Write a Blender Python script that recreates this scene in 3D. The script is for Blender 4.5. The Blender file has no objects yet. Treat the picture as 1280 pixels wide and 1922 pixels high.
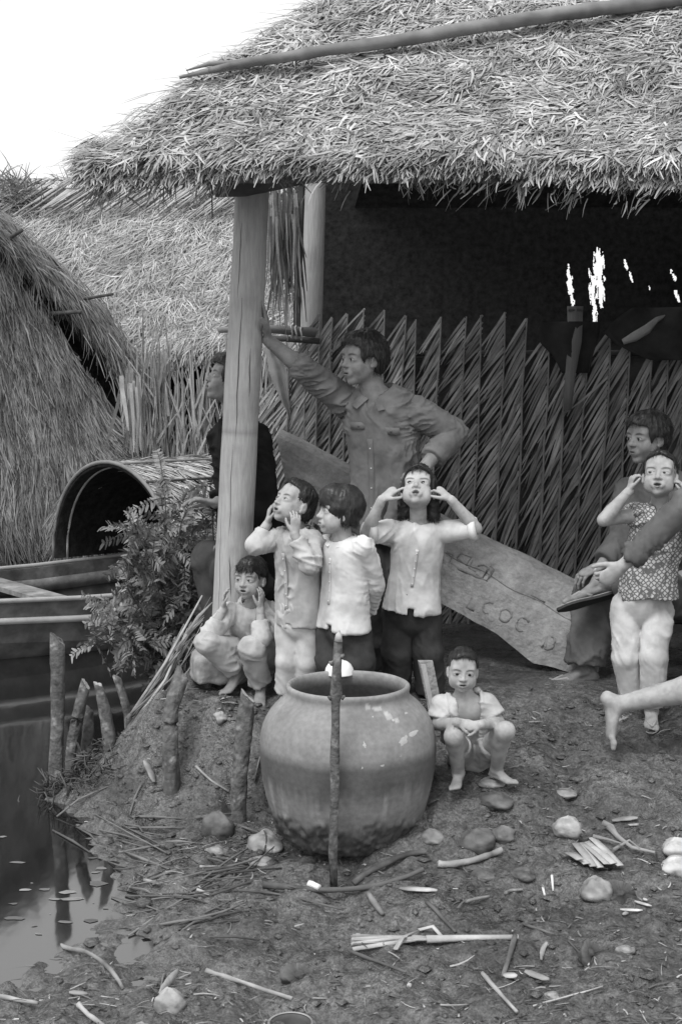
import bpy, math, random
import numpy as np
from mathutils import Vector, Matrix

C = bpy.context.scene
COL = C.collection
rng = np.random.default_rng(7)
random.seed(7)

# ------------------------------------------------------------------ camera
PITCH = math.radians(6.2)
CAM_Z = 1.5
FPX = 1922 * 50.0 / 36.0
cam_data = bpy.data.cameras.new('camera')
cam = bpy.data.objects.new('camera', cam_data)
COL.objects.link(cam)
cam_data.sensor_fit = 'VERTICAL'
cam_data.sensor_height = 36.0
cam_data.lens = 50.0
cam_data.clip_start = 0.05
cam_data.clip_end = 2000.0
cam.location = (0, 0, CAM_Z)
cam.rotation_euler = (math.pi / 2 - PITCH, 0, 0)
C.camera = cam

# ------------------------------------------------------------------ world: bright overcast
world = bpy.data.worlds.new('World')
C.world = world
world.use_nodes = True
wn = world.node_tree.nodes
wl = world.node_tree.links
wn.clear()
sky = wn.new('ShaderNodeTexSky')
sky.sky_type = 'NISHITA'
sky.sun_disc = False
sky.sun_elevation = math.radians(58)
sky.sun_rotation = math.radians(200)
sky.air_density = 1.0
sky.dust_density = 4.0
bw = wn.new('ShaderNodeRGBToBW')
mixs = wn.new('ShaderNodeMath'); mixs.operation = 'MULTIPLY_ADD'
mixs.inputs[1].default_value = 0.15      # the clear sky seen through the cloud
mixs.inputs[2].default_value = 7.0       # even white cloud layer
bg = wn.new('ShaderNodeBackground')
bg.inputs['Strength'].default_value = 0.085
wo = wn.new('ShaderNodeOutputWorld')
wl.new(sky.outputs[0], bw.inputs[0])
wl.new(bw.outputs[0], mixs.inputs[0])
wl.new(mixs.outputs[0], bg.inputs['Color'])
wl.new(bg.outputs[0], wo.inputs[0])

# ------------------------------------------------------------------ sun, softened by cloud
sun_data = bpy.data.lights.new('sun', 'SUN')
sun_data.energy = 1.5
sun_data.angle = math.radians(28)
sun = bpy.data.objects.new('sun', sun_data)
COL.objects.link(sun)
# light comes from behind the camera, high, slightly from the left
sdir = Vector((0.34, 0.62, -1.12)).normalized()
sun.rotation_euler = sdir.to_track_quat('-Z', 'Y').to_euler()

C.view_settings.view_transform = 'Standard'
C.view_settings.look = 'None'
C.view_settings.exposure = 0.80
C.view_settings.gamma = 1.0
C.view_settings.use_curve_mapping = False


# ------------------------------------------------------------------ measuring helper
def W(px, py, Y):
    """World point at distance Y in front of the viewer for a place measured in the photograph."""
    a = (px - 640.0) / FPX
    b = (961.0 - py) / FPX
    fwd = np.array((0, math.cos(PITCH), -math.sin(PITCH)))
    up = np.array((0, math.sin(PITCH), math.cos(PITCH)))
    d = fwd + a * np.array((1.0, 0, 0)) + b * up
    return np.array((0, 0, CAM_Z)) + d * (Y / d[1])


def V3(*a):
    return np.array(a, dtype=float)


def unit(v):
    v = np.asarray(v, float)
    n = np.linalg.norm(v)
    return v / n if n > 1e-12 else v


# ------------------------------------------------------------------ noise (numpy)
_perm = np.random.default_rng(3).random((64, 64, 64)).astype(np.float32)


def vnoise(p, s=1.0, off=0.0):
    """smooth value noise in -1..1 for points (N,3)"""
    q = np.asarray(p, dtype=np.float64) * s + off + 1000.0
    i = np.floor(q).astype(np.int64)
    f = q - i
    f = f * f * (3 - 2 * f)
    i0 = i & 63
    i1 = (i + 1) & 63
    x0, y0, z0 = i0[:, 0], i0[:, 1], i0[:, 2]
    x1, y1, z1 = i1[:, 0], i1[:, 1], i1[:, 2]
    fx, fy, fz = f[:, 0], f[:, 1], f[:, 2]
    P = _perm
    a = P[x0, y0, z0] * (1 - fx) + P[x1, y0, z0] * fx
    b = P[x0, y1, z0] * (1 - fx) + P[x1, y1, z0] * fx
    c = P[x0, y0, z1] * (1 - fx) + P[x1, y0, z1] * fx
    d = P[x0, y1, z1] * (1 - fx) + P[x1, y1, z1] * fx
    a = a * (1 - fy) + b * fy
    c = c * (1 - fy) + d * fy
    return (a * (1 - fz) + c * fz) * 2 - 1


def fbm(p, s=1.0, n=4, off=0.0):
    r = 0
    a = 1.0
    for k in range(n):
        r = r + a * vnoise(p, s, off + 17.3 * k)
        s *= 2.03
        a *= 0.5
    return r


# ------------------------------------------------------------------ object helpers
def empty(name, loc):
    o = bpy.data.objects.new(name, None)
    o.empty_display_size = 0.1
    o.location = tuple(float(v) for v in loc)
    COL.objects.link(o)
    return o


def tag(o, label=None, cat=None, group=None, kind=None):
    if label: o['label'] = label
    if cat: o['category'] = cat
    if group: o['group'] = group
    if kind: o['kind'] = kind
    return o


def thing(name, label, cat, loc=(0, 0, 0), group=None):
    return tag(empty(name, loc), label, cat, group)


def origin_of(o):
    p = np.zeros(3)
    while o is not None:
        p = p + np.array(o.location)
        o = o.parent
    return p


def make_mesh(name, verts, faces, mat, smooth=True, tint=None):
    """verts (N,3); faces: (F,k) int array or list of such arrays; tint per-vertex grey multiplier"""
    me = bpy.data.meshes.new(name)
    verts = np.ascontiguousarray(verts, dtype=np.float32)
    if isinstance(faces, np.ndarray):
        faces = [faces]
    faces = [np.asarray(f, dtype=np.int32) for f in faces if len(f)]
    me.vertices.add(len(verts))
    me.vertices.foreach_set('co', verts.ravel())
    loops = np.concatenate([f.ravel() for f in faces])
    tot = np.concatenate([np.full(len(f), f.shape[1], np.int32) for f in faces])
    start = np.concatenate(([0], np.cumsum(tot)[:-1])).astype(np.int32)
    me.loops.add(len(loops))
    me.loops.foreach_set('vertex_index', loops.astype(np.int32))
    me.polygons.add(len(tot))
    me.polygons.foreach_set('loop_start', start)
    me.polygons.foreach_set('loop_total', tot)
    me.update(calc_edges=True)
    me.polygons.foreach_set('use_smooth', np.full(len(tot), bool(smooth)))
    if tint is None:
        tint = np.ones(len(verts))
    if True:
        at = me.attributes.new('tint', 'FLOAT', 'POINT')
        at.data.foreach_set('value', np.ascontiguousarray(tint, dtype=np.float32))
    if mat is not None:
        me.materials.append(mat)
    return me


def mesh_obj(name, verts, faces, mat, parent=None, smooth=True, tint=None, loc=None):
    """verts in world coordinates; stored relative to the parent's (or own) origin"""
    if parent is not None:
        org = origin_of(parent)
    elif loc is not None:
        org = np.asarray(loc, float)
    else:
        org = np.zeros(3)
    me = make_mesh(name, np.asarray(verts, float) - org, faces, mat, smooth, tint)
    o = bpy.data.objects.new(name, me)
    COL.objects.link(o)
    if parent is not None:
        o.parent = parent
    else:
        o.location = tuple(org)
    return o


class MB:
    """collects pieces of ONE part"""
    def __init__(s):
        s.v = []; s.f3 = []; s.f4 = []; s.t = []; s.n = 0

    def add(s, v, f, t=1.0):
        v = np.asarray(v, float).reshape(-1, 3)
        fs = f if isinstance(f, list) and len(f) and isinstance(f[0], np.ndarray) else [np.asarray(f)]
        for a in fs:
            if len(a) == 0: continue
            (s.f3 if a.shape[1] == 3 else s.f4).append(a + s.n)
        s.v.append(v)
        s.t.append(np.full(len(v), t) if np.isscalar(t) else np.asarray(t))
        s.n += len(v)
        return s

    def data(s):
        fs = []
        if s.f3: fs.append(np.concatenate(s.f3))
        if s.f4: fs.append(np.concatenate(s.f4))
        return np.concatenate(s.v), fs, np.concatenate(s.t)

    def build(s, name, mat, parent=None, smooth=True, loc=None):
        v, f, t = s.data()
        return mesh_obj(name, v, f, mat, parent, smooth, t, loc)


def frame_of(d, ref=(0, 0, 1)):
    d = unit(d)
    r = np.asarray(ref, float)
    if abs(d @ r) > 0.97:
        r = np.array((1.0, 0, 0))
    a = unit(np.cross(r, d))
    b = np.cross(d, a)
    return a, b, d


def tube(pts, rad, n=8, flat=1.0, ref=(0, 0, 1), jit=0.0, caps=True, twist=0.0):
    """swept tube through pts; rad scalar or list; returns verts, [quads, tris]"""
    pts = np.asarray(pts, float)
    m = len(pts)
    rad = np.full(m, rad, float) if np.isscalar(rad) else np.asarray(rad, float)
    V = []
    for i in range(m):
        d = pts[min(i + 1, m - 1)] - pts[max(i - 1, 0)]
        a, b, _ = frame_of(d, ref)
        th = np.linspace(0, 2 * math.pi, n, endpoint=False) + twist * i
        r = rad[i] * (1 + jit * rng.uniform(-1, 1, n))
        V.append(pts[i] + np.outer(np.cos(th) * r, a) + np.outer(np.sin(th) * r * flat, b))
    V = np.concatenate(V)
    q = []
    for i in range(m - 1):
        for k in range(n):
            k2 = (k + 1) % n
            q.append((i * n + k, i * n + k2, (i + 1) * n + k2, (i + 1) * n + k))
    fs = [np.array(q)]
    if caps:
        V = np.concatenate([V, pts[:1], pts[-1:]])
        t = []
        c0, c1 = m * n, m * n + 1
        for k in range(n):
            k2 = (k + 1) % n
            t.append((c0, k2, k))
            t.append((c1, (m - 1) * n + k, (m - 1) * n + k2))
        fs.append(np.array(t))
    return V, fs


def boxy(c, ax, ay, az, hx, hy, hz):
    """box with half sizes along given unit axes"""
    c = np.asarray(c, float)
    ax, ay, az = unit(ax), unit(ay), unit(az)
    V = []
    for sx in (-1, 1):
        for sy in (-1, 1):
            for sz in (-1, 1):
                V.append(c + sx * hx * ax + sy * hy * ay + sz * hz * az)
    F = np.array([(0, 1, 3, 2), (4, 6, 7, 5), (0, 4, 5, 1), (2, 3, 7, 6), (0, 2, 6, 4), (1, 5, 7, 3)])
    return np.array(V), [F]


def grid_faces(nu, nv):
    i = np.arange(nu - 1)[:, None] * nv + np.arange(nv - 1)[None, :]
    i = i.ravel()
    return np.stack([i, i + nv, i + nv + 1, i + 1], 1)


def lathe(profile, n=64, center=(0, 0, 0), wob=0.0):
    P = np.asarray(profile, float)
    th = np.linspace(0, 2 * math.pi, n, endpoint=False)
    V = np.zeros((len(P), n, 3))
    V[:, :, 0] = P[:, 0:1] * np.cos(th)
    V[:, :, 1] = P[:, 0:1] * np.sin(th)
    V[:, :, 2] = P[:, 1:2]
    V = V.reshape(-1, 3) + np.asarray(center)
    q = []
    for i in range(len(P) - 1):
        a = i * n + np.arange(n)
        b = i * n + (np.arange(n) + 1) % n
        q.append(np.stack([a, b, b + n, a + n], 1))
    return V, [np.concatenate(q)]


def sheet(pts, width, ref, thick=0.0015, hump=0.18):
    """thin solid strip along pts, width scalar/list, ref = direction of the width"""
    pts = np.asarray(pts, float)
    m = len(pts)
    w = np.full(m, width, float) if np.isscalar(width) else np.asarray(width, float)
    V = []
    for i in range(m):
        d = unit(pts[min(i + 1, m - 1)] - pts[max(i - 1, 0)])
        a = np.asarray(ref, float)
        a = unit(a - d * (a @ d))
        nrm = np.cross(d, a)
        for s, t in ((-1, 1), (0, 1), (1, 1), (1, -1), (0, -1), (-1, -1)):
            hp = hump * w[i] * (1 - abs(s))
            V.append(pts[i] + a * s * w[i] * 0.5 + nrm * (t * thick + hp))
    q = []
    for i in range(m - 1):
        for k in range(6):
            k2 = (k + 1) % 6
            q.append((i * 6 + k, i * 6 + k2, (i + 1) * 6 + k2, (i + 1) * 6 + k))
    q.append((0, 5, 4, 1)); q.append((1, 4, 3, 2))
    b = (m - 1) * 6
    q.append((b + 0, b + 1, b + 4, b + 5)); q.append((b + 1, b + 2, b + 3, b + 4))
    return np.array(V), [np.array(q)]


def blades(root, dirn, nrm, length, width, droop=0.2, seg=3, curl=0.0, taper=0.35, fold=0.0):
    """many thin leaf/straw blades at once. root, dirn, nrm (N,3); returns verts, quads"""
    N = len(root)
    dirn = dirn / np.linalg.norm(dirn, axis=1, keepdims=True)
    side = np.cross(dirn, nrm)
    side /= np.maximum(np.linalg.norm(side, axis=1, keepdims=True), 1e-9)
    length = np.broadcast_to(length, (N,))
    width = np.broadcast_to(width, (N,))
    droop = np.broadcast_to(droop, (N,))
    curl = np.broadcast_to(curl, (N,))
    V = np.zeros((N, seg + 1, 2, 3))
    for k in range(seg + 1):
        t = k / seg
        c = root + dirn * (length * t)[:, None] + np.array((0, 0, -1.0)) * (droop * length * t * t)[:, None] \
            + side * (curl * length * t * t)[:, None]
        w = width * (0.75 + 0.5 * t - (0.5 + taper) * 1.2 * t * t)
        w = np.maximum(w, 0.12 * width)
        V[:, k, 0] = c - side * (w * 0.5)[:, None]
        V[:, k, 1] = c + side * (w * 0.5)[:, None] + nrm * (fold * w)[:, None]
    V = V.reshape(-1, 3)
    base = np.arange(N)[:, None] * ((seg + 1) * 2)
    q = []
    for k in range(seg):
        o = k * 2
        q.append(np.concatenate([base + o, base + o + 1, base + o + 3, base + o + 2], 1))
    return V, np.concatenate(q)


# ------------------------------------------------------------------ procedural materials (the scene is black-and-white)
def M(name, lo, hi, scale=6.0, detail=6.0, rough=0.85, bump=0.3, bscale=40.0, stretch=(1, 1, 1), tint=True,
      spec=0.25, bdist=0.01, second=None, trans=0.0, rough_var=0.0, noise_rough=0.6):
    m = bpy.data.materials.new(name)
    m.use_nodes = True
    n = m.node_tree.nodes
    l = m.node_tree.links
    n.clear()
    out = n.new('ShaderNodeOutputMaterial')
    b = n.new('ShaderNodeBsdfPrincipled')
    b.inputs['Roughness'].default_value = rough
    b.inputs['Specular IOR Level'].default_value = spec
    tc = n.new('ShaderNodeTexCoord')
    mp = n.new('ShaderNodeMapping')
    mp.inputs['Scale'].default_value = stretch
    l.new(tc.outputs['Object'], mp.inputs['Vector'])
    ns = n.new('ShaderNodeTexNoise')
    ns.inputs['Scale'].default_value = scale
    ns.inputs['Detail'].default_value = detail
    ns.inputs['Roughness'].default_value = noise_rough
    l.new(mp.outputs[0], ns.inputs['Vector'])
    cr = n.new('ShaderNodeValToRGB')
    cr.color_ramp.elements[0].position = 0.33
    cr.color_ramp.elements[1].position = 0.68
    cr.color_ramp.elements[0].color = (lo, lo, lo, 1)
    cr.color_ramp.elements[1].color = (hi, hi, hi, 1)
    l.new(ns.outputs['Fac'], cr.inputs[0])
    col = cr.outputs[0]
    if second:
        # second = (scale, lo, hi, pos0, pos1): blotches multiplied in
        s2 = n.new('ShaderNodeTexNoise')
        s2.inputs['Scale'].default_value = second[0]
        s2.inputs['Detail'].default_value = 5
        l.new(tc.outputs['Object'], s2.inputs['Vector'])
        c2 = n.new('ShaderNodeValToRGB')
        c2.color_ramp.elements[0].position = second[3]
        c2.color_ramp.elements[1].position = second[4]
        c2.color_ramp.elements[0].color = (second[1],) * 3 + (1,)
        c2.color_ramp.elements[1].color = (second[2],) * 3 + (1,)
        l.new(s2.outputs['Fac'], c2.inputs[0])
        mx = n.new('ShaderNodeMix'); mx.data_type = 'RGBA'; mx.blend_type = 'MULTIPLY'
        mx.inputs[0].default_value = 1.0
        l.new(col, mx.inputs[6]); l.new(c2.outputs[0], mx.inputs[7])
        col = mx.outputs[2]
    if tint:
        at = n.new('ShaderNodeAttribute'); at.attribute_name = 'tint'
        mx = n.new('ShaderNodeMix'); mx.data_type = 'RGBA'; mx.blend_type = 'MULTIPLY'
        mx.inputs[0].default_value = 1.0
        l.new(col, mx.inputs[6]); l.new(at.outputs['Fac'], mx.inputs[7])
        col = mx.outputs[2]
    l.new(col, b.inputs['Base Color'])
    if bump > 0:
        nb = n.new('ShaderNodeTexNoise')
        nb.inputs['Scale'].default_value = bscale
        nb.inputs['Detail'].default_value = 5
        l.new(mp.outputs[0], nb.inputs['Vector'])
        bp = n.new('ShaderNodeBump')
        bp.inputs['Strength'].default_value = bump
        bp.inputs['Distance'].default_value = bdist
        l.new(nb.outputs['Fac'], bp.inputs['Height'])
        l.new(bp.outputs[0], b.inputs['Normal'])
    if rough_var:
        ml = n.new('ShaderNodeMath'); ml.operation = 'MULTIPLY_ADD'
        ml.inputs[1].default_value = rough_var
        ml.inputs[2].default_value = rough - rough_var * 0.5
        l.new(ns.outputs['Fac'], ml.inputs[0])
        l.new(ml.outputs[0], b.inputs['Roughness'])
    l.new(b.outputs[0], out.inputs[0])
    return m


MT = {}
MT['straw'] = M('straw', 0.32, 0.48, 9, tint=True, rough=0.9, bump=0.25, bscale=120, spec=0.12)
MT['hut_straw'] = M('hut_straw', 0.22, 0.34, 9, tint=True, rough=0.9, bump=0.25, bscale=120, spec=0.12)
MT['straw_base'] = M('straw_base', 0.10, 0.22, 30, rough=0.95, bump=0.6, bscale=60, spec=0.1)
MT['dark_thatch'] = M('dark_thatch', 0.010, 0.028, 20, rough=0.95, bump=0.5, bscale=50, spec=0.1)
MT['frond'] = M('frond', 0.19, 0.31, 8, rough=0.75, bump=0.3, bscale=90, spec=0.2)
MT['dry_frond'] = M('dry_frond', 0.30, 0.46, 8, rough=0.85, bump=0.3, bscale=90, spec=0.15)
MT['wood'] = M('wood', 0.31, 0.42, 9, detail=9, stretch=(7, 7, 0.8), rough=0.85, bump=0.4, bscale=16, spec=0.15, noise_rough=.7,
               second=(5, 0.80, 1.04, 0.3, 0.5))
MT['plank_wood'] = M('plank_wood', 0.22, 0.36, 22, detail=10, rough=0.9, bump=0.9, bscale=48, spec=0.12, noise_rough=.7,
                     second=(5, 0.75, 1.08, 0.32, 0.6))
MT['dark_wood'] = M('dark_wood', 0.05, 0.11, 8, rough=0.85, bump=0.4, bscale=25, spec=0.2)
MT['stake_wood'] = M('stake_wood', 0.09, 0.22, 26, rough=0.9, bump=0.9, bscale=55, spec=0.15,
                     second=(20, 0.75, 1.7, 0.54, 0.70))
MT['bamboo'] = M('bamboo', 0.16, 0.25, 6, rough=0.6, bump=0.15, bscale=30, spec=0.3)
MT['leaf'] = M('leaf', 0.10, 0.19, 12, rough=0.5, bump=0.15, bscale=60, spec=0.35)
MT['stem'] = M('stem', 0.05, 0.10, 12, rough=0.8, bump=0.3, bscale=60)
MT['stone'] = M('stone', 0.26, 0.40, 12, rough=0.9, bump=0.7, bscale=30, second=(7, 0.75, 1.1, 0.35, 0.6))
MT['boat_wood'] = M('boat_wood', 0.09, 0.18, 9, detail=9, rough=0.75, bump=0.5, bscale=26, spec=0.25, second=(5, .6, 1.15, .32, .62))
MT['boat_trim'] = M('boat_trim', 0.30, 0.40, 9, rough=0.7, bump=0.2, bscale=30)
MT['cloth_dark'] = M('cloth_dark', 0.035, 0.055, 12, rough=0.95, bump=0.2, bscale=200, spec=0.1)
MT['cloth_pale'] = M('cloth_pale', 0.40, 0.50, 12, rough=0.9, bump=0.2, bscale=200, spec=0.1)
MT['husk'] = M('husk', 0.22, 0.36, 10, rough=0.8, bump=0.5, bscale=40, spec=0.25, second=(6, 0.55, 1.1, 0.3, 0.6))
MT['husk_dark'] = M('husk_dark', 0.08, 0.16, 10, rough=0.8, bump=0.5, bscale=40, spec=0.25)
MT['stick'] = M('stick', 0.14, 0.24, 12, rough=0.85, bump=0.4, bscale=40)
MT['pale_stick'] = M('pale_stick', 0.30, 0.48, 12, rough=0.75, bump=0.3, bscale=60)
MT['white'] = M('white', 0.72, 0.80, 12, rough=0.5, bump=0.05, bscale=40)
# ================================================================== GROUND AND WATER
WATER_Z = -0.5


def sstep(a, b, x):
    t = np.clip((np.asarray(x, float) - a) / (b - a), 0, 1)
    return t * t * (3 - 2 * t)


def ground_z(X, Y, fine=True):
    X = np.asarray(X, float); Y = np.asarray(Y, float)
    shp = np.broadcast(X, Y).shape
    X = np.broadcast_to(X, shp).ravel(); Y = np.broadcast_to(Y, shp).ravel()
    P = np.stack([X, Y, np.zeros_like(X)], 1)
    wob = vnoise(P, 1.7) * 0.12 + vnoise(P, 5.1) * 0.04
    # right hand profile: gentle slope down from the house floor towards the viewer
    yr = Y + wob * 0.5
    zr = np.interp(yr, [3.0, 4.0, 4.8, 5.2, 5.5, 5.8, 6.05, 6.4, 7.0], [-.47, -.45, -.42, -.345, -.205, -.105, -.06, -.03, 0])
    # left hand profile: a steep little bank in front of the post
    yl = Y + wob * 0.6
    zl = np.interp(yl, [3.0, 4.2, 5.2, 5.82, 5.94, 6.03, 6.14, 6.32, 7.0], [-.47, -.455, -.455, -.44, -.39, -.25, -.09, -.045, 0])
    k = sstep(-0.28, 0.25, X)
    z = zl * (1 - k) + zr * k
    # ground in the far right rises a little
    z = z + 0.05 * sstep(0.6, 2.5, X) * sstep(6.5, 5, Y)
    # water edge on the left: bank line X = xb(Y)
    xb = np.interp(Y, [0, 3.8, 4.35, 4.7, 5.0, 5.4, 5.8, 6.0, 6.3, 6.65, 8.5, 10, 10.6, 11.3, 30],
                   [-2.2, -1.75, -1.16, -.92, -.80, -.92, -1.02, -1.12, -1.30, -1.15, -.98, -1.0, -1.3, -1.3, -1.3])
    d = X - xb + wob * 0.9
    steep = np.interp(Y, [4, 5.7, 6.05, 6.4, 11], [0.10, 0.10, 0.35, 0.9, 0.9])
    lim = WATER_Z + np.where(d > 0, steep * d * 1.15 + 0.7 * np.maximum(d - .95, 0), 0.32 * d)
    lim = np.maximum(lim, -1.1)
    z = np.minimum(z, lim)
    # far bank beyond the water
    far = sstep(12.0, 12.7, Y) * sstep(-0.2, -1.0, X)
    z = z * (1 - far) + far * np.maximum(z, -0.12)
    z = np.where(Y > 12.9, np.maximum(z, -0.12), z)
    if fine:
        wet = sstep(0.15, -0.35, z)            # trodden mud is rougher low down, the floor under the roof is smoother
        near = (1 - sstep(9, 12, Y))
        inside = sstep(6.2, 6.6, Y) * sstep(-0.4, 0.0, X)
        amp = (1 - 0.75 * inside)
        n1 = np.abs(vnoise(P, 7.0, 3)) * 0.026 + vnoise(P, 15.0, 9) * 0.015 + vnoise(P, 33.0, 5) * 0.010 + vnoise(P, 71, 2) * 0.0045
        bank = sstep(6.45, 6.15, Y) * sstep(5.7, 5.9, Y) * sstep(0.1, -0.3, X)
        n1 = n1 + bank * (vnoise(P, 11.0, 31) * 0.035 + vnoise(P, 24.0, 8) * 0.018)
        # trodden pits
        pit = np.clip(vnoise(P, 4.3, 77) - 0.42, 0, 1) * -0.10
        z = z + near * amp * (n1 - 0.012 + pit)
    return z.reshape(shp)


def gz(x, y):
    return float(ground_z(np.array([x]), np.array([y]))[0])


def GP(px, py, dz=0.0):
    """point of the ground seen at a place measured in the photograph (marching along the sight line)"""
    Ys = np.linspace(3.6, 9.0, 541)
    P = W(px, py, 1.0); P = V3(0, 0, CAM_Z) + (P - V3(0, 0, CAM_Z)) * Ys[:, None]
    h = ground_z(P[:, 0], P[:, 1], fine=False)
    below = np.nonzero(P[:, 2] <= h)[0]
    i = below[0] if len(below) else len(Ys) - 1
    p = P[i].copy()
    p[2] = gz(p[0], p[1]) + dz
    return p


def axis_coords(lo, hi, step, far):
    a = np.arange(lo, hi + step / 2, step)
    g = step * np.cumsum(1.35 ** np.arange(1, 40))
    left = lo - g[g < far]
    right = hi + g[g < far]
    return np.concatenate([left[::-1], a, right])


gx = axis_coords(-2.0, 1.75, 0.0135, 600)
gy = axis_coords(3.7, 7.2, 0.0135, 600)
XX, YY = np.meshgrid(gx, gy, indexing='ij')
ZZ = ground_z(XX, YY)
m = bpy.data.materials.new('mud')
m.use_nodes = True
n = m.node_tree.nodes; l = m.node_tree.links
b = n['Principled BSDF']
tc = n.new('ShaderNodeTexCoord')


def _noise(scale, detail=6, rough=0.6):
    q = n.new('ShaderNodeTexNoise')
    q.inputs['Scale'].default_value = scale
    q.inputs['Detail'].default_value = detail
    q.inputs['Roughness'].default_value = rough
    l.new(tc.outputs['Object'], q.inputs['Vector'])
    return q


def _ramp(src, p0, c0, p1, c1):
    q = n.new('ShaderNodeValToRGB')
    q.color_ramp.elements[0].position = p0; q.color_ramp.elements[1].position = p1
    q.color_ramp.elements[0].color = (c0, c0, c0, 1); q.color_ramp.elements[1].color = (c1, c1, c1, 1)
    l.new(src, q.inputs[0])
    return q


def _mul(a, c):
    q = n.new('ShaderNodeMix'); q.data_type = 'RGBA'; q.blend_type = 'MULTIPLY'
    q.inputs[0].default_value = 1.0
    l.new(a, q.inputs[6]); l.new(c, q.inputs[7])
    return q.outputs[2]


c1 = _ramp(_noise(3.2, 8).outputs['Fac'], 0.35, 0.055, 0.66, 0.14)
c2 = _ramp(_noise(38, 6, 0.7).outputs['Fac'], 0.36, 0.45, 0.66, 1.4)
c3 = _ramp(_noise(120, 4, 0.75).outputs['Fac'], 0.38, 0.55, 0.64, 1.5)
l.new(_mul(_mul(c1.outputs[0], c2.outputs[0]), c3.outputs[0]), b.inputs['Base Color'])
rr = _ramp(_noise(2.6, 9, .7).outputs['Fac'], 0.42, 0.12, 0.60, 0.62)
l.new(rr.outputs[0], b.inputs['Roughness'])
b.inputs['Specular IOR Level'].default_value = 0.65
bp = n.new('ShaderNodeBump'); bp.inputs['Strength'].default_value = 0.9; bp.inputs['Distance'].default_value = 0.012
l.new(_noise(60, 7, 0.65).outputs['Fac'], bp.inputs['Height'])
l.new(bp.outputs[0], b.inputs['Normal'])
MT['mud'] = m
ground = mesh_obj('muddy_ground', np.stack([XX.ravel(), YY.ravel(), ZZ.ravel()], 1), grid_faces(len(gx), len(gy)), m)
tag(ground, 'dark trodden mud sloping from the hut floor to the canal', kind='structure')

# water
wm = bpy.data.materials.new('canal_water')
wm.use_nodes = True
n = wm.node_tree.nodes; l = wm.node_tree.links
b = n['Principled BSDF']
b.inputs['Base Color'].default_value = (0.012, 0.012, 0.012, 1)
b.inputs['Roughness'].default_value = 0.06
b.inputs['IOR'].default_value = 1.9
b.inputs['Specular IOR Level'].default_value = 0.9
tc = n.new('ShaderNodeTexCoord')
mp = n.new('ShaderNodeMapping'); mp.inputs['Scale'].default_value = (1, 0.45, 1)
l.new(tc.outputs['Object'], mp.inputs[0])
ns = n.new('ShaderNodeTexNoise'); ns.inputs['Scale'].default_value = 5.0; ns.inputs['Detail'].default_value = 3
l.new(mp.outputs[0], ns.inputs['Vector'])
bp = n.new('ShaderNodeBump'); bp.inputs['Strength'].default_value = 0.05; bp.inputs['Distance'].default_value = 0.02
l.new(ns.outputs['Fac'], bp.inputs['Height']); l.new(bp.outputs[0], b.inputs['Normal'])
wx = np.array([-60.0, -1.0, -0.3]); wy = np.array([-20.0, 4.0, 8.0, 13.2])
WX, WY = np.meshgrid(wx, wy, indexing='ij')
water = mesh_obj('canal_water', np.stack([WX.ravel(), WY.ravel(), np.full(WX.size, WATER_Z)], 1), grid_faces(3, 4), wm)
tag(water, 'still dark canal water beside the mud bank', kind='structure')


# ================================================================== THATCH
def thatch_on(mb, P0, U, Vv, nu, nv, L=(0.15, 0.32), Wd=(0.006, 0.014), down=None, spread=0.5, bias=0.0,
              lift=(0.02, 0.12), density=8000, off=(0.0, 0.06), tint=(0.6, 1.2), droop=0.15, clump=0.5, mask=None,
              edge=True):
    """straw lying on a plane patch P0 + u*U + v*Vv (u,v in 0..1); down = slope direction"""
    N = density
    u = rng.random(N); v = rng.random(N)
    if mask is not None:
        k = mask(u, v)
        u, v = u[k], v[k]; N = len(u)
    root = np.asarray(P0) + u[:, None] * U + v[:, None] * Vv
    nr = unit(np.cross(U, Vv))
    if nr[2] < 0: nr = -nr
    dn = unit(-np.asarray(Vv)) if down is None else unit(down)
    sd = unit(np.cross(nr, dn))
    th = vnoise(root, 2.2, 4) * clump + vnoise(root, 7.0, 1) * clump * 0.8 + rng.normal(0, spread, N) + bias
    d = np.cos(th)[:, None] * dn + np.sin(th)[:, None] * sd
    tilt = rng.uniform(lift[0], lift[1], N)
    d = d * np.cos(tilt)[:, None] + nr * np.sin(tilt)[:, None]
    root = root + nr * (rng.uniform(off[0], off[1], N) + 0.03 * vnoise(root, 5, 8))[:, None]
    tw = rng.normal(0, 0.5, N)
    bn = np.cross(d, sd if abs(dn @ sd) < .9 else dn)
    nn = nr[None, :] + tw[:, None] * sd[None, :]
    nn = nn - d * (nn * d).sum(1, keepdims=True)
    nn /= np.linalg.norm(nn, axis=1, keepdims=True)
    Ls = rng.uniform(L[0], L[1], N)
    ws = rng.uniform(Wd[0], Wd[1], N)
    Vb, q = blades(root, d, nn, Ls, ws, droop=rng.uniform(0, droop, N), curl=rng.normal(0, 0.28, N), seg=2)
    t = rng.uniform(tint[0], tint[1], N) * (1 + 0.16 * vnoise(root, 3.1, 11) + .28 * vnoise(root, 11, 2))
    mb.add(Vb, q, np.repeat(t, 6))


def slab(mb, pts, th):
    """thick polygon: pts ordered; extruded down along its normal by th"""
    pts = np.asarray(pts, float)
    nr = unit(np.cross(pts[1] - pts[0], pts[2] - pts[0]))
    if nr[2] < 0: nr = -nr
    n_ = len(pts)
    V = np.concatenate([pts, pts - nr * th])
    q = [(i, (i + 1) % n_, n_ + (i + 1) % n_, n_ + i) for i in range(n_)]
    fs = [np.array(q)]
    if n_ == 4:
        fs[0] = np.concatenate([fs[0], [(0, 1, 2, 3), (7, 6, 5, 4)]])
    elif n_ == 3:
        fs.append(np.array([(0, 1, 2), (5, 4, 3)]))
    mb.add(V, fs)


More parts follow.
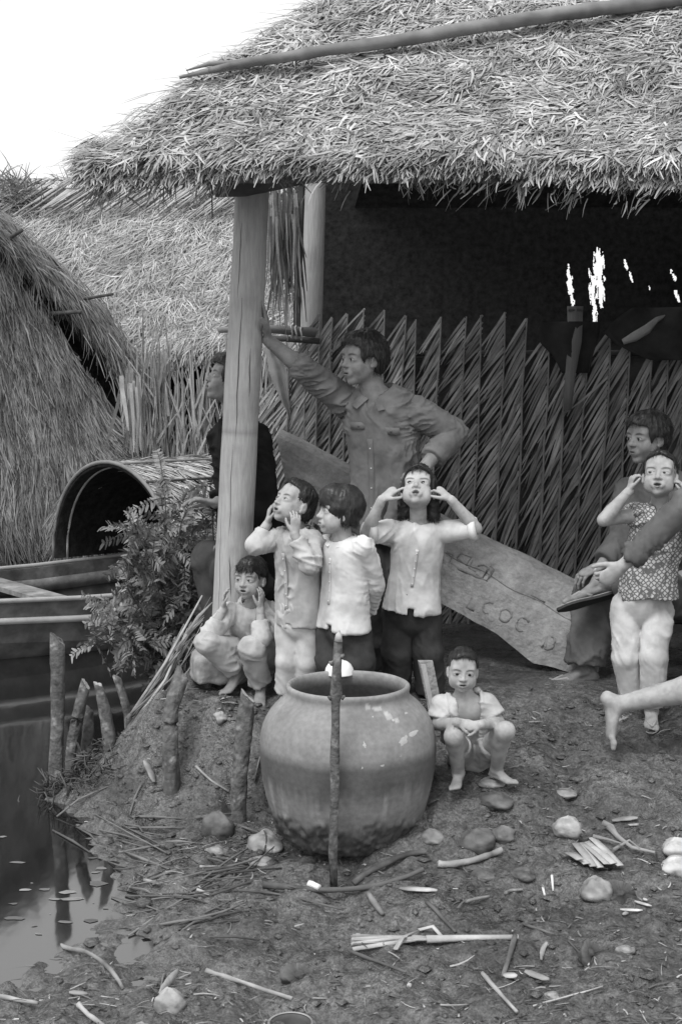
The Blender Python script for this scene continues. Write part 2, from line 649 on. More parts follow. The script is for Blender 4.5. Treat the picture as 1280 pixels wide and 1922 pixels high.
# ================================================================== THE OPEN THATCHED HOUSE
S42 = math.radians(42)
EY, EZ = 6.12, 2.29            # eave line of the front slope
house = thing('thatched_house', 'large open-fronted thatched house with a round timber post and woven palm wall', 'house', (0.6, 7.6, 0))


def roof_pt(x, t):
    """t metres up the front slope in plan"""
    return V3(x, EY + t, EZ + t * math.tan(S42))


ridge_t = 3.2
# solid thatch under the loose straw
mb = MB()
sl = [roof_pt(-1.04, 0.03), roof_pt(3.6, 0.03), roof_pt(3.6, ridge_t), roof_pt(2.0, ridge_t)]
slab(mb, sl, 0.10)
back = [roof_pt(0.85, ridge_t), roof_pt(3.6, ridge_t), V3(3.6, 12.2, 2.62), V3(0.05, 12.2, 2.62)]
mb.build('roof_deck', MT['straw_base'], house, smooth=False)
mb = MB()
slab(mb, back, 0.12)
mb.build('rear_roof_deck', MT['dark_thatch'], house, smooth=False)

mb = MB()
U = V3(4.7, 0, 0); P0 = roof_pt(-1.15, 0)
Vv = roof_pt(0, 2.6) - roof_pt(0, 0)


def hip_mask(u, v):
    x = -1.15 + u * 4.7; t = v * 2.6
    edge = -1.09 + t * 1.0 + 0.06 * np.sin(t * 9) * 0.6
    return (x > edge) & (x < 2.05 + 0 * t) & (t < 1.3)


thatch_on(mb, P0, U, Vv, 0, 0, L=(0.04, 0.115), Wd=(0.005, 0.016), spread=0.6, bias=-0.75, density=290000, lift=(-0.06, 0.16),
          off=(0.0, 0.06), tint=(0.40, 1.25), droop=0.2, clump=0.9, mask=hip_mask)
# thick eave fringe, in layers
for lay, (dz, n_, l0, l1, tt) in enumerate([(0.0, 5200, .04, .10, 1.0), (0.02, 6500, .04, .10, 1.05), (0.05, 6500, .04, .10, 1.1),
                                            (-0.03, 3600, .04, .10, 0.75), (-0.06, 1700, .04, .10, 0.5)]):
    x = rng.uniform(-1.10, 2.1, n_)
    sag = -.045 * sstep(.1, 1.3, x) + 0.025 * np.sin(x * 2.1 + 1) + 0.03 * vnoise(np.stack([x, x * 0, x * 0], 1), 3.0)
    root = np.stack([x, EY + rng.uniform(-0.02, 0.14, n_) + 0.02 * lay, EZ + dz + sag + rng.uniform(-.02, .02, n_)], 1)
    root[:, 2] += (root[:, 1] - EY) * math.tan(S42) * 0.8
    th = rng.normal(-0.55, 0.5, n_) + vnoise(root, 3, 5) * 0.5
    d = np.stack([np.sin(th), -np.cos(th) * 0.75, -0.30 - 0.35 * rng.random(n_)], 1)
    nn = np.tile(V3(0, -0.45, 0.9), (n_, 1)) + rng.normal(0, 0.4, (n_, 3))
    d /= np.linalg.norm(d, axis=1, keepdims=True)
    nn -= d * (nn * d).sum(1, keepdims=True); nn /= np.linalg.norm(nn, axis=1, keepdims=True)
    Vb, q = blades(root, d, nn, rng.uniform(l0, l1, n_), rng.uniform(.007, .016, n_), droop=rng.uniform(.0, .3, n_),
                   curl=rng.normal(0, .15, n_))
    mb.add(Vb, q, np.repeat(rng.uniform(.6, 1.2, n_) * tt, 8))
# loose bits hanging below the eave
for x0 in np.concatenate([rng.uniform(-1.05, -.45, 22), rng.uniform(-.3, 2.0, 30)]):
    n_ = rng.integers(3, 14)
    root = V3(x0, EY + rng.uniform(-.03, .1), EZ - 0.05 - .045 * float(sstep(.1, 1.3, x0)) + 0.025 * math.sin(x0 * 2.1 + 1)) + rng.normal(0, .022, (n_, 3))
    dd = V3(rng.normal(-.5, .5), rng.normal(-.3, .2), -1.0)
    d = dd + rng.normal(0, .35, (n_, 3))
    nn = np.cross(d, rng.normal(0, 1, (n_, 3))); nn /= np.linalg.norm(nn, axis=1, keepdims=True)
    Vb, q = blades(root, d, nn, rng.uniform(.03, .10, n_), rng.uniform(.005, .011, n_), droop=0.2, curl=rng.normal(0, .3, n_))
    mb.add(Vb, q, np.repeat(rng.uniform(.45, .9, n_), 8))
# stray straws along the diagonal edge against the sky
n_ = 1500
t = rng.uniform(0, 1.8, n_)
root = np.stack([-1.09 + t + rng.normal(0, .04, n_), EY + t, EZ + t * math.tan(S42) + rng.uniform(-.04, .05, n_)], 1)
d = np.stack([rng.normal(-.9, .3, n_), rng.normal(-.3, .3, n_), rng.normal(-.25, .25, n_)], 1)
d /= np.linalg.norm(d, axis=1, keepdims=True)
nn = np.tile(V3(0, -.6, .8), (n_, 1)); nn = nn - d * (nn * d).sum(1, keepdims=True); nn /= np.linalg.norm(nn, axis=1, keepdims=True)
Vb, q = blades(root, d, nn, rng.uniform(.05, .15, n_) * (1 + (rng.random(n_) > .96) * .9), rng.uniform(.004, .011, n_), droop=rng.uniform(0, .2, n_))
mb.add(Vb, q, np.repeat(rng.uniform(.5, 1.05, n_), 8))
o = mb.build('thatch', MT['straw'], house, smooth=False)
o['kind'] = 'stuff'

# front post: a heavy round timber, slightly leaning and tapering
pb = W(430, 1235, 6.62); pt = W(473, 372, 6.62)
axis = pt - pb
pts = [pb + axis * k for k in np.linspace(-0.03, 1.16, 120)]
rad = np.linspace(0.0905, 0.076, 120) * (1 + 0.010 * np.sin(np.arange(120) * .31))
v, f = tube(pts, rad, 40)
v = v + np.stack([vnoise(v, 3), vnoise(v, 3, 9), v[:, 0] * 0], 1) * 0.0025
stain = np.exp(-((v[:, 2] - W(465, 812, 6.53)[2]) / .016) ** 2) * np.clip(.6 + 1.2 * vnoise(v, 11, 4), 0, 1)
stain2 = np.clip(vnoise(v * np.array((1, 1, .45)), 9, 21) - .25, 0, 1) + np.clip(vnoise(v, 26, 2) - .5, 0, 1)
post = mesh_obj('post', v, f, MT['wood'], house, tint=1 - .30 * stain - .28 * stain2)
# long drying cracks cut as thin dark slivers
mb = MB()
for (x0, y0, x1, y1, w) in [(457, 560, 444, 850, .0032), (441, 800, 430, 1060, .0026), (472, 655, 470, 745, .0030), (420, 880, 412, 1200, .0018),
                            (433, 1020, 437, 1128, .0034), (455, 420, 449, 560, .0016)]:
    pp = []
    for k in np.linspace(0, 1, 9):
        c = W(x0 + (x1 - x0) * k + rng.normal(0, .8), y0 + (y1 - y0) * k, 6.62)
        s = (c - pb) @ unit(axis)
        ctr = pb + unit(axis) * s
        r_here = np.interp(s / np.linalg.norm(axis), np.linspace(-.03, 1.16, 120), rad)
        dx = np.clip((c[0] - ctr[0]) / r_here, -.95, .95)
        pp.append(ctr + V3(dx * r_here, -math.sqrt(1 - dx * dx) * r_here * 0.985, 0))
    pp = np.array(pp)
    ws = w * np.sin(np.linspace(.15, math.pi - .15, 9))
    v, f = tube(pp, ws, 6)
    mb.add(v, f)
mb.build('drying_crack', MT['dark_wood'], post)
# a dark knot band
# eave beam lying over the post, its end showing on the left
bl = W(436, 352, 6.62)
v, f = tube([V3(bl[0] - .07, 6.52, bl[2] + 0.005), V3(bl[0] + .06, 6.54, bl[2] + .012), V3(0.3, 6.62, bl[2] + 0.17), V3(3.4, 6.66, bl[2] + 0.20)], [.060, .062, .06, .055], 18)
mesh_obj('eave_beam', v, f, MT['dark_wood'], house)
# lath hanging under the eave
v, f = tube([W(398, 330, 6.4), W(398, 352, 6.4), W(399, 408, 6.4)], [.004, .004, .003], 6)
mesh_obj('hanging_twig', v, f, MT['dark_wood'], house)

# inner post further back
p2 = W(584, 620, 8.16); p2t = W(592, 360, 8.16)
v, f = tube([V3(p2[0] - .02, 8.16, 0), p2, p2t, p2t + (p2t - p2) * 1.2], [.066, .062, .058, .055], 20)
mesh_obj('post', v, f, MT['wood'], house)
v, f = tube([V3(2.5, 6.62, 0), V3(2.5, 6.62, 2.7)], [.08, .075], 20)
mesh_obj('post', v, f, MT['wood'], house)
# horizontal rails tied to the posts
a = W(412, 619, 7.35); c = W(590, 624, 7.7)
v, f = tube([a, (a + c) / 2 + V3(0, 0, .012), c], [.016, .022, .027], 10, jit=.05)
mesh_obj('cross_rail', v, f, MT['bamboo'], house)
a = W(498, 634, 7.72); c = W(600, 640, 7.74)
v, f = tube([a, c], [.014, .018], 8)
mesh_obj('cross_rail', v, f, MT['dark_wood'], house)
mb = MB()
for k, px in enumerate((548, 556, 566)):
    s = W(px, 622 + k * 2, 7.62)
    th = np.linspace(0, 6.28, 13)
    ring = np.stack([s[0] + 0.004 * np.sin(th * 2), s[1] + .034 * np.cos(th), s[2] + .034 * np.sin(th)], 1)
    v, f = tube(ring, .005, 5, caps=False)
    mb.add(v, f)
mb.build('rope_lashing', MT['dry_frond'], house)

# ------------------------------------------------- woven palm wall: every frond one part
WALL_Y = 7.95
tops = [(520, 720), (545, 690), (572, 640), (598, 590), (624, 592), (650, 594), (678, 590), (719, 590), (751, 590), (785, 594), (825, 590), (871, 592), (899, 588),
        (938, 592), (985, 598), (1030, 616), (1066, 640), (1100, 640), (1140, 618), (1178, 630), (1214, 650), (1250, 655), (1290, 640), (1330, 620),
        (1372, 630), (1414, 625)]
for i, (px, py) in enumerate(tops):
    yy = WALL_Y + rng.uniform(-.02, .02)
    top = W(px + rng.normal(0, 4), py + rng.uniform(-9, 9), yy)
    bot = W(px - 16 - (px - 640) * 0.02 + rng.uniform(-5, 5), 1180, yy)
    bot[2] = 0.0
    n_ = 9
    mid = [bot + (top - bot) * k + V3(rng.normal(0, .004), -.018, 0) for k in np.linspace(0, 1, n_)]
    mb = MB()
    v, f = tube(mid, np.linspace(.0085, .0045, n_), 6)
    mb.add(v, f, 0.8)
    H = top[2] - bot[2]
    wide = px > 960
    sp = rng.uniform(.021, .026) * (1.25 if wide else 1)
    nl = int(H / sp)
    zz = np.linspace(0.04, H - 0.005, nl) + rng.normal(0, .006, nl)
    for s_ in (0, 1):
        base = np.array([bot + (top - bot) * (z / H) for z in zz])
        base[:, 1] -= (0.006 + 0.008 * rng.random(nl)) * (1 if s_ == 0 else -1)
        ang = rng.normal(.97 if not wide else 1.08, .08, nl) + (0.10 * vnoise(base, 2.5, i) if True else 0)
        if s_ == 0:
            d = np.stack([-np.cos(ang), rng.normal(.06, .04, nl), -np.sin(ang)], 1)
        else:
            d = np.stack([-np.cos(ang) * .8 + .0, rng.normal(.08, .04, nl), -np.sin(ang)], 1)
        nn = np.stack([rng.normal(-.25, .25, nl), -np.ones(nl), rng.normal(.45, .25, nl)], 1)
        nn -= d * (nn * d).sum(1, keepdims=True) / (d * d).sum(1, keepdims=True)
        nn /= np.linalg.norm(nn, axis=1, keepdims=True)
        Ls = rng.uniform(.18, .25, nl) * (1.3 if wide else 1)
        Vb, q = blades(base, d, nn, Ls, rng.uniform(.012, .019, nl), droop=rng.uniform(.0, .12, nl), curl=rng.normal(0, .05, nl),
                       seg=3, fold=0.25)
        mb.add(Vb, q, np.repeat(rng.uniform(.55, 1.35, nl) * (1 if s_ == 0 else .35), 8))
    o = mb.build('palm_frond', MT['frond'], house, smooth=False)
# dark mat behind the fronds, bamboo rails carrying them
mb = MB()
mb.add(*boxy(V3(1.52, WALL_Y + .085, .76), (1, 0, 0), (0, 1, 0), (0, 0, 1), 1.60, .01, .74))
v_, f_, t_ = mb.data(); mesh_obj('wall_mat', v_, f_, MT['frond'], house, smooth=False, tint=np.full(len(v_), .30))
for z in (1.52, .95, .35):
    v, f = tube([V3(-.25, WALL_Y + .05, z), V3(3.2, WALL_Y + .05, z + .01)], .016, 8)
    mesh_obj('wall_rail', v, f, MT['dark_wood'], house)
# right and back closing walls of dark matting; the back one is torn and lets the sky in
mb = MB()
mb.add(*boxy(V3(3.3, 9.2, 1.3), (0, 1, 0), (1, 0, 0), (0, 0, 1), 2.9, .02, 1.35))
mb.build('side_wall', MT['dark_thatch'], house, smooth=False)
BY = 11.9


def hole_test(px, py):
    """torn places of the back matting, by where they show between eave and wall"""
    hs = [(1121, 478, 1128, 560, 11), (1112, 520, 1116, 602, 6.5), (1124, 540, 1129, 575, 4), (1066, 512, 1070, 545, 6), (1073, 555, 1074, 575, 4.5),
          (1104, 500, 1106, 520, 2.2), (1106, 535, 1108, 570, 2.5), (1171, 490, 1176, 505, 2.6), (1181, 512, 1186, 528, 1.8), (1260, 508, 1266, 524, 4.5),
          (1268, 548, 1272, 562, 4), (1217, 538, 1219, 544, 1.5), (1066, 497, 1067, 504, 1.6)]
    ins = np.zeros(px.shape, bool)
    for (x0, y0, x1, y1, w) in hs:
        t = np.clip(((px - x0) * (x1 - x0) + (py - y0) * (y1 - y0)) / ((x1 - x0) ** 2 + (y1 - y0) ** 2 + 1e-6), 0, 1)
        dd = np.hypot(px - x0 - t * (x1 - x0), (py - y0 - t * (y1 - y0)) * .7)
        nz_ = vnoise(np.stack([px.ravel() * .45, py.ravel() * .09, py.ravel() * 0], 1), 1.0, x0).reshape(px.shape)
        ins |= dd < w * (0.58 + .65 * nz_)
    return ins


# back matting as upright strips, with real gaps where it is torn
p00 = W(560, 330, BY); p11 = W(1420, 960, BY)
xs = np.concatenate([np.arange(-0.35, 1.6, 0.05), np.arange(1.6, 3.0, 0.006), np.arange(3.0, 3.4, .05)])
zs = np.concatenate([np.arange(0.0, 1.55, .06), np.arange(1.55, 2.45, 0.009), np.arange(2.45, 3.0, .06)])
GX, GZ = np.meshgrid(xs, zs, indexing='ij')
GX = GX + rng.normal(0, .0018, GX.shape)
cx = (GX[:-1, :-1] + GX[1:, 1:]) / 2; cz = (GZ[:-1, :-1] + GZ[1:, 1:]) / 2
fwdc = BY * math.cos(PITCH) - (cz - CAM_Z) * math.sin(PITCH)
upc = BY * math.sin(PITCH) + (cz - CAM_Z) * math.cos(PITCH)
ipx = 640 + cx / fwdc * FPX; ipy = 961 - upc / fwdc * FPX
keep = ~hole_test(ipx, ipy)
Fq = grid_faces(len(xs), len(zs))[keep.ravel()]
Vb = np.stack([GX.ravel(), BY + .006 * vnoise(np.stack([GX.ravel(), GX.ravel() * 0, GZ.ravel()], 1), 9), GZ.ravel()], 1)
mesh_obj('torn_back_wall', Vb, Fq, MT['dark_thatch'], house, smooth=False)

# hanging dry leaves beside the inner post
mb = MB()
n_ = 130
x = rng.uniform(506, 560, n_)
root = np.array([W(a, rng.uniform(345, 420), 7.7 + rng.uniform(-.12, .12)) for a in x])
d = np.stack([rng.normal(0.02, .06, n_), rng.normal(0, .05, n_), -np.ones(n_)], 1)
nn = np.stack([rng.normal(0, .6, n_), -np.ones(n_), np.zeros(n_)], 1)
nn -= d * (nn * d).sum(1, keepdims=True) / (d * d).sum(1, keepdims=True); nn /= np.linalg.norm(nn, axis=1, keepdims=True)
Vb, q = blades(root, d, nn, rng.uniform(.25, .62, n_), rng.uniform(.008, .02, n_), droop=0, curl=rng.normal(0, .07, n_), seg=4)
mb.add(Vb, q, np.repeat(rng.uniform(.25, .8, n_), 10))
for (a, b_) in [((516, 372), (508, 640)), ((524, 420), (540, 640)), ((549, 350), (555, 612))]:
    v, f = tube([W(*a, 7.7), W((a[0] + b_[0]) / 2 + 6, (a[1] + b_[1]) / 2, 7.7), W(*b_, 7.7)], [.004, .0035, .003], 5)
    mb.add(v, f, .6)
o = mb.build('hanging_dry_leaves', MT['dry_frond'], house, smooth=False)
# upright dark slats at the end of the wall
for px, w in ((541, .008), (562, .02)):
    a = W(px, 350, 7.85); c = W(px - 5, 640, 7.85)
    v, f = boxy((a + c) / 2, (1, 0, 0), (0, 1, 0), c - a, w, .006, np.linalg.norm(c - a) / 2)
    mesh_obj('wall_slat', v, f, MT['wood'] if w < .01 else MT['dark_wood'], house, smooth=False)

# ================================================================== POLE LYING ON THE ROOF
rp = []
for px, py in [(392, 133), (470, 118), (560, 104), (700, 82), (800, 66), (900, 50), (1000, 35), (1110, 19), (1220, 4), (1330, -12)]:
    # point on the roof plane
    Ys = np.linspace(6.1, 9.5, 800)
    P = np.array([W(px, py, y) for y in Ys])
    dz = P[:, 2] - (EZ + (P[:, 1] - EY) * math.tan(S42)) - 0.15
    i = int(np.argmin(np.abs(dz)))
    rp.append(P[i])
rp = np.array(rp)
pole = thing('roof_pole', 'long weathered bamboo pole lying slantwise across the thatched roof', 'pole', rp[4])
tt_ = np.linspace(0, 9, 90)
rpf = np.stack([np.interp(tt_, np.arange(10), rp[:, j]) for j in range(3)], 1)
rpf[:, 2] += .003 * np.sin(tt_ * 1.3) + .0015 * np.sin(tt_ * 3.1)
ndist = np.abs(((tt_ * .62 + .2) % 1.0) - .5)
rr2 = np.interp(tt_, [0, 1, 4, 9], [.014, .022, .031, .035]) * (1 + .14 * np.exp(-(ndist / .035) ** 2))
v, f = tube(rpf, rr2, 16, jit=.02)
v = v + np.stack([vnoise(v, 18), vnoise(v, 18, 7), vnoise(v, 18, 3)], 1) * .0035
tv = .9 + .3 * vnoise(v * np.array((.25, 1, 1)), 16, 2) + .15 * vnoise(v, 40, 5)
tv[:90 * 16] *= np.repeat(1 - .35 * np.exp(-(ndist / .02) ** 2), 16)
mesh_obj('pole_shaft', v, f, MT['bamboo'], pole, tint=tv)
ex = [W(342, 145, 6.62), W(395, 133, 6.66), W(470, 122, 6.72)]
ex = [e + (rp[0] - ex[1]) for e in ex]
v, f = sheet(ex, [.012, .026, .03], (0, 0, 1), .006)
mesh_obj('split_end', v, f, MT['bamboo'], pole)
v, f = sheet([ex[0] + V3(.03, 0, .03), ex[1] + V3(.0, 0, .03), ex[2] + V3(.08, 0, .02)], [.005, .02, .02], (0, 0, 1), .004)
mesh_obj('split_end', v, f, MT['bamboo'], pole)

# ================================================================== BACKGROUND HOUSE
bh = thing('background_house', 'thatched house behind the fence showing only its long pale roof slope', 'house', (-1.6, 15.2, -.12))
rl = W(-60, 352, 16.2); rr_ = W(720, 352, 16.2)
el = W(-60, 650, 14.2); er = W(720, 650, 14.2)
er[2] = el[2]; rr_[2] = rl[2]
mb = MB()
slab(mb, [el, er, rr_, rl], .14)
slab(mb, [rl, rr_, rr_ + V3(0, 1.8, -1.6), rl + V3(0, 1.8, -1.6)], .14)
mb.build('roof_deck', MT['straw_base'], bh, smooth=False)
mb = MB()
thatch_on(mb, el, er - el, rl - el, 0, 0, L=(.12, .32), Wd=(.006, .015), spread=.36, bias=-.5, density=52000, lift=(0, .2), off=(0, .08),
          tint=(.5, 1.4), clump=.35, droop=.08, mask=lambda u, v: v < .97 - .18 * rng.random(len(v)))
n_ = 5000
x = rng.uniform(el[0], er[0], n_)
root = np.stack([x, el[1] + rng.uniform(-.02, .12, n_), el[2] + .03 + .05 * vnoise(np.stack([x, x, x], 1), 2.5) + rng.uniform(-.05, .06, n_)], 1)
d = np.stack([rng.normal(-.35, .3, n_), -np.full(n_, .7), rng.normal(-.5, .2, n_)], 1)
nn = np.tile(V3(0, -.5, .8), (n_, 1)) + rng.normal(0, .3, (n_, 3))
nn -= d * (nn * d).sum(1, keepdims=True) / (d * d).sum(1, keepdims=True); nn /= np.linalg.norm(nn, axis=1, keepdims=True)
Vb, q = blades(root, d, nn, rng.uniform(.15, .32, n_), rng.uniform(.01, .02, n_), droop=.2)
mb.add(Vb, q, np.repeat(rng.uniform(.6, 1.25, n_), 8))
o = mb.build('thatch', MT['straw'], bh, smooth=False); o['kind'] = 'stuff'
# long canes laid diagonally below the ridge
mb = MB()
n_ = 170
for x in np.linspace(rl[0] - .1, rr_[0] + .8, n_):
    a = V3(x + rng.normal(0, .02), rl[1] - .04, rl[2] + .09)
    Ln = rng.uniform(.5, .95)
    sl_ = unit(el - rl) ; sl_ = unit(V3(0, sl_[1], sl_[2]))
    d = unit(sl_ + V3(-.62 + rng.normal(0, .06), 0, 0))
    c = a + d * Ln
    off = V3(0, -.04, .05)
    v, f = tube([a, (a + c) / 2 + off * .4, c + off * .9], [.012, .014, .008], 4)
    mb.add(v, f, rng.uniform(.55, 1.2))
mb.build('ridge_canes', MT['straw'], bh)['kind'] = 'stuff'
# dry tuft of straw at the ridge end
mb = MB()
n_ = 420
c0 = W(32, 378, 15.9)
root = c0 + rng.normal(0, .10, (n_, 3))
d = np.stack([rng.normal(-.1, .7, n_), rng.normal(-.3, .4, n_), rng.normal(.55, .4, n_)], 1)
nn = np.cross(d, rng.normal(0, 1, (n_, 3))); nn /= np.linalg.norm(nn, axis=1, keepdims=True)
Vb, q = blades(root, d, nn, rng.uniform(.16, .42, n_), rng.uniform(.008, .018, n_), droop=.2)
mb.add(Vb, q, np.repeat(rng.uniform(.4, 1.0, n_), 8))
mb.build('straw_tuft', MT['dry_frond'], bh, smooth=False)
mb = MB(); n_ = 900
x = rng.uniform(rl[0], rr_[0], n_)
root = np.stack([x, np.full(n_, rl[1] - .05), np.full(n_, rl[2] + .06) + rng.normal(0, .03, n_) + .05 * vnoise(np.stack([x, x, x], 1), 2)], 1)
d = np.stack([rng.normal(-.5, .6, n_), rng.normal(-.2, .3, n_), rng.normal(.05, .28, n_)], 1)
nn = np.tile(V3(0, -.6, .8), (n_, 1)) + rng.normal(0, .4, (n_, 3))
nn -= d * (nn * d).sum(1, keepdims=True) / (d * d).sum(1, keepdims=True); nn /= np.linalg.norm(nn, axis=1, keepdims=True)
Vb, q = blades(root, d, nn, rng.uniform(.10, .32, n_), rng.uniform(.008, .02, n_), droop=.3, curl=rng.normal(0, .2, n_))
mb.add(Vb, q, np.repeat(rng.uniform(.5, 1.2, n_), 8))
o = mb.build('ridge_straw', MT['straw'], bh, smooth=False); o['kind'] = 'stuff'
# dark front wall and posts under the eave
mb = MB()
mb.add(*boxy(V3(-1.6, 14.8, .7), (1, 0, 0), (0, 1, 0), (0, 0, 1), 2.6, .05, .85))
mb.build('front_wall', MT['dark_thatch'], bh, smooth=False)
for px in (300, 505, 640):
    a = W(px, 650, 14.5)
    v, f = tube([V3(a[0], 14.5, -.12), V3(a[0], 14.5, a[2] + .1)], .05, 10)
    mesh_obj('post', v, f, MT['dark_wood'], bh)

# ================================================================== LEFT HUT OVER THE WATER
hut = thing('waterside_hut', 'low shaggy thatched hut at the water edge with a dark gap under its upper roof', 'hut', (-2.6, 13.0, -.12))
HY = 12.75
top_line = [(-90, 430), (0, 505), (60, 568), (110, 628), (170, 712), (215, 780), (250, 850)]
bot_line = [(-90, 1035), (0, 1030), (60, 1018), (110, 1005), (170, 985), (215, 965), (250, 950)]
TL = np.array([W(x, y, HY + .25) for x, y in top_line])
BLn = np.array([W(x, y, HY - .35) for x, y in bot_line])
mb = MB()
nV = 12
Vg = np.array([[TL[i] * (1 - k) + BLn[i] * k + V3(0, .22 * (k - k * k) * 0, 0) for k in np.linspace(0, 1, nV)] for i in range(7)])
mb.add(Vg.reshape(-1, 3), grid_faces(7, nV))
Vg2 = Vg + V3(0, .12, 0)
mb.add(Vg2.reshape(-1, 3), grid_faces(7, nV)[:, ::-1])
mb.build('lower_slope', MT['dark_thatch'], hut)


def along(L_, u):
    s = u * (len(L_) - 1)
    i = np.minimum(s.astype(int), len(L_) - 2)
    f = (s - i)[:, None]
    return L_[i] * (1 - f) + L_[i + 1] * f


mb = MB()
n_ = 30000
u = rng.random(n_); k = rng.random(n_) ** .9 - .07 * rng.random(n_) ** 2 - .03 * (vnoise(np.stack([u * 14, u * 0, u * 0], 1), 1.0) > .1)
root = along(TL, u) * (1 - k[:, None]) + along(BLn, u) * k[:, None]
root[:, 1] -= rng.uniform(.0, .07, n_)
d = along(BLn, np.clip(u + .16, 0, 1)) - along(TL, np.clip(u - .10, 0, 1))
d[:, 0] += .12
d /= np.linalg.norm(d, axis=1, keepdims=True)
th = vnoise(root, 2.4, 5) * .25 + rng.normal(0, .17, n_)
sd = np.cross(d, V3(0, -1, .4)); sd /= np.linalg.norm(sd, axis=1, keepdims=True)
d = d * np.cos(th)[:, None] + sd * np.sin(th)[:, None]
d[:, 1] -= rng.uniform(0, .12, n_)
nn = np.tile(V3(0, -1, .5), (n_, 1)) + rng.normal(0, .4, (n_, 3))
nn -= d * (nn * d).sum(1, keepdims=True) / (d * d).sum(1, keepdims=True); nn /= np.linalg.norm(nn, axis=1, keepdims=True)
Vb, q = blades(root, d, nn, rng.uniform(.12, .36, n_), rng.uniform(.006, .016, n_), droop=rng.uniform(0, .15, n_), curl=rng.normal(0, .12, n_), seg=2)
mb.add(Vb, q, np.repeat(rng.uniform(.15, .95, n_) * (.85 + .3 * vnoise(root, 2.0, 3) + .35 * vnoise(root, 9, 4)), 6))
o = mb.build('thatch', MT['hut_straw'], hut, smooth=False); o['kind'] = 'stuff'
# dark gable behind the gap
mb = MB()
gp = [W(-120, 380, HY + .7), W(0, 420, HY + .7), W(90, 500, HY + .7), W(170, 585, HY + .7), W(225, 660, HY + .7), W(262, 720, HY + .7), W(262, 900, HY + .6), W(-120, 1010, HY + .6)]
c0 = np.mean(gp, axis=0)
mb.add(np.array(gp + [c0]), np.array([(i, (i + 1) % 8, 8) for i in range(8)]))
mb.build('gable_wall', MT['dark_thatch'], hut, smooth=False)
# upper roof verge with shaggy fringe
RL = np.array([W(x, y, HY + .1) for x, y in [(-120, 345), (-40, 385), (0, 415), (60, 462), (110, 512), (160, 560), (205, 615), (240, 668), (268, 712)]])
mb = MB()
v, f = tube(RL + V3(-.05, .35, -.20), [.07, .07, .07, .07, .065, .06, .055, .05, .04], 10, flat=3.0)
mb.add(v, f)
mb.build('upper_roof', MT['dark_thatch'], hut)
mb = MB()
n_ = 7500
u = rng.random(n_)
root = along(RL, u) + np.stack([rng.normal(-.06, .05, n_), rng.uniform(-.04, .6, n_), rng.normal(-.04, .05, n_)], 1)
tang = along(RL, np.clip(u + .08, 0, 1)) - along(RL, np.clip(u - .08, 0, 1))
tang /= np.linalg.norm(tang, axis=1, keepdims=True)
d = tang * rng.uniform(.6, 1.1, n_)[:, None] + np.stack([rng.normal(-.02, .16, n_), rng.normal(-.12, .16, n_), rng.normal(-.18, .2, n_)], 1)
nn = np.tile(V3(.3, -.8, .6), (n_, 1)) + rng.normal(0, .4, (n_, 3))
nn -= d * (nn * d).sum(1, keepdims=True) / (d * d).sum(1, keepdims=True); nn /= np.linalg.norm(nn, axis=1, keepdims=True)
Vb, q = blades(root, d, nn, rng.uniform(.10, .26, n_), rng.uniform(.006, .014, n_), droop=rng.uniform(.0, .3, n_), curl=rng.normal(0, .1, n_))
mb.add(Vb, q, np.repeat(rng.uniform(.3, .9, n_), 8))
o = mb.build('verge_straw', MT['hut_straw'], hut, smooth=False); o['kind'] = 'stuff'
# straws dangling into the gap
mb = MB()
n_ = 300
u = rng.uniform(.1, .98, n_)
root = along(RL, u) + np.stack([rng.normal(-.05, .06, n_), rng.uniform(0, .25, n_), rng.uniform(-.12, .0, n_)], 1)
d = np.stack([rng.normal(.15, .3, n_), rng.normal(-.1, .1, n_), -np.ones(n_)], 1)
nn = np.tile(V3(0, -1, 0), (n_, 1)) + rng.normal(0, .5, (n_, 3))
nn -= d * (nn * d).sum(1, keepdims=True) / (d * d).sum(1, keepdims=True); nn /= np.linalg.norm(nn, axis=1, keepdims=True)
Vb, q = blades(root, d, nn, rng.uniform(.12, .38, n_), rng.uniform(.006, .014, n_), droop=.1, curl=rng.normal(0, .2, n_))
mb.add(Vb, q, np.repeat(rng.uniform(.25, .8, n_), 8))
o = mb.build('dangling_straw', MT['hut_straw'], hut, smooth=False); o['kind'] = 'stuff'
for (a, c, r_) in [((95, 572), (212, 552), .016), ((60, 590), (152, 585), .02), ((-20, 470), (42, 432), .022)]:
    v, f = tube([W(*a, HY + .5), W(*c, HY - .1)], [r_, r_ * .8], 8)
    mesh_obj('roof_pole', v, f, MT['dark_wood'], hut)
for px in (20, 120, 215):
    a = W(px, 900, HY + .4)
    v, f = tube([V3(a[0], HY + .3, -.7), V3(a[0], HY + .3, a[2] + .3)], .05, 8)
    mesh_obj('post', v, f, MT['dark_wood'], hut)
# broad dry leaves folded over the end of the slope
mb = MB()
n_ = 26
root = np.array([W(rng.uniform(224, 262), rng.uniform(690, 740), HY - .35 + rng.uniform(-.05, .1)) for _ in range(n_)])
d = np.stack([rng.normal(.03, .12, n_), rng.normal(-.1, .1, n_), -np.ones(n_)], 1)
nn = np.stack([rng.normal(.3, .5, n_), -np.ones(n_), rng.normal(0, .2, n_)], 1)
nn -= d * (nn * d).sum(1, keepdims=True) / (d * d).sum(1, keepdims=True); nn /= np.linalg.norm(nn, axis=1, keepdims=True)
Vb, q = blades(root, d, nn, rng.uniform(.35, .62, n_), rng.uniform(.025, .05, n_), droop=0, curl=rng.normal(0, .1, n_), seg=4, fold=.3)
mb.add(Vb, q, np.repeat(rng.uniform(.7, 1.15, n_), 10))
mb.build('dry_end_leaves', MT['dry_frond'], hut, smooth=False)

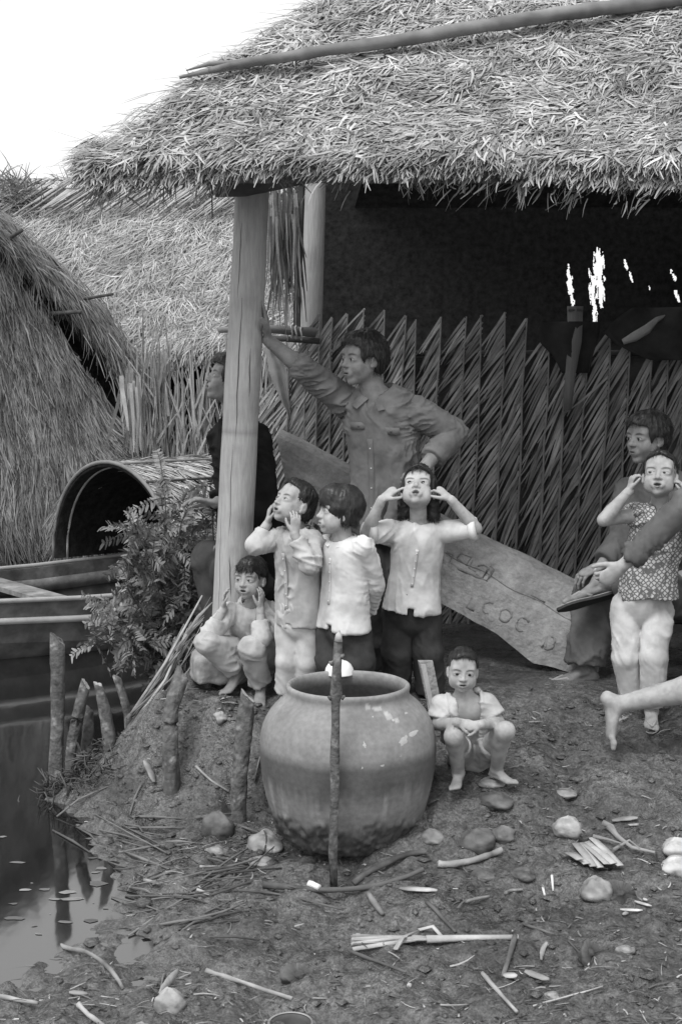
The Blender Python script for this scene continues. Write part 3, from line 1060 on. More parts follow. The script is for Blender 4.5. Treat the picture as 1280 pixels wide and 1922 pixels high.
# ================================================================== DRY PALM FENCE
fence = thing('palm_fence', 'ragged fence of upright dry palm leaves behind the covered boat', 'fence', (-1.1, 13.0, -.12))
FY = 12.9
xs_ = np.linspace(238, 585, 84)
for px in xs_:
    y_top = (655 if px < 325 else 695) + rng.uniform(-18, 34) if px < 420 else 640 + rng.uniform(-20, 50)
    lean = rng.normal(-.04, .06)
    top = W(px + rng.normal(0, 3), y_top, FY + rng.uniform(-.1, .1))
    n_ = 9
    z0 = -0.12
    H = top[2] - z0
    mb = MB()
    foot = V3(top[0] - lean * H * .4, top[1] + rng.normal(0, .03), z0)
    v, f = tube([foot, (foot + top) / 2 + V3(rng.normal(0, .02), 0, 0), top], [.013, .010, .005], 5)
    mb.add(v, f, rng.uniform(.7, 1.1))
    kk = rng.uniform(.15, .92, n_)
    root = foot + (top - foot) * kk[:, None]
    d = np.stack([rng.normal(.10, .22, n_), rng.normal(-.12, .08, n_), np.where(rng.random(n_) < .72, 1.0, -1.0)], 1)
    nn = np.stack([rng.normal(0, .7, n_), -np.ones(n_), np.zeros(n_)], 1)
    nn -= d * (nn * d).sum(1, keepdims=True) / (d * d).sum(1, keepdims=True); nn /= np.linalg.norm(nn, axis=1, keepdims=True)
    Ls = np.minimum(rng.uniform(.25, .6, n_), (1.12 - kk) * H + .06)
    Vb, q = blades(root, d, nn, Ls, rng.uniform(.012, .032, n_), droop=0, curl=rng.normal(0, .08, n_), fold=.2)
    mb.add(Vb, q, np.repeat(rng.uniform(.45, 1.15, n_), 8))
    mb.build('palm_leaf', MT['dry_frond'], fence, smooth=False)
for z in (.55, 1.1):
    v, f = tube([W(236, 800, FY + .08) * V3(1, 1, 0) + V3(0, 0, z), W(590, 800, FY + .08) * V3(1, 1, 0) + V3(0, 0, z)], .018, 6)
    mesh_obj('fence_rail', v, f, MT['dark_wood'], fence)
mb = MB()
a = W(300, 800, FY + .2); c = W(600, 800, FY + .2)
mb.add(*boxy(V3((a[0] + c[0]) / 2, FY + .2, .35), (1, 0, 0), (0, 1, 0), (0, 0, 1), .78, .01, .5))
mb.build('backing_mat', MT['dark_thatch'], fence, smooth=False)

# ================================================================== COVERED BOAT
boat = thing('covered_boat', 'wooden sampan with a barrel-vaulted woven canopy moored on dark water', 'boat', (-1.7, 10.3, -.5))
ax = unit(V3(1.4, 1.12, 0)); ay = unit(V3(-1.12, 1.4, 0))    # along, across (away)
O0 = V3(-1.14, 9.75, 0)                                      # near foot of the canopy mouth
Wd_ = 1.80


def BP(s, w, z):
    return O0 + ax * s + ay * w + V3(0, 0, z)


# hull: loft of sections from bow (left, out of frame) to stern
secs = []
ss = np.array([-2.6, -2.2, -1.7, -1.2, -.7, -.2, .4, 1.2, 2.0, 2.8, 3.4])
for s in ss:
    half = np.interp(s, [-2.6, -1.7, -.7, .3, 2.0, 3.4], [.20, .50, .78, .90, .80, .28])
    c = Wd_ / 2
    zt = np.interp(s, [-2.6, -1.2, 0, 1.5, 3.4], [.05, -.10, -.13, -.10, .08])
    zb = np.interp(s, [-2.6, -1.7, -.2, 2, 3.4], [-.35, -.62, -.72, -.68, -.3])
    prof = []
    for w_, z_ in [(-1.0, zt), (-.93, zt * .5 + zb * .5), (-.72, zb + .05), (0, zb), (.72, zb + .05), (.93, zt * .5 + zb * .5), (1.0, zt)]:
        prof.append(BP(s, c + half * w_, z_))
    inn = []
    for w_, z_ in [(.955, zt), (.88, zt * .5 + zb * .5), (.68, zb + .09), (0, zb + .05), (-.68, zb + .09), (-.88, zt * .5 + zb * .5), (-.955, zt)]:
        inn.append(BP(s, c + half * w_, z_))
    secs.append(prof + inn)
Vh = np.array(secs)
q = []
ns_ = 14
for i in range(len(ss) - 1):
    for k in range(ns_):
        k2 = (k + 1) % ns_
        q.append((i * ns_ + k, (i + 1) * ns_ + k, (i + 1) * ns_ + k2, i * ns_ + k2))
mesh_obj('hull', Vh.reshape(-1, 3), [np.array(q)], MT['boat_wood'], boat, smooth=False, tint=np.full(len(ss) * ns_, .8))
# gunwales, rubbing strakes
for idx, nm, dz, r_, mt in [(0, 'gunwale', .012, .016, 'boat_trim'), (6, 'gunwale', .012, .018, 'boat_trim')]:
    L_ = Vh[:, idx] + V3(0, 0, dz)
    v, f = tube(L_, r_, 8)
    mesh_obj(nm, v, f, MT[mt], boat)
L_ = np.array([Vh[i, 0] * .55 + Vh[i, 1] * .45 + V3(0, -.015, 0) for i in range(len(ss))])
v, f = tube(L_, .022, 8)
mesh_obj('rubbing_strake', v, f, MT['boat_trim'], boat)
L_ = np.array([Vh[i, 7] * .55 + Vh[i, 8] * .45 + V3(0, -.03, 0) for i in range(len(ss))])
v, f = sheet(L_, .10, (0, 0, 1), .012)
mesh_obj('inner_plank', v, f, MT['boat_wood'], boat, tint=np.full(len(v), 1.25))
# thwarts
for s, w, mt in [(-.62, .11, 'boat_wood'), (-.72, .10, 'boat_wood'), (-1.45, .16, 'boat_wood'), (-1.7, .12, 'boat_wood')]:
    half = np.interp(s, [-2.6, -1.7, -.7, .3], [.20, .50, .78, .90]) * .93
    c = Wd_ / 2
    z_ = -.17 if s > -1 else -.20
    v, f = boxy((BP(s, c, z_)), ay, ax, (0, 0, 1), half, w * .46, .017)
    mesh_obj('thwart', v, f, MT[mt], boat, smooth=False, tint=np.full(8, 1.9))
v, f = boxy(BP(-1.1, Wd_ / 2, -.3), ax, ay, (0, 0, 1), .5, .35, .012)
mesh_obj('floor_board', v, f, MT['boat_wood'], boat, smooth=False)
# canopy: half ellipse arches
Hc = .80


def arch(s, th, r=1.0, inset=0.0):
    # th 0..pi from near foot over the top to the far foot
    c = Wd_ / 2
    return BP(s, c - (c - inset) * math.cos(th), -.08 + (Hc - inset) * max(0.0, math.sin(th)) ** .92)


thA = np.linspace(0, math.pi, 33)
sA = np.linspace(0, 2.3, 14)
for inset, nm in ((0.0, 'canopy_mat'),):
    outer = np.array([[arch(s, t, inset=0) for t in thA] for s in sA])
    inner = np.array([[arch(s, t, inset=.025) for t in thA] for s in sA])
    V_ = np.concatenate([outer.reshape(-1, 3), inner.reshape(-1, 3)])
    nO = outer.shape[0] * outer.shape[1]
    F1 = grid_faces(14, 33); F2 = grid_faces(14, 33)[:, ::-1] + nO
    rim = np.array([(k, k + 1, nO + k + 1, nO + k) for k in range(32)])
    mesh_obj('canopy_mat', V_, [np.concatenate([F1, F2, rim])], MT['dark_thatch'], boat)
# woven straw running over the canopy
mb = MB()
n_ = 9000
s = rng.uniform(0, 2.3, n_); t = rng.uniform(.02, math.pi * .8, n_)
root = np.array([arch(a, b_, inset=-.012) for a, b_ in zip(s, t)])
d2 = np.array([arch(a + .02, b_ - .06, inset=-.012) for a, b_ in zip(s, t)]) - root
nr = np.array([arch(a, b_, inset=-.1) for a, b_ in zip(s, t)]) - root
nr /= np.linalg.norm(nr, axis=1, keepdims=True)
d2 += rng.normal(0, .006, (n_, 3))
nr2 = nr + rng.normal(0, .25, (n_, 3))
nr2 -= d2 * (nr2 * d2).sum(1, keepdims=True) / (d2 * d2).sum(1, keepdims=True); nr2 /= np.linalg.norm(nr2, axis=1, keepdims=True)
Vb, q = blades(root, d2, nr2, rng.uniform(.10, .22, n_), rng.uniform(.007, .014, n_), droop=.04)
mb.add(Vb, q, np.repeat(rng.uniform(.75, 1.35, n_), 8))
o = mb.build('canopy_straw', MT['straw'], boat, smooth=False); o['kind'] = 'stuff'
for k, s in enumerate((.0, .05, .1)):
    L_ = np.array([arch(s, t, inset=-.014 + .018 * k) for t in thA])
    v, f = tube(L_, [.016, .012, .012][k], 6)
    mesh_obj('canopy_hoop', v, f, MT['bamboo'] if k == 0 else MT['dry_frond'], boat)
for s in (.75, 1.5, 2.2):
    L_ = np.array([arch(s, t, inset=-.03) for t in thA])
    v, f = tube(L_, .010, 6)
    mesh_obj('canopy_hoop', v, f, MT['dark_wood'], boat)
for t in (.62, .98, 1.35):
    L_ = np.array([arch(s, t, inset=-.034) for s in sA])
    v, f = tube(L_, .010, 6)
    mesh_obj('canopy_batten', v, f, MT['dark_wood'] if t < 1.2 else MT['bamboo'], boat)
# ragged straw hanging round the far foot of the mouth
mb = MB()
n_ = 120
t = rng.uniform(2.5, 3.1, n_)
root = np.array([arch(rng.uniform(-.02, .3), b_, inset=-.05) for b_ in t])
d = np.stack([rng.normal(-.55, .15, n_), rng.normal(.1, .1, n_), -np.ones(n_)], 1)
nn = np.tile(V3(-.4, -1, .2), (n_, 1)) + rng.normal(0, .4, (n_, 3))
nn -= d * (nn * d).sum(1, keepdims=True) / (d * d).sum(1, keepdims=True); nn /= np.linalg.norm(nn, axis=1, keepdims=True)
Vb, q = blades(root, d, nn, rng.uniform(.08, .22, n_), rng.uniform(.006, .014, n_), droop=.05)
mb.add(Vb, q, np.repeat(rng.uniform(.3, .8, n_), 8))
o = mb.build('mouth_fringe', MT['straw'], boat, smooth=False); o['kind'] = 'stuff'
# closed back of the shelter keeps it dark inside
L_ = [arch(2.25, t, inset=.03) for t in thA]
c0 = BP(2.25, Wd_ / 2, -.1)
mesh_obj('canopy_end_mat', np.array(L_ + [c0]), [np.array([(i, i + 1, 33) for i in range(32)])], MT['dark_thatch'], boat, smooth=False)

# ================================================================== BUSH ON THE BANK
bush = thing('leafy_bush', 'bushy water-edge shrub with small pinnate leaves left of the big post', 'bush', (-.98, 7.9, -.35))
mb = MB(); mbL = MB()
base = V3(-.86, 7.9, -.42)
tips = []
for i in range(52):
    px = rng.uniform(178, 408); py = rng.uniform(885, 1225)
    # leave the outline uneven: lean lower-left to upper-right
    if px < 235 and py < 1130: py = rng.uniform(1130, 1215)
    if px < 290 and py < 960: py += 90
    tip = W(px, py, 7.8 + rng.uniform(-.35, .45))
    mid = base * .45 + tip * .55 + V3(rng.normal(0, .05), rng.normal(0, .05), .12)
    pts = [base + rng.normal(0, .03, 3), base * .7 + mid * .3, mid, tip]
    v, f = tube(pts, [.010, .008, .006, .003], 5)
    mb.add(v, f)
    for k in np.linspace(.25, 1, 6):
        s = np.interp(k, [0, .33, .66, 1], [0, 1, 2, 3]); j = min(int(s), 2)
        p = pts[j] * (1 - (s - j)) + pts[j + 1] * (s - j)
        # one pinnate spray
        for r_ in range(3):
            dr = unit(rng.normal(0, 1, 3) + V3(-.15, -.45, .35))
            Ls = rng.uniform(.10, .22)
            sp = [p, p + dr * Ls * .5 + V3(0, 0, .01), p + dr * Ls - V3(0, 0, .03)]
            v, f = tube(sp, [.0025, .002, .001], 4)
            mb.add(v, f)
            nl = 9
            kk = np.repeat(np.linspace(.15, 1, nl), 2)
            rt = np.array([sp[0] + (sp[2] - sp[0]) * a for a in kk]) + V3(0, 0, .004)
            sd = unit(np.cross(dr, rng.normal(0, 1, 3)))
            sg = np.tile([1, -1], nl)
            d = dr * .5 + sg[:, None] * sd + rng.normal(0, .18, (nl * 2, 3))
            nn = np.cross(dr, sd) + rng.normal(0, .3, (nl * 2, 3))
            nn[nn[:, 2] < 0] *= -1
            nn -= d * (nn * d).sum(1, keepdims=True) / (d * d).sum(1, keepdims=True); nn /= np.linalg.norm(nn, axis=1, keepdims=True)
            Vb, q = blades(rt, d, nn, rng.uniform(.026, .048, nl * 2), rng.uniform(.013, .022, nl * 2), droop=.15, seg=2, taper=.3)
            mbL.add(Vb, q, np.repeat(rng.uniform(.7, 1.7, nl * 2), 6))
mb.build('stem', MT['stem'], bush)
o = mbL.build('foliage', MT['leaf'], bush, smooth=False); o['kind'] = 'stuff'
# ================================================================== SOFT BODIES: distance fields turned into one mesh
class Field:
    def __init__(s):
        s.p = []
        s.bias = 0.0

    def add(s, fn, c, R, k=0.01, op='u'):
        s.p.append((fn, np.asarray(c, float), float(R), float(k), op))
        return s

    def __call__(s, P):
        d = np.full(len(P), 0.25)
        lo = P.min(0); hi = P.max(0)
        whole = bool((hi - lo).max() < .3)
        for fn, c, R, k, op in s.p:
            r = R + k + 0.02
            if (c + r < lo).any() or (c - r > hi).any(): continue
            if whole:
                near = slice(None)
            else:
                r += .06
                near = np.nonzero((np.abs(P[:, 0] - c[0]) < r) & (np.abs(P[:, 1] - c[1]) < r) & (np.abs(P[:, 2] - c[2]) < r))[0]
                if len(near) == 0: continue
            b = fn(P[near]); a = d[near]
            if op == 's':
                b = -b
                if k > 0:
                    h = np.maximum(k - np.abs(a - b), 0) / k
                    d[near] = np.maximum(a, b) + h * h * k * 0.25
                else:
                    d[near] = np.maximum(a, b)
            elif k > 0:
                h = np.maximum(k - np.abs(a - b), 0) / k
                d[near] = np.minimum(a, b) - h * h * k * 0.25
            else:
                d[near] = np.minimum(a, b)
        return d - s.bias

    # ---- primitives
    def cone(s, a, b, ra, rb, k=0.01, flat=None, cut=False, op='u', cuta=False):
        a = np.asarray(a, float); b = np.asarray(b, float)
        L = np.linalg.norm(b - a); u = (b - a) / max(L, 1e-9)
        if flat is not None:
            n = np.asarray(flat[0], float); n = unit(n - u * (n @ u)); f = flat[1]
        rm = max(ra, rb)

        def fn(P):
            q = P - a
            s0 = q @ u
            t = np.clip(s0, 0, L)
            w = q - np.outer(t, u)
            if flat is not None:
                wn = w @ n
                w2 = (w * w).sum(1) - wn * wn + (wn / f) ** 2
            else:
                w2 = (w * w).sum(1)
            r = ra + (rb - ra) * (t / max(L, 1e-9))
            d = np.sqrt(np.maximum(w2, 0)) - r
            if flat is not None:
                d = d * (f ** 0.4)
            if cut: d = np.maximum(d, s0 - L)
            if cuta: d = np.maximum(d, -s0)
            return d
        return s.add(fn, (a + b) / 2, L / 2 + rm, k, op)

    def chain(s, pts, rads, k=0.01, flat=None):
        for i in range(len(pts) - 1):
            s.cone(pts[i], pts[i + 1], rads[i], rads[i + 1], k, flat)
        return s

    def ell(s, c, rad, R=None, k=0.01, op='u'):
        c = np.asarray(c, float); rad = np.asarray(rad, float)
        Rm = np.eye(3) if R is None else R
        mr = rad.min()

        def fn(P):
            q = (P - c) @ Rm / rad
            l = np.sqrt((q * q).sum(1))
            g = np.sqrt(((q / rad) ** 2).sum(1))
            return np.where(l > 1e-6, l * (l - 1) / np.maximum(g, 1e-6), -mr)
        return s.add(fn, c, rad.max(), k, op)

    def half(s, c, n, R, k=0.0, op='s'):
        """removes everything on the n side of the plane, within reach R of c"""
        c = np.asarray(c, float); n = unit(n)
        return s.add(lambda P: -((P - c) @ n), c, R, k, op)

    def box(s, c, ax, ay, az, hx, hy, hz, r=0.0, k=0.0, op='u'):
        c = np.asarray(c, float); A = np.stack([unit(ax), unit(ay), unit(az)], 1); hv = np.array([hx, hy, hz]) - r

        def fn(P):
            q = np.abs((P - c) @ A) - hv
            return np.sqrt((np.maximum(q, 0) ** 2).sum(1)) + np.minimum(q.max(1), 0) - r
        return s.add(fn, c, math.sqrt(hx * hx + hy * hy + hz * hz), k, op)

    def bounds(s, pad=0.03):
        lo = np.min([c - R for f, c, R, k, op in s.p if op == 'u'], 0) - pad
        hi = np.max([c + R for f, c, R, k, op in s.p if op == 'u'], 0) + pad
        return lo, hi


def surface(f, lo, hi, h, B=8):
    lo = np.asarray(lo, float); hi = np.asarray(hi, float)
    nb = np.maximum(np.ceil((hi - lo) / (h * B)).astype(int), 1)
    n = nb * B
    bi = np.stack(np.meshgrid(*[np.arange(v) for v in nb], indexing='ij'), -1).reshape(-1, 3)
    cen = lo + (bi * B + (B - 1) / 2) * h
    dc = f(cen)
    act = np.abs(dc) < B * h * 1.0 + 0.004
    sb = np.where(dc < 0, -1.0, 1.0).reshape(nb)
    vol = np.repeat(np.repeat(np.repeat(sb, B, 0), B, 1), B, 2).astype(np.float32)
    loc = np.stack(np.meshgrid(*[np.arange(B)] * 3, indexing='ij'), -1).reshape(-1, 3)
    ab = bi[act]
    key = (ab // 3) @ np.array((1, 1000, 1000000))
    od = np.argsort(key, kind='stable'); ab = ab[od]; key = key[od]
    cut = np.concatenate(([0], np.nonzero(np.diff(key))[0] + 1, [len(ab)]))
    for s0, s1 in zip(cut[:-1], cut[1:]):
        idx = (ab[s0:s1, None, :] * B + loc[None]).reshape(-1, 3)
        vol[idx[:, 0], idx[:, 1], idx[:, 2]] = f(lo + idx * h)
    S = vol < 0
    cs = np.zeros(tuple(n - 1), np.int8)
    offs = [(i, j, k) for i in (0, 1) for j in (0, 1) for k in (0, 1)]
    for i, j, k in offs:
        cs += S[i:n[0] - 1 + i, j:n[1] - 1 + j, k:n[2] - 1 + k]
    cells = np.argwhere((cs > 0) & (cs < 8))
    if len(cells) == 0:
        return np.zeros((0, 3)), np.zeros((0, 4), int)
    cv = {o: vol[cells[:, 0] + o[0], cells[:, 1] + o[1], cells[:, 2] + o[2]].astype(float) for o in offs}
    acc = np.zeros((len(cells), 3)); cnt = np.zeros(len(cells))
    for ax in range(3):
        for o in offs:
            if o[ax]: continue
            o2 = list(o); o2[ax] = 1; o2 = tuple(o2)
            a, b = cv[o], cv[o2]
            m = (a < 0) != (b < 0)
            t = np.where(m, a / np.where(m, a - b, 1), 0)
            p = np.tile(np.array(o, float), (len(cells), 1)); p[:, ax] = t
            acc += p * m[:, None]; cnt += m
    V = lo + (cells + acc / cnt[:, None]) * h
    vid = np.full(tuple(n - 1), -1, np.int32)
    vid[cells[:, 0], cells[:, 1], cells[:, 2]] = np.arange(len(cells))
    Q = []
    for ax in range(3):
        sl0 = [slice(None)] * 3; sl1 = [slice(None)] * 3
        sl0[ax] = slice(0, n[ax] - 1); sl1[ax] = slice(1, n[ax])
        E = np.argwhere(S[tuple(sl0)] != S[tuple(sl1)])
        a1, a2 = (ax + 1) % 3, (ax + 2) % 3
        E = E[(E[:, a1] > 0) & (E[:, a2] > 0) & (E[:, a1] < n[a1] - 1) & (E[:, a2] < n[a2] - 1)]
        ins = S[E[:, 0], E[:, 1], E[:, 2]]
        c = []
        for d1, d2 in ((-1, -1), (0, -1), (0, 0), (-1, 0)):
            e = E.copy(); e[:, a1] += d1; e[:, a2] += d2
            c.append(vid[e[:, 0], e[:, 1], e[:, 2]])
        q = np.stack(c, 1)
        q[~ins] = q[~ins][:, ::-1]
        Q.append(q[(q >= 0).all(1)])
    return V, np.concatenate(Q)


def vnormals(V, Q):
    n = np.cross(V[Q[:, 2]] - V[Q[:, 0]], V[Q[:, 3]] - V[Q[:, 1]])
    N = np.zeros_like(V)
    for k in range(4):
        np.add.at(N, Q[:, k], n)
    return N / np.maximum(np.linalg.norm(N, axis=1, keepdims=True), 1e-12)


def compact(V, Q):
    used = np.zeros(len(V), bool); used[Q.ravel()] = True
    mp = np.cumsum(used) - 1
    return V[used], mp[Q]


def folds(V, N, amp, bones=None, s=16.0, off=0.0, stretch=(1, 1, .4)):
    """cloth creases. bones: list of (a, b, ks, kt): ks creases per metre along the bone, kt across it"""
    if not bones:
        bones = [(V.mean(0) - V3(0, 0, .3), V.mean(0) + V3(0, 0, .3), 9, 22)]
    D = []; H_ = []
    for a, b, ks, kt in bones:
        a = np.asarray(a, float); b = np.asarray(b, float)
        L = np.linalg.norm(b - a); u = (b - a) / max(L, 1e-6)
        q = V - a; t = np.clip(q @ u, 0, L); w = q - np.outer(t, u)
        D.append(np.linalg.norm(w, axis=1))
        sc = q @ u
        P = np.outer(sc * ks, u) + (q - np.outer(sc, u)) * kt
        # creases lean over and wander
        P = P + 0.55 * np.stack([vnoise(V, 7, off), vnoise(V, 7, off + 5), vnoise(V, 7, off + 9)], 1)
        # slanting pull lines
        sl = np.cross(u, V3(0, -1, 0)); sl = sl if np.linalg.norm(sl) > .1 else V3(1, 0, 0)
        P = P + np.outer((q @ unit(sl)) * ks * .9, u)
        r1 = (1 - np.abs(vnoise(P * .8, 1.0, off))) ** 5.0
        r2 = (1 - np.abs(vnoise(P, 1.9, off + 13))) ** 4.0
        gate = np.clip(.25 + 1.5 * vnoise(V, 6.0, off + 40), 0, 1.4)
        gate2 = np.clip(.2 + 1.4 * vnoise(V, 8.0, off + 60), 0, 1.2)
        H_.append(gate * (r1 - .15) * 1.5 + .7 * gate2 * (r2 - .15))
    D = np.array(D); H_ = np.array(H_)
    Wt = np.exp(-(D - D.min(0)) / .02)
    h = (Wt * H_).sum(0) / Wt.sum(0)
    return V + N * (amp * (h + .45 * vnoise(V, 5, off + 3) + .06 * vnoise(V, 70, off + 3)))[:, None]


def headframe(fwd, up=(0, 0, 1), roll=0.0):
    f = unit(fwd)
    l = unit(np.cross(np.asarray(up, float), f))
    u = np.cross(f, l)
    if roll:
        l2 = l * math.cos(roll) + u * math.sin(roll)
        u = -l * math.sin(roll) + u * math.cos(roll); l = l2
    return np.stack([l, -f, u], 1)      # columns: person's left, back, up


# ------------------------------------------------------------------ head
def head_prims(F, c, R, H, kid=True, mouth=0.0, neck=None, ears=True, jaw=1.0, eye_open=1.0):
    def p(x, y, z): return c + R @ (np.array((x, y, z)) * H)
    ez = -0.035 if kid else 0.0
    fat = 1.0 if kid else 0.55
    F.ell(p(0, .07, .12), np.array((.345, .415, .375)) * H, R, .02 * H)
    F.ell(p(0, -.10, -.13), np.array((.285 * jaw, .275, .345)) * H, R, .10 * H)
    F.ell(p(0, -.02, -.20), np.array((.275 * jaw, .25, .24)) * H, R, .10 * H)
    F.ell(p(0, -.265, -.42), np.array((.09, .085, .075)) * H, R, .10 * H)
    for s in (-1, 1):
        F.ell(p(.17 * s, -.235, ez - .15), np.array((.115, .10, .12)) * H * (1 if kid else .9), R, .09 * H)
        if kid: F.ell(p(.19 * s, -.17, -.30), np.array((.10, .10, .10)) * H, R, .10 * H)
    F.cone(p(-.19, -.27, ez + .115), p(.19, -.27, ez + .115), .075 * H, .075 * H, .08 * H)
    F.ell(p(0, -.19, .20), np.array((.22, .13, .15)) * H, R, .10 * H)
    # eye hollows, lids
    for s in (-1, 1):
        F.ell(p(.145 * s, -.43, ez + .01), np.array((.10, .085, .062)) * H, R, .06 * H, op='s')
        F.ell(p(.148 * s, -.283, ez + .002), np.array((.098, .088, .068)) * H, R, .035 * H)
    # nose
    F.cone(p(0, -.345, ez + .05), p(0, -.420, ez - .108), .030 * H, .040 * H, .055 * H)
    F.ell(p(0, -.428, ez - .116), np.array((.052, .045, .040)) * H, R, .035 * H)
    for s in (-1, 1):
        F.ell(p(.056 * s, -.385, ez - .128), np.array((.036, .042, .032)) * H, R, .025 * H)
    # lips
    mz = -.290 if kid else -.268
    mo = mouth * .5
    F.ell(p(0, -.345, mz), np.array((.13, .06, .085)) * H, R, .06 * H)
    for s in (-1, 1):
        F.cone(p(.012 * s, -.408, mz + .026 + mo * .04), p(.095 * s, -.365, mz + .004), .020 * H, .010 * H, .014 * H)
        F.cone(p(0, -.402, mz - .026 - mo * .07), p(.085 * s, -.368, mz - .004 - mo * .02), .024 * H, .010 * H, .014 * H)
    # mouth slit / opening
    F.ell(p(0, -.42, mz - mo * .015), np.array((.085, .085, .007 + .042 * mouth)) * H, R, .008 * H, op='s')
    for s in (-1, 1):   # nostrils
        F.ell(p(.030 * s, -.435, ez - .156), np.array((.013, .024, .009)) * H, R, .008 * H, op='s')
        # almond opening of the lids
        F.ell(p(.145 * s, -.385, ez + .003), np.array((.070, .075, (.019 * eye_open))) * H, R, .006 * H, op='s')
    if ears:
        for s in (-1, 1):
            F.ell(p(.345 * s, .05, ez - .05), np.array((.040, .075, .115)) * H, R, .035 * H)
            F.ell(p(.395 * s, .03, ez - .04), np.array((.022, .034, .060)) * H, R, .02 * H, op='s')
            F.ell(p(.34 * s, .00, ez - .14), np.array((.025, .04, .04)) * H, R, .02 * H)
    return ez, mz


def head_tint(V, c, R, H, ez, mz, mouth=0.0, brow=.35, lip=.66):
    q = ((V - c) @ R) / H
    t = np.ones(len(V))
    fr = q[:, 1] < -.2
    # brows: short dark arcs
    for s in (-1, 1):
        x = (q[:, 0] * s - .15) / .105
        z = (q[:, 2] - (ez + .105) + .02 * x * x - .006 * x) / .021
        m = np.clip(1.25 - (x * x) ** 1.5 - z * z, 0, 1) * fr
        t = t * (1 - (1 - brow) * m)
        # lash line round the opening
        x = (q[:, 0] * s - .145) / .085; z = (q[:, 2] - ez - .010) / .036
        m = np.clip((1.15 - x * x - z * z) * 2.0, 0, 1) * (q[:, 2] > ez + .010) * fr
        t = t * (1 - .45 * m)
    x = q[:, 0] / .105; z = (q[:, 2] - mz) / (.052 + .03 * mouth)
    m = np.clip((1 - x * x - z * z) * 2.2, 0, 1) * (q[:, 1] < -.3)
    t = t * (1 - (1 - lip) * m)
    # inside of the mouth and nostrils
    m = ((np.abs(q[:, 0]) < .08) & (np.abs(q[:, 2] - mz) < .006 + .04 * mouth) & (q[:, 1] > -.375) & (q[:, 1] < -.2))
    t = np.where(m, .22, t)
    return t


def make_eyes(parent, c, R, H, ez, gaze=(0, -1, 0), skin=True):
    for s in (-1, 1):
        ctr = c + R @ (np.array((.145 * s, -.272, ez)) * H)
        r = .094 * H
        u = np.linspace(0, 2 * math.pi, 21)[:-1]; v = np.linspace(0, math.pi, 25)
        g = unit(R @ unit(gaze))
        a, b, _ = frame_of(g)
        V = [ctr + r * (math.cos(t) * g + math.sin(t) * (math.cos(w) * a + math.sin(w) * b)) for t in v for w in u]
        tt = np.array([(0.02 if t < .20 else .06 if t < .50 else 1.0) for t in v for w in u])
        q = []
        for i in range(24):
            for k in range(20):
                q.append((i * 20 + k, (i + 1) * 20 + k, (i + 1) * 20 + (k + 1) % 20, i * 20 + (k + 1) % 20))
        mesh_obj('eye', np.array(V), np.array(q), MT['eye'], parent, tint=tt)


# ------------------------------------------------------------------ hands and feet
def hand_prims(F, w, d, n, s, side, curl=(.25, .35, .3), spread=.10, thumb=(.7, .35, .25), curls=None, k=.004, point=None):
    """w wrist, d finger direction, n palm normal (palm faces n), s hand length, side = +1 when the thumb lies along cross(d, n)"""
    d = unit(d); n = unit(n - d * (n @ d)); t = np.cross(d, n) * side
    w = np.asarray(w, float)
    F.cone(w - d * .06 * s, w + d * .16 * s, .135 * s, .17 * s, .05 * s, flat=(n, .62))
    F.cone(w + d * .14 * s, w + d * .45 * s, .185 * s, .205 * s, .05 * s, flat=(n, .40))
    F.ell(w + d * .22 * s + t * .12 * s + n * .04 * s, (.10 * s, .10 * s, .10 * s), None, .05 * s)
    lens = [.47, .53, .50, .39]
    lat = [.155, .055, -.048, -.148]
    for i in range(4):
        cv = curl if curls is None else curls[i]
        base = w + d * (.47 - .02 * abs(i - 1.2)) * s + t * lat[i] * s
        ang = 0
        dd = unit(d + t * (lat[i] * spread * 10 * .5))
        p = base; r = .049 * s * (1 if i < 3 else .88)
        for j, (fr, cu) in enumerate(zip((.45, .31, .24), cv)):
            ang += cu
            di = dd * math.cos(ang) + n * math.sin(ang)
            q = p + di * lens[i] * fr * s
            F.cone(p, q, r, r * .88, .005 if j else .012 * s)
            p = q; r *= .88
    # thumb leaves the side of the palm near its base
    p = w + d * .14 * s + t * .12 * s
    di = unit(d * math.cos(thumb[0]) + t * math.sin(thumb[0]) + n * thumb[1])
    q = p + di * .22 * s
    F.cone(p, q, .085 * s, .066 * s, .03 * s)
    di2 = unit(di + d * thumb[2] + n * .15 - t * .15)
    q2 = q + di2 * .18 * s
    F.cone(q, q2, .064 * s, .058 * s, .012 * s)
    di3 = unit(di2 + d * thumb[2] * .6 + n * .1 - t * .25)
    F.cone(q2, q2 + di3 * .13 * s, .056 * s, .044 * s, .008 * s)


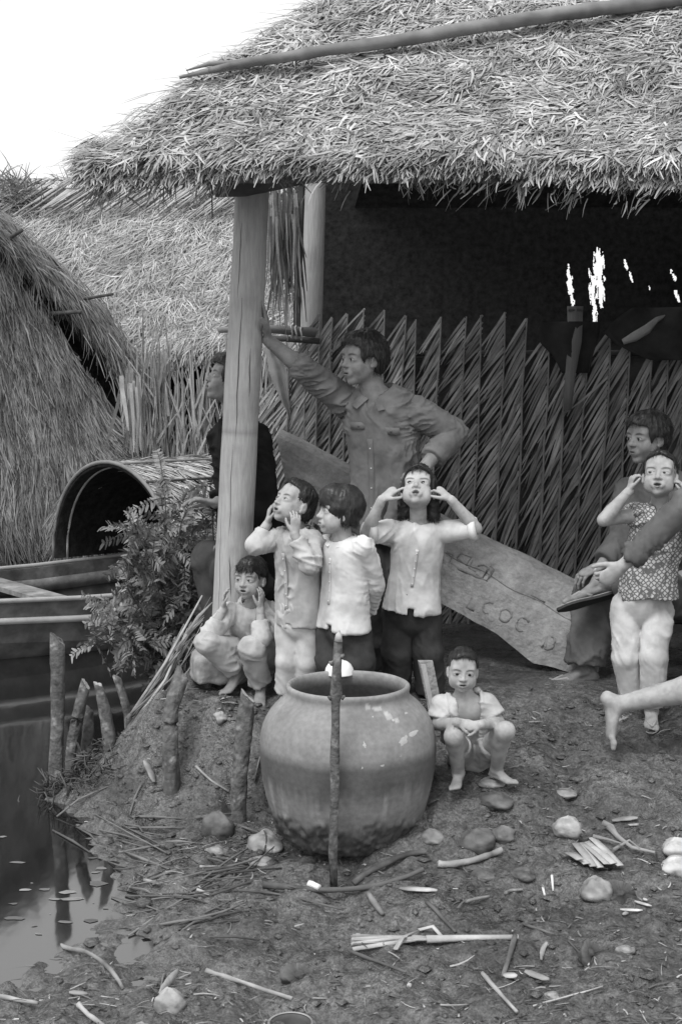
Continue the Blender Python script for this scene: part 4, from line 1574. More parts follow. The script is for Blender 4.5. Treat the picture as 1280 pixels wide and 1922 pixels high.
def foot_prims(F, ank, td, sole_n, L, side=1, k=.01, curl=0.0, ar=None):
    """ank ankle joint, td toe direction, sole_n points out of the sole; side=+1: big toe along cross(td, sole_n)"""
    td = unit(td); sn = unit(np.asarray(sole_n, float) - td * (np.asarray(sole_n, float) @ td)); lt = np.cross(td, sn) * side
    ank = np.asarray(ank, float)
    ar = .17 * L if ar is None else ar
    heel = ank - td * .14 * L + sn * .17 * L
    F.ell(heel, np.array((.13, .13, .13)) * L, None, .08 * L)
    F.cone(ank, heel, ar, .12 * L, .06 * L)
    ball = ank + td * .48 * L + sn * .23 * L
    F.cone(ank + sn * .03 * L + td * .03 * L, ball, .15 * L, .135 * L, .08 * L, flat=(sn, .62))
    F.cone(heel + sn * .02 * L, ball, .11 * L, .15 * L, .08 * L, flat=(sn, .5))
    for i in range(5):
        x = (.125, .055, -.005, -.06, -.11)[i] * L
        ln = (.20, .19, .17, .145, .115)[i] * L
        r = (.056, .040, .037, .034, .032)[i] * L
        b = ball + lt * x + td * (.06 - .018 * i) * L + sn * .02 * L
        F.cone(b, b + td * ln * .55 - sn * .015 * L, r, r, .02 * L)
        F.cone(b + td * ln * .55 - sn * .015 * L, b + td * ln + sn * .01 * L, r, r * .85, .006)


# ------------------------------------------------------------------ person assembly
def limb(F, a, b, c, r, k):
    F.cone(a, b, r[0], r[1], k)
    F.cone(b, c, r[1], r[2], k)


def person_body(root, F, fine, skin, coarse_h=.0115, tint_fn=None, name='body'):
    """fine: list of (centre, radius, h). one mesh made of the same field at two finenesses"""
    lo, hi = F.bounds()
    V, Q = surface(F, lo, hi, coarse_h)
    cen = V[Q].mean(1)
    keep = np.ones(len(Q), bool)
    for c, r, h in fine:
        keep &= np.linalg.norm(cen - c, axis=1) > r - coarse_h * .6
    parts = [compact(V, Q[keep])]
    done = []
    for c, r, h in fine:
        v, q = surface(F, np.asarray(c) - r - .01, np.asarray(c) + r + .01, h)
        cc = v[q].mean(1)
        kp = np.linalg.norm(cc - c, axis=1) < r
        for c2, r2 in done:
            kp &= np.linalg.norm(cc - c2, axis=1) > r2 - h * .5
        done.append((c, r))
        parts.append(compact(v, q[kp]))
    n = 0; Vs = []; Qs = []
    for v, q in parts:
        Vs.append(v); Qs.append(q + n); n += len(v)
    V = np.concatenate(Vs); Q = np.concatenate(Qs)
    t = np.ones(len(V)) if tint_fn is None else tint_fn(V)
    return mesh_obj(name, V, Q, skin, root, tint=t)


LAST = {}


def garment(root, name, F, mat, h=.006, amp=.004, off=0.0, s=16.0, bones=None, tint=None, post=None):
    lo, hi = F.bounds()
    V, Q = surface(F, lo, hi, h)
    N = vnormals(V, Q)
    V = folds(V, N, amp, bones, off=off)
    if post is not None: V = post(V, N)
    t = np.ones(len(V)) if tint is None else tint(V)
    LAST['v'], LAST['q'] = V, Q
    return mesh_obj(name, V, Q, mat, root, tint=t)


def hair_cap(root, c, R, H, style, kid=True, off=0.0, strands=2200):
    """style: 'short', 'fringe', 'bowl', 'long', 'man' """
    F = Field()
    def p(x, y, z): return c + R @ (np.array((x, y, z)) * H)
    t = {'short': .022, 'fringe': .035, 'bowl': .075, 'long': .05, 'man': .075}[style]
    F.ell(p(0, .075, .125), np.array((.345 + t * .8, .415 + t, .375 + t * 1.1)) * H, R, 0)
    F.ell(p(0, -.20, .30), np.array((.24, .16 + t, .17 + t)) * H, R, .10 * H)
    if style == 'long':
        # loose hair hangs straight down whatever the tilt of the head
        g_ = V3(0, 0, -1.0) + R[:, 1] * .12
        for s in (-1, 1):
            a_ = p(.27 * s, .10, .02)
            F.cone(a_, a_ + (g_ * .50 + R[:, 0] * s * .05) * H, .155 * H, .15 * H, .06 * H)
        a_ = p(0, .20, .0)
        F.cone(a_, a_ + g_ * .52 * H, .31 * H, .27 * H, .05 * H, flat=(R[:, 1], .7))
        F.half(p(0, .1, 0) + V3(0, 0, -.54 * H), V3(0, 0, -1), 1.2 * H)
    elif style == 'bowl':
        zb = -.27 if style == 'bowl' else -.50
        for s in (-1, 1):
            F.cone(p(.255 * s, .10, .05), p(.275 * s, .10, zb + .08), .17 * H, (.15 if style == 'bowl' else .14) * H, .06 * H, flat=(R[:, 0], .85))
        F.cone(p(0, .22, .05), p(0, .22, zb + .05), .33 * H, (.30 if style == 'bowl' else .26) * H, .05 * H, flat=(R[:, 1], .75))
        F.half(p(0, 0, zb), -R[:, 2], 1.2 * H)
    else:
        F.ell(p(0, .22, -.08), np.array((.31, .28, .26)) * H, R, .08 * H)
        F.half(p(0, .0, -.22), -R[:, 2] - R[:, 1] * .35, 1.2 * H, .02 * H)
    # clear the face
    fz = {'short': .36, 'fringe': .22, 'bowl': .12, 'long': .36, 'man': .33}[style]
    wz = {'short': .29, 'fringe': .30, 'bowl': .205, 'long': .262, 'man': .30}[style]
    F.ell(p(0, -.36, fz - .44), np.array((wz, .42, .44)) * H, R, (.10 if style == 'short' else .03) * H, op='s')
    F.box(p(0, -.52, fz - .62), R[:, 0], R[:, 1], R[:, 2], (wz - .01) * H, .40 * H, .55 * H, .08 * H, .03 * H, op='s')
    if style in ('bowl', 'long'):
        F.box(p(0, -.42, -.50), R[:, 0], R[:, 1], R[:, 2], (wz - .03) * H, .50 * H, .24 * H, .05 * H, .04 * H, op='s')
    if style in ('short', 'fringe', 'man'):
        for s in (-1, 1):    # round the ears
            F.ell(p(.36 * s, -.03, -.16), np.array((.13, .125, .20)) * H, R, .03 * H, op='s')
    lo, hi = F.bounds()
    V, Q = surface(F, lo, hi, .0048)
    N = vnormals(V, Q)
    q = (V - c) @ R / H
    # streaks run down from the crown
    az = np.arctan2(q[:, 0], q[:, 1] - .1)
    st = np.stack([az * 2.2, q[:, 2] * .9, np.full(len(V), off)], 1)
    V = V + N * (H * (.016 * vnoise(st, 6, off) + .012 * vnoise(st, 15, off) + .018 * vnoise(V, 30, off)))[:, None]
    mb = MB(); mb.add(V, Q, 1.0)
    okv = np.nonzero(~((q[:, 1] < -.12) & (q[:, 2] < {'short': .36, 'fringe': .2, 'bowl': .1, 'long': .34, 'man': .34}[style])))[0]
    idx = okv[rng.integers(0, len(okv), strands)]
    r0 = V[idx]; nn0 = N[idx]
    qq = (r0 - c) @ R / H
    crown = c + R @ (np.array((0, .18, .5)) * H)
    fl = r0 - crown
    fl = fl - nn0 * (fl * nn0).sum(1, keepdims=True)
    fl /= np.maximum(np.linalg.norm(fl, axis=1, keepdims=True), 1e-6)
    up = {'short': .30, 'fringe': .16, 'bowl': .04, 'long': .05, 'man': .22}[style]
    d = fl + nn0 * up + rng.normal(0, .20 if style not in ('bowl', 'long') else .07, fl.shape)
    if style in ('bowl', 'long'): d += np.array((0, 0, -.35))
    d /= np.linalg.norm(d, axis=1, keepdims=True)
    nb = nn0 + rng.normal(0, .3, nn0.shape)
    nb -= d * (nb * d).sum(1, keepdims=True); nb /= np.maximum(np.linalg.norm(nb, axis=1, keepdims=True), 1e-6)
    ln = rng.uniform(.08, .17, strands) * H * {'short': .75, 'fringe': 1.1, 'bowl': 1.0, 'long': 1.3, 'man': 1.1}[style]
    vb, fq = blades(r0 - nn0 * .004, d, nb, ln, rng.uniform(.0016, .0034, strands), droop=.15, seg=2, taper=.8)
    mb.add(vb, fq, np.repeat(rng.uniform(.7, 1.6, strands), 6))
    if style == 'fringe':
        n_ = 60
        az = rng.uniform(-.9, .9, n_)
        r1 = np.array([p(.30 * math.sin(a), -.27 - .09 * math.cos(a), .285 + rng.uniform(-.02, .05)) for a in az])
        d = np.array([R @ unit((rng.normal(0, .18), -.35, -1.0)) for a in az])
        nb = np.array([R @ unit((math.sin(a), -math.cos(a), .3)) for a in az])
        nb -= d * (nb * d).sum(1, keepdims=True); nb /= np.linalg.norm(nb, axis=1, keepdims=True)
        vb, fq = blades(r1, d, nb, rng.uniform(.10, .19, n_) * H, rng.uniform(.006, .011, n_), droop=-.0, seg=3, taper=.9)
        mb.add(vb, fq, 1.0)
    return mb.build('hair', MT['hair'], root)


def skin_mat(name, lo, hi):
    m = M(name, lo, hi, 16, detail=7, rough=0.62, bump=0.22, bscale=160, spec=0.25, bdist=.002, second=(34, .80, 1.04, .32, .6))
    b = [x for x in m.node_tree.nodes if x.type == 'BSDF_PRINCIPLED'][0]
    b.inputs['Subsurface Weight'].default_value = 0.12
    b.inputs['Subsurface Radius'].default_value = (.012, .012, .012)
    return m


def cloth_mat(name, lo, hi, scale=10, weave=500):
    return M(name, lo, hi, scale, detail=7, rough=0.95, bump=0.4, bscale=weave, spec=0.08, bdist=.0015,
             second=(13, .74, 1.05, .30, .58))


MT['skin_pale'] = skin_mat('skin_pale', .39, .47)
MT['skin_mid'] = skin_mat('skin_mid', .33, .41)
MT['skin_dark'] = skin_mat('skin_dark', .21, .28)
MT['hair'] = M('hair', .012, .028, 40, rough=.42, bump=.4, bscale=160, spec=.4, bdist=.003)
MT['eye'] = M('eye', .36, .40, 5, rough=.12, bump=0, spec=.5)
MT['shirt_white'] = cloth_mat('shirt_white', .58, .70)
MT['shirt_cream'] = cloth_mat('shirt_cream', .40, .52)
MT['shirt_grey'] = cloth_mat('shirt_grey', .30, .40)
MT['shirt_drab'] = cloth_mat('shirt_drab', .15, .20)
MT['pants_dark'] = cloth_mat('pants_dark', .045, .07)
MT['pants_pale'] = cloth_mat('pants_pale', .50, .62)
MT['pants_grey'] = cloth_mat('pants_grey', .10, .14)
MT['tunic_black'] = cloth_mat('tunic_black', .014, .022)
MT['sole'] = M('sole', .03, .05, 12, rough=.7, bump=.2, bscale=80)
MT['sandal'] = M('sandal', .25, .34, 12, rough=.6, bump=.15, bscale=80)
# ================================================================== THE PEOPLE
from mathutils.bvhtree import BVHTree
UP = V3(0, 0, 1)


class Person:
    def __init__(s, label, foot, H, head, fwd, neck, shL, shR, pel, skin='skin_pale', hair='short', kid=True, mouth=.2, roll=0.0,
                 gaze=(0, -1, 0), up=(0, 0, 1), group=None, eye_open=1.0, chest_r=.54, pel_r=.44, front=None, brow=.35, jaw=1.0, fine_head=True):
        s.root = thing('person', label, 'person', foot, group)
        s.H = H; s.c = np.asarray(head, float); s.R = headframe(fwd, up, roll)
        s.neck = np.asarray(neck, float); s.shL = np.asarray(shL, float); s.shR = np.asarray(shR, float); s.pel = np.asarray(pel, float)
        s.lat = unit(s.shL - s.shR)
        mid = (s.shL + s.shR) / 2
        s.mid = mid
        spine = unit(mid - s.pel)
        s.front = unit(np.cross(s.lat, spine)) if front is None else unit(front)
        s.spine = spine
        s.kid = kid; s.mouth = mouth; s.hair = hair; s.skin = skin; s.gaze = gaze; s.eo = eye_open; s.brow = brow; s.jaw = jaw
        s.F = Field()
        s.fine = [(s.c, .66 * H, .0031 if fine_head else .006)]
        s.ez, s.mz = head_prims(s.F, s.c, s.R, H, kid, mouth, jaw=jaw, eye_open=eye_open)
        s.chest = mid - spine * .42 * H
        s.waist = s.pel * .55 + s.chest * .45
        F = s.F
        nk = s.c + s.R @ (V3(0, .10, -.26) * H)
        nr = (.185 if kid else .235) * H
        F.cone(s.neck - spine * .12 * H, nk, nr * 1.1, nr * .95, .06 * H)
        F.cone(s.shL * .86 + s.shR * .14, s.shR * .86 + s.shL * .14, .17 * H, .17 * H, .10 * H)
        F.cone(s.neck - spine * .05 * H, s.shL * .55 + s.shR * .45 - spine * .06 * H, .20 * H, .2 * H, .1 * H)
        F.cone(s.chest + spine * .16 * H, s.waist, chest_r * H, chest_r * .84 * H, .10 * H, flat=(s.front, .66))
        F.cone(s.waist, s.pel, chest_r * .84 * H, pel_r * H, .10 * H, flat=(s.front, .72))

    def arm(s, side, el, wr, d, n, hs, curl=(.25, .35, .3), curls=None, thumb=(.7, .35, .25), r=(.19, .145, .10), thumb_side=None, fine=True, spread=.1):
        sh = s.shL if side > 0 else s.shR
        H = s.H
        el = np.asarray(el, float); wr = np.asarray(wr, float)
        F = s.F
        F.ell(sh, np.array((.21, .21, .21)) * H, None, .06 * H)
        F.cone(sh, el, r[0] * H, r[1] * H, .05 * H)
        m_ = el * .7 + wr * .3
        F.cone(el, m_, r[1] * H, r[1] * 1.04 * H, .03 * H)
        F.cone(m_, wr, r[1] * 1.04 * H, r[2] * H, .03 * H)
        # on a left hand with the palm forward and the fingers up the thumb points to the other side from a right hand
        ts = (1 if side > 0 else -1) if thumb_side is None else thumb_side
        hand_prims(F, wr, d, n, hs, ts, curl, curls=curls, thumb=thumb, spread=spread)
        if fine: s.fine.append((wr + unit(d) * hs * .5, hs * .68, .0032))
        if side > 0: s.elL, s.wrL = el, wr
        else: s.elR, s.wrR = el, wr
        return s

    def leg(s, side, hip, kn, an, td, fl, r=(.25, .20, .18, .13), sole=(0, 0, -1), foot=True, fine=True):
        H = s.H; F = s.F
        hip, kn, an = (np.asarray(v, float) for v in (hip, kn, an))
        F.cone(hip, kn, r[0] * H, r[1] * H, .06 * H)
        sh = unit(an - kn)
        back = -unit(np.asarray(td, float) - sh * (np.asarray(td, float) @ sh))
        cf = kn + (an - kn) * .30 + back * .05 * H
        F.ell(kn, np.array((1, 1, 1)) * r[1] * H * .98, None, .08 * H)
        F.cone(kn, cf, r[1] * .98 * H, max(r[2], r[1] * .97) * H, .08 * H)
        F.cone(cf, an, max(r[2], r[1] * .94) * H, r[3] * H, .06 * H)
        if foot:
            foot_prims(F, an, td, sole, fl, side=side, ar=r[3] * H)
            if fine: s.fine.append((an + unit(td) * fl * .5 + np.asarray(sole) * .2 * fl, fl * .60, .004))
        if side > 0: s.hipL, s.knL, s.anL = hip, kn, an
        else: s.hipR, s.knR, s.anR = hip, kn, an
        return s

    def finish(s, strands=2400):
        fz = min(s.anL[2], s.anR[2])

        def t(V):
            tt = head_tint(V, s.c, s.R, s.H, s.ez, s.mz, s.mouth, s.brow)
            # mud and dust on the feet and shins
            dirt = np.clip((fz + .16 - V[:, 2]) / .2, 0, 1) * (.5 + .6 * vnoise(V, 22, 5))
            return tt * (1 - .45 * np.clip(dirt, 0, 1))
        s.body = person_body(s.root, s.F, s.fine, MT[s.skin], tint_fn=t)
        make_eyes(s.root, s.c, s.R, s.H, s.ez, s.gaze)
        if s.hair: hair_cap(s.root, s.c, s.R, s.H, s.hair, s.kid, off=s.c[0] * 3, strands=strands)
        return s

    # ------------- clothes
    def shirt(s, hem, mat, name='shirt', rc=.64, rw=.60, rh=.62, sleeves=(1, 1), sr=(.27, .235, .20), amp=.004, neck_r=.27, vneck=.25, slit=0.0,
              side_slit=0.0, open_front=0.0, off=0.0, flat=.66, sl_cut=True, tint=None, h=.0058, hem_flat=.7, fold_s=15, slit_dir=None):
        """hem: centre point of the lower edge; sleeves fraction reached: 0 none, .5 elbow, 1 wrist"""
        H = s.H; F = Field(); hem = np.asarray(hem, float)
        sp = s.spine
        top = s.chest + sp * .18 * H
        F.cone(top, s.waist, rc * H, rw * H, .08 * H, flat=(s.front, flat))
        F.cone(s.waist, hem + (hem - s.waist) * .15, rw * H, rh * H, .08 * H, flat=(s.front, hem_flat))
        F.cone(s.shL * .88 + s.shR * .12, s.shR * .88 + s.shL * .12, .205 * H, .205 * H, .09 * H)
        F.cone(s.neck - sp * .06 * H, s.mid - sp * .05 * H, .25 * H, .30 * H, .12 * H)
        hd = unit(hem - s.waist)
        lt, fr_ = s.lat, s.front
        wv = off

        def hemcut(P):
            x_ = (P - hem) @ lt / H; y_ = (P - hem) @ fr_ / H
            return -((P - hem) @ hd + H * (.025 * np.sin(x_ * 7 + wv) + .02 * np.sin(y_ * 9 + wv * 2) + .05 * x_ * x_))
        F.add(hemcut, hem, 3 * H, 0, 's')
        ro = (rw + (rh - rw) / 1.15) * H
        F.cone(hem + hd * .05, hem - hd * .025, ro - .017, ro - .021, 0, flat=(s.front, hem_flat), op='s')
        for side, fr in ((1, sleeves[0]), (-1, sleeves[1])):
            if fr <= 0: continue
            sh = s.shL if side > 0 else s.shR
            el = s.elL if side > 0 else s.elR
            wr = s.wrL if side > 0 else s.wrR
            F.ell(sh, np.array((1, 1, 1)) * .235 * H, None, .05 * H)
            if fr <= .5:
                e2 = sh + (el - sh) * fr * 2
                F.cone(sh, e2, sr[0] * H, sr[1] * H, .04 * H, cut=True)
            else:
                e2 = el + (wr - el) * (fr - .5) * 2
                F.cone(sh, el, sr[0] * H, sr[1] * H, .04 * H)
                F.cone(el, e2, sr[1] * H, sr[2] * H, .03 * H, cut=True)
        # neck opening
        nk = s.neck + sp * .20 * H
        F.cone(s.neck - sp * .02 * H, nk + sp * .5 * H, neck_r * H, neck_r * 1.35 * H, .02 * H, op='s')
        if vneck > 0:
            a = s.neck + s.front * .25 * H + sp * .08 * H
            b = s.neck + s.front * .50 * H - sp * vneck * H
            F.cone(a, b, .15 * H, .015 * H, .01 * H, op='s')
        if slit > 0:
            b = hem + s.front * rh * H * hem_flat * 1.0
            w = unit(s.lat)
            for k in np.linspace(0, 1, 6):
                F.box(b - hd * slit * H * (k * .5) + hd * .02 * H, w, s.front, hd, (.065 * (1 - k) + .004) * H, .45 * H, slit * H * .5 * (1 - k * .99) + .005, 0, .004, op='s')
        if side_slit > 0:
            for sg in (1, -1):
                b = hem + s.lat * sg * rh * H
                F.box(b, s.lat, s.front, hd, .2 * H, .018 * H, side_slit * H, 0, .004, op='s')
        if open_front > 0:
            b = (s.neck + hem) / 2 + s.front * .5 * H
            F.box(b, s.lat, s.front, sp, open_front * H, .62 * H, 1.6 * H, .02 * H, .01 * H, op='s')
        s.shirtF = F
        bones = [(s.mid, hem, 5, 17)]
        for side in (1, -1):
            if (sleeves[0] if side > 0 else sleeves[1]) > 0:
                sh, el, wr = (s.shL, s.elL, s.wrL) if side > 0 else (s.shR, s.elR, s.wrR)
                bones += [(sh, el, 26, 10), (el, wr, 30, 9)]
        o = garment(s.root, name, F, MT[mat], h, amp * 1.9, off, bones=bones, tint=tint)
        s.bvh = BVHTree.FromPolygons(LAST['v'].tolist(), LAST['q'].tolist())
        return o

    def trousers(s, mat, waist_r=.55, legs=((.36, .28, .25), (.36, .28, .25)), frac=(1.0, 1.0), name='trousers', amp=.004, off=3.0, flat=.75, sitting=False, h=.0070, tint=None):
        H = s.H; F = Field()
        F.cone(s.waist * .5 + s.pel * .5, s.pel, waist_r * H, waist_r * 1.03 * H, .08 * H, flat=(s.front, flat))
        for (hip, kn, an), r, fr in (((s.hipL, s.knL, s.anL), legs[0], frac[0]), ((s.hipR, s.knR, s.anR), legs[1], frac[1])):
            k2 = hip + (kn - hip) * min(1, fr * 2)
            F.cone(hip, k2, r[0] * H, r[1] * H, .04 * H, cut=fr <= .5)
            if fr > .5:
                e = kn + (an - kn) * (fr - .5) * 2
                F.ell(kn, np.array((1, 1, 1)) * r[1] * H, None, .05 * H)
                F.cone(kn, e, r[1] * H, r[2] * H, .04 * H, cut=True)
        bones = [(s.waist, s.pel, 8, 16), (s.hipL, s.knL, 9, 15), (s.knL, s.anL, 14, 12), (s.hipR, s.knR, 9, 15), (s.knR, s.anR, 14, 12)]
        return garment(s.root, name, F, MT[mat], h, amp * 1.9, off, bones=bones, tint=tint)

    def front_pts(s, a, b, F=None, n=8, off=.002, lat=0.0):
        """points on the front of the shirt between spine positions a and b (world points), pushed out to the cloth"""
        fh = unit(s.front * V3(1, 1, 0))
        k = np.linspace(0, 1, n)[:, None]
        q = np.asarray(a) * (1 - k) + np.asarray(b) * k + s.lat * lat + fh * 1.2 * s.H
        dep = np.full(n, np.nan)
        for i in range(n):
            hit = s.bvh.ray_cast(Vector(q[i]), Vector(-fh))
            if hit[0] is not None: dep[i] = hit[3]
        ok = ~np.isnan(dep)
        if not ok.any(): dep[:] = .6 * s.H; ok[:] = True
        x_ = np.arange(n)
        for _ in range(3):
            if ok.sum() < 4: break
            co = np.polyfit(x_[ok], dep[ok], 1)
            res = np.abs(np.where(np.isnan(dep), 9, dep) - np.polyval(co, x_))
            ok = res < max(.03, np.median(res[ok]) * 2.2)
        dep = np.interp(x_, x_[ok], dep[ok])
        sm = dep.copy()
        sm[1:-1] = np.minimum(dep[1:-1], (dep[:-2] + dep[2:]) / 2)
        return q - fh * (sm - off)[:, None]

    def placket(s, a, b, mat, w=.012, lat=0.0, buttons=4, F=None):
        pts = s.front_pts(a, b, F, 16, .0022, lat)
        v, f = sheet(pts, w, s.lat, .0010, hump=.02)
        pk = mesh_obj('placket', v, f, MT[mat], s.root)
        for k in np.linspace(.1, .92, buttons):
            i = k * 15; j = min(int(i), 14)
            c = pts[j] * (1 - (i - j)) + pts[j + 1] * (i - j) + s.front * .004
            v, f = tube([c - s.front * .001, c + s.front * .0005], .0034, 8)
            mesh_obj('button', v, f, MT['white'], pk)

    def collar(s, mat, w=.05, spread=.9, r=.27, drop=.02):
        """turned-down collar: two flaps from the nape to the points at the front"""
        H = s.H
        mb = MB()
        for sg in (1, -1):
            pts = []; wd = []
            for k in np.linspace(0, 1, 12):
                th = math.pi * (1 - k) * 1.0 + (math.pi * .06) * k
                # th = pi at the nape, 0 at the front
                rr = r * H * (1 + .12 * (1 - k))
                p = s.neck + s.lat * sg * math.sin(th) * rr + s.front * math.cos(th) * rr * .95 + s.spine * (.07 - .13 * k * k + drop) * H
                pts.append(p); wd.append(w * (0.75 + .5 * k))
            pts = np.array(pts)
            V = []; m_ = len(pts)
            for i in range(m_):
                o = unit(pts[i] - s.neck - s.spine * ((pts[i] - s.neck) @ s.spine))
                dn = unit(-s.spine * .8 + o * .75)
                if i > 8: dn = unit(dn + s.lat * sg * .5 * (i - 8) / 3)
                nn = unit(np.cross(dn, np.cross(o, dn)))
                q0 = pts[i]; q1 = pts[i] + dn * wd[i]
                V += [q0 + o * .004, q1 + o * .006, q1 + o * .001, q0 - o * .002]
            q = []
            for i in range(m_ - 1):
                for k in range(4):
                    q.append((i * 4 + k, i * 4 + (k + 1) % 4, (i + 1) * 4 + (k + 1) % 4, (i + 1) * 4 + k))
            q.append((0, 3, 2, 1)); e = (m_ - 1) * 4; q.append((e, e + 1, e + 2, e + 3))
            mb.add(np.array(V), np.array(q))
        return mb.build('collar', MT[mat], s.root, smooth=False)


# ---------------------------------------------------------------- young man leaning on the post
Y = 6.64
pr = Person('young man in a drab shirt leaning one raised hand on the big post',
            W(715, 1262, 6.8), .238, W(681, 674, Y), (-.86, -.52, -.02), W(706, 742, Y + .03), W(788, 775, Y - .02), W(648, 752, Y + .12), W(722, 985, Y + .10),
            skin='skin_dark', hair='man', kid=False, mouth=.12, gaze=(-.1, -1, 0), chest_r=.64, pel_r=.56, jaw=.98)
pr.arm(-1, W(566, 690, Y + .02), W(503, 638, Y - .02), V3(-.10, .0, 1.0), V3(-1, -.1, .05), .19, curl=(.05, .08, .1), thumb=(.9, .1, .1), r=(.215, .165, .115), thumb_side=1)
pr.arm(1, W(853, 812, Y + .03), W(795, 878, Y - .12), V3(-.85, -.3, -.5), V3(.1, .6, -.8), .18, curl=(.5, .6, .4), r=(.215, .17, .12))
pr.leg(1, W(748, 990, Y + .1), W(745, 1120, Y + .08), W(742, 1252, Y + .15), V3(-.3, -.95, 0), .25, fine=False)
pr.leg(-1, W(694, 990, Y + .1), W(695, 1120, Y + .05), W(690, 1250, Y + .12), V3(-.6, -.8, 0), .25, fine=False)
pr.finish()
pr.shirt(W(712, 1020, Y + .08), 'shirt_drab', rc=.77, rw=.68, rh=.68, sleeves=(.86, .60), sr=(.30, .255, .22), amp=.010, vneck=.40, neck_r=.28, slit=.18, h=.006, off=2)
pr.collar('shirt_drab', w=.058, r=.285)
pr.placket(pr.neck - pr.spine * .2, W(712, 1000, Y + .08), 'shirt_drab', w=.03, buttons=5)
for lt in (.085, -.075):
    pts = pr.front_pts(pr.chest + pr.spine * .02, pr.chest - pr.spine * .015, None, 3, .0035, lt)
    v, f = sheet(pts, .085, pr.lat, .002, hump=.02)
    fl = mesh_obj('pocket_flap', v, f, MT['shirt_drab'], pr.root)
    v, f = tube([pts[1] + pr.front * .006, pts[1] + pr.front * .009], .005, 8)
    mesh_obj('button', v, f, MT['pants_grey'], fl)
pr.trousers('pants_dark', waist_r=.60, legs=((.44, .36, .30), (.44, .36, .30)), amp=.007, off=7)

# ---------------------------------------------------------------- girl with both hands at her ears
Y = 6.2
g = Person('long-haired girl in a white blouse looking up with fingers in both ears',
           W(772, 1300, 6.4), .205, W(785, 919, Y), (-.14, -.80, .58), W(787, 992, Y + .05), W(838, 998, Y + .02), W(732, 998, Y + .04), W(772, 1150, Y + .12),
           skin='skin_pale', hair='long', mouth=.75, gaze=(-.15, -1, .15), chest_r=.50, eye_open=2.0, jaw=.94)
g.arm(-1, W(688, 1000, Y - .02), W(716, 938, Y - .06), V3(.50, .1, .42), V3(.45, .5, -.5), .125, curls=[(.1, .2, .2), (.7, 1.0, .6), (.9, 1.1, .7), (1.0, 1.1, .7)], r=(.17, .135, .10))
g.arm(1, W(893, 992, Y - .02), W(846, 938, Y - .06), V3(-.55, .1, .50), V3(-.4, .4, -.6), .125, curls=[(.4, .7, .5), (.9, 1.0, .7), (1.0, 1.1, .7), (1.0, 1.1, .7)], r=(.17, .135, .10))
g.leg(1, W(798, 1150, Y + .14), W(803, 1225, Y + .12), W(806, 1300, Y + .17), V3(.1, -1, 0), .19, fine=False)
g.leg(-1, W(748, 1150, Y + .14), W(745, 1225, Y + .14), W(744, 1298, Y + .19), V3(-.2, -1, 0), .19, fine=False)
g.finish(3000)
g.shirt(W(772, 1146, Y + .10), 'shirt_white', rc=.575, rw=.54, rh=.68, sleeves=(.50, .50), sr=(.235, .215, .2), amp=.005, neck_r=.29, vneck=0, slit=.42, side_slit=.35, off=11)
g.placket(g.neck - g.spine * .085, W(774, 1095, Y + .1), 'shirt_white', w=.014, buttons=5)
g.collar('shirt_white', w=.034, r=.33, drop=.06)
# turned-up cuffs
for el, sh in ((g.elL, g.shL), (g.elR, g.shR)):
    d = unit(el - sh)
    v, f = tube([el - d * .028, el - d * .012, el + d * .004], [.052, .056, .050], 18, jit=.06)
    mesh_obj('cuff', v, f, MT['shirt_white'], g.root)
g.trousers('pants_dark', waist_r=.56, legs=((.35, .33, .31), (.35, .33, .31)), amp=.005, off=17, frac=(.98, .98))

# ---------------------------------------------------------------- girl with the bowl haircut
Y = 6.02
b_ = Person('girl with a bowl haircut and white blouse holding an arm behind her back',
            W(640, 1292, 6.15), .203, W(636, 958, Y), (-.95, -.30, .10), W(642, 1012, Y + .02), W(680, 1028, Y - .05), W(616, 1022, Y + .08), W(645, 1180, Y + .06),
            skin='skin_pale', hair='bowl', mouth=.15, gaze=(-.1, -1, .25), chest_r=.50, eye_open=.9, jaw=1.04)
b_.arm(1, W(702, 1098, Y + .04), W(692, 1150, Y + .16), V3(-.7, .6, -.4), V3(-.4, .7, .1), .12, r=(.17, .14, .10), fine=False)
b_.arm(-1, W(606, 1095, Y + .22), W(640, 1150, Y + .26), V3(.8, .2, -.3), V3(.2, .8, 0), .12, r=(.17, .14, .10), fine=False)
b_.leg(1, W(668, 1190, Y + .04), W(672, 1240, Y + .03), W(670, 1295, Y + .10), V3(-.5, -.8, 0), .18, fine=False)
b_.leg(-1, W(624, 1190, Y + .10), W(622, 1240, Y + .08), W(620, 1295, Y + .15), V3(-.5, -.8, 0), .18, fine=False)
b_.finish(3000)
b_.shirt(W(645, 1180, Y + .05) + V3(0, 0, 0), 'shirt_white', rc=.565, rw=.55, rh=.68, sleeves=(.97, .97), sr=(.235, .215, .155), amp=.0075, neck_r=.26, vneck=0, slit=.34, off=21)
b_.placket(b_.neck - b_.spine * .075, W(640, 1130, Y + .05), 'shirt_white', w=.014, buttons=5)
b_.collar('shirt_white', w=.020, r=.25)
b_.trousers('pants_dark', waist_r=.54, legs=((.36, .33, .30), (.36, .33, .30)), amp=.005, off=25, frac=(.98, .98))

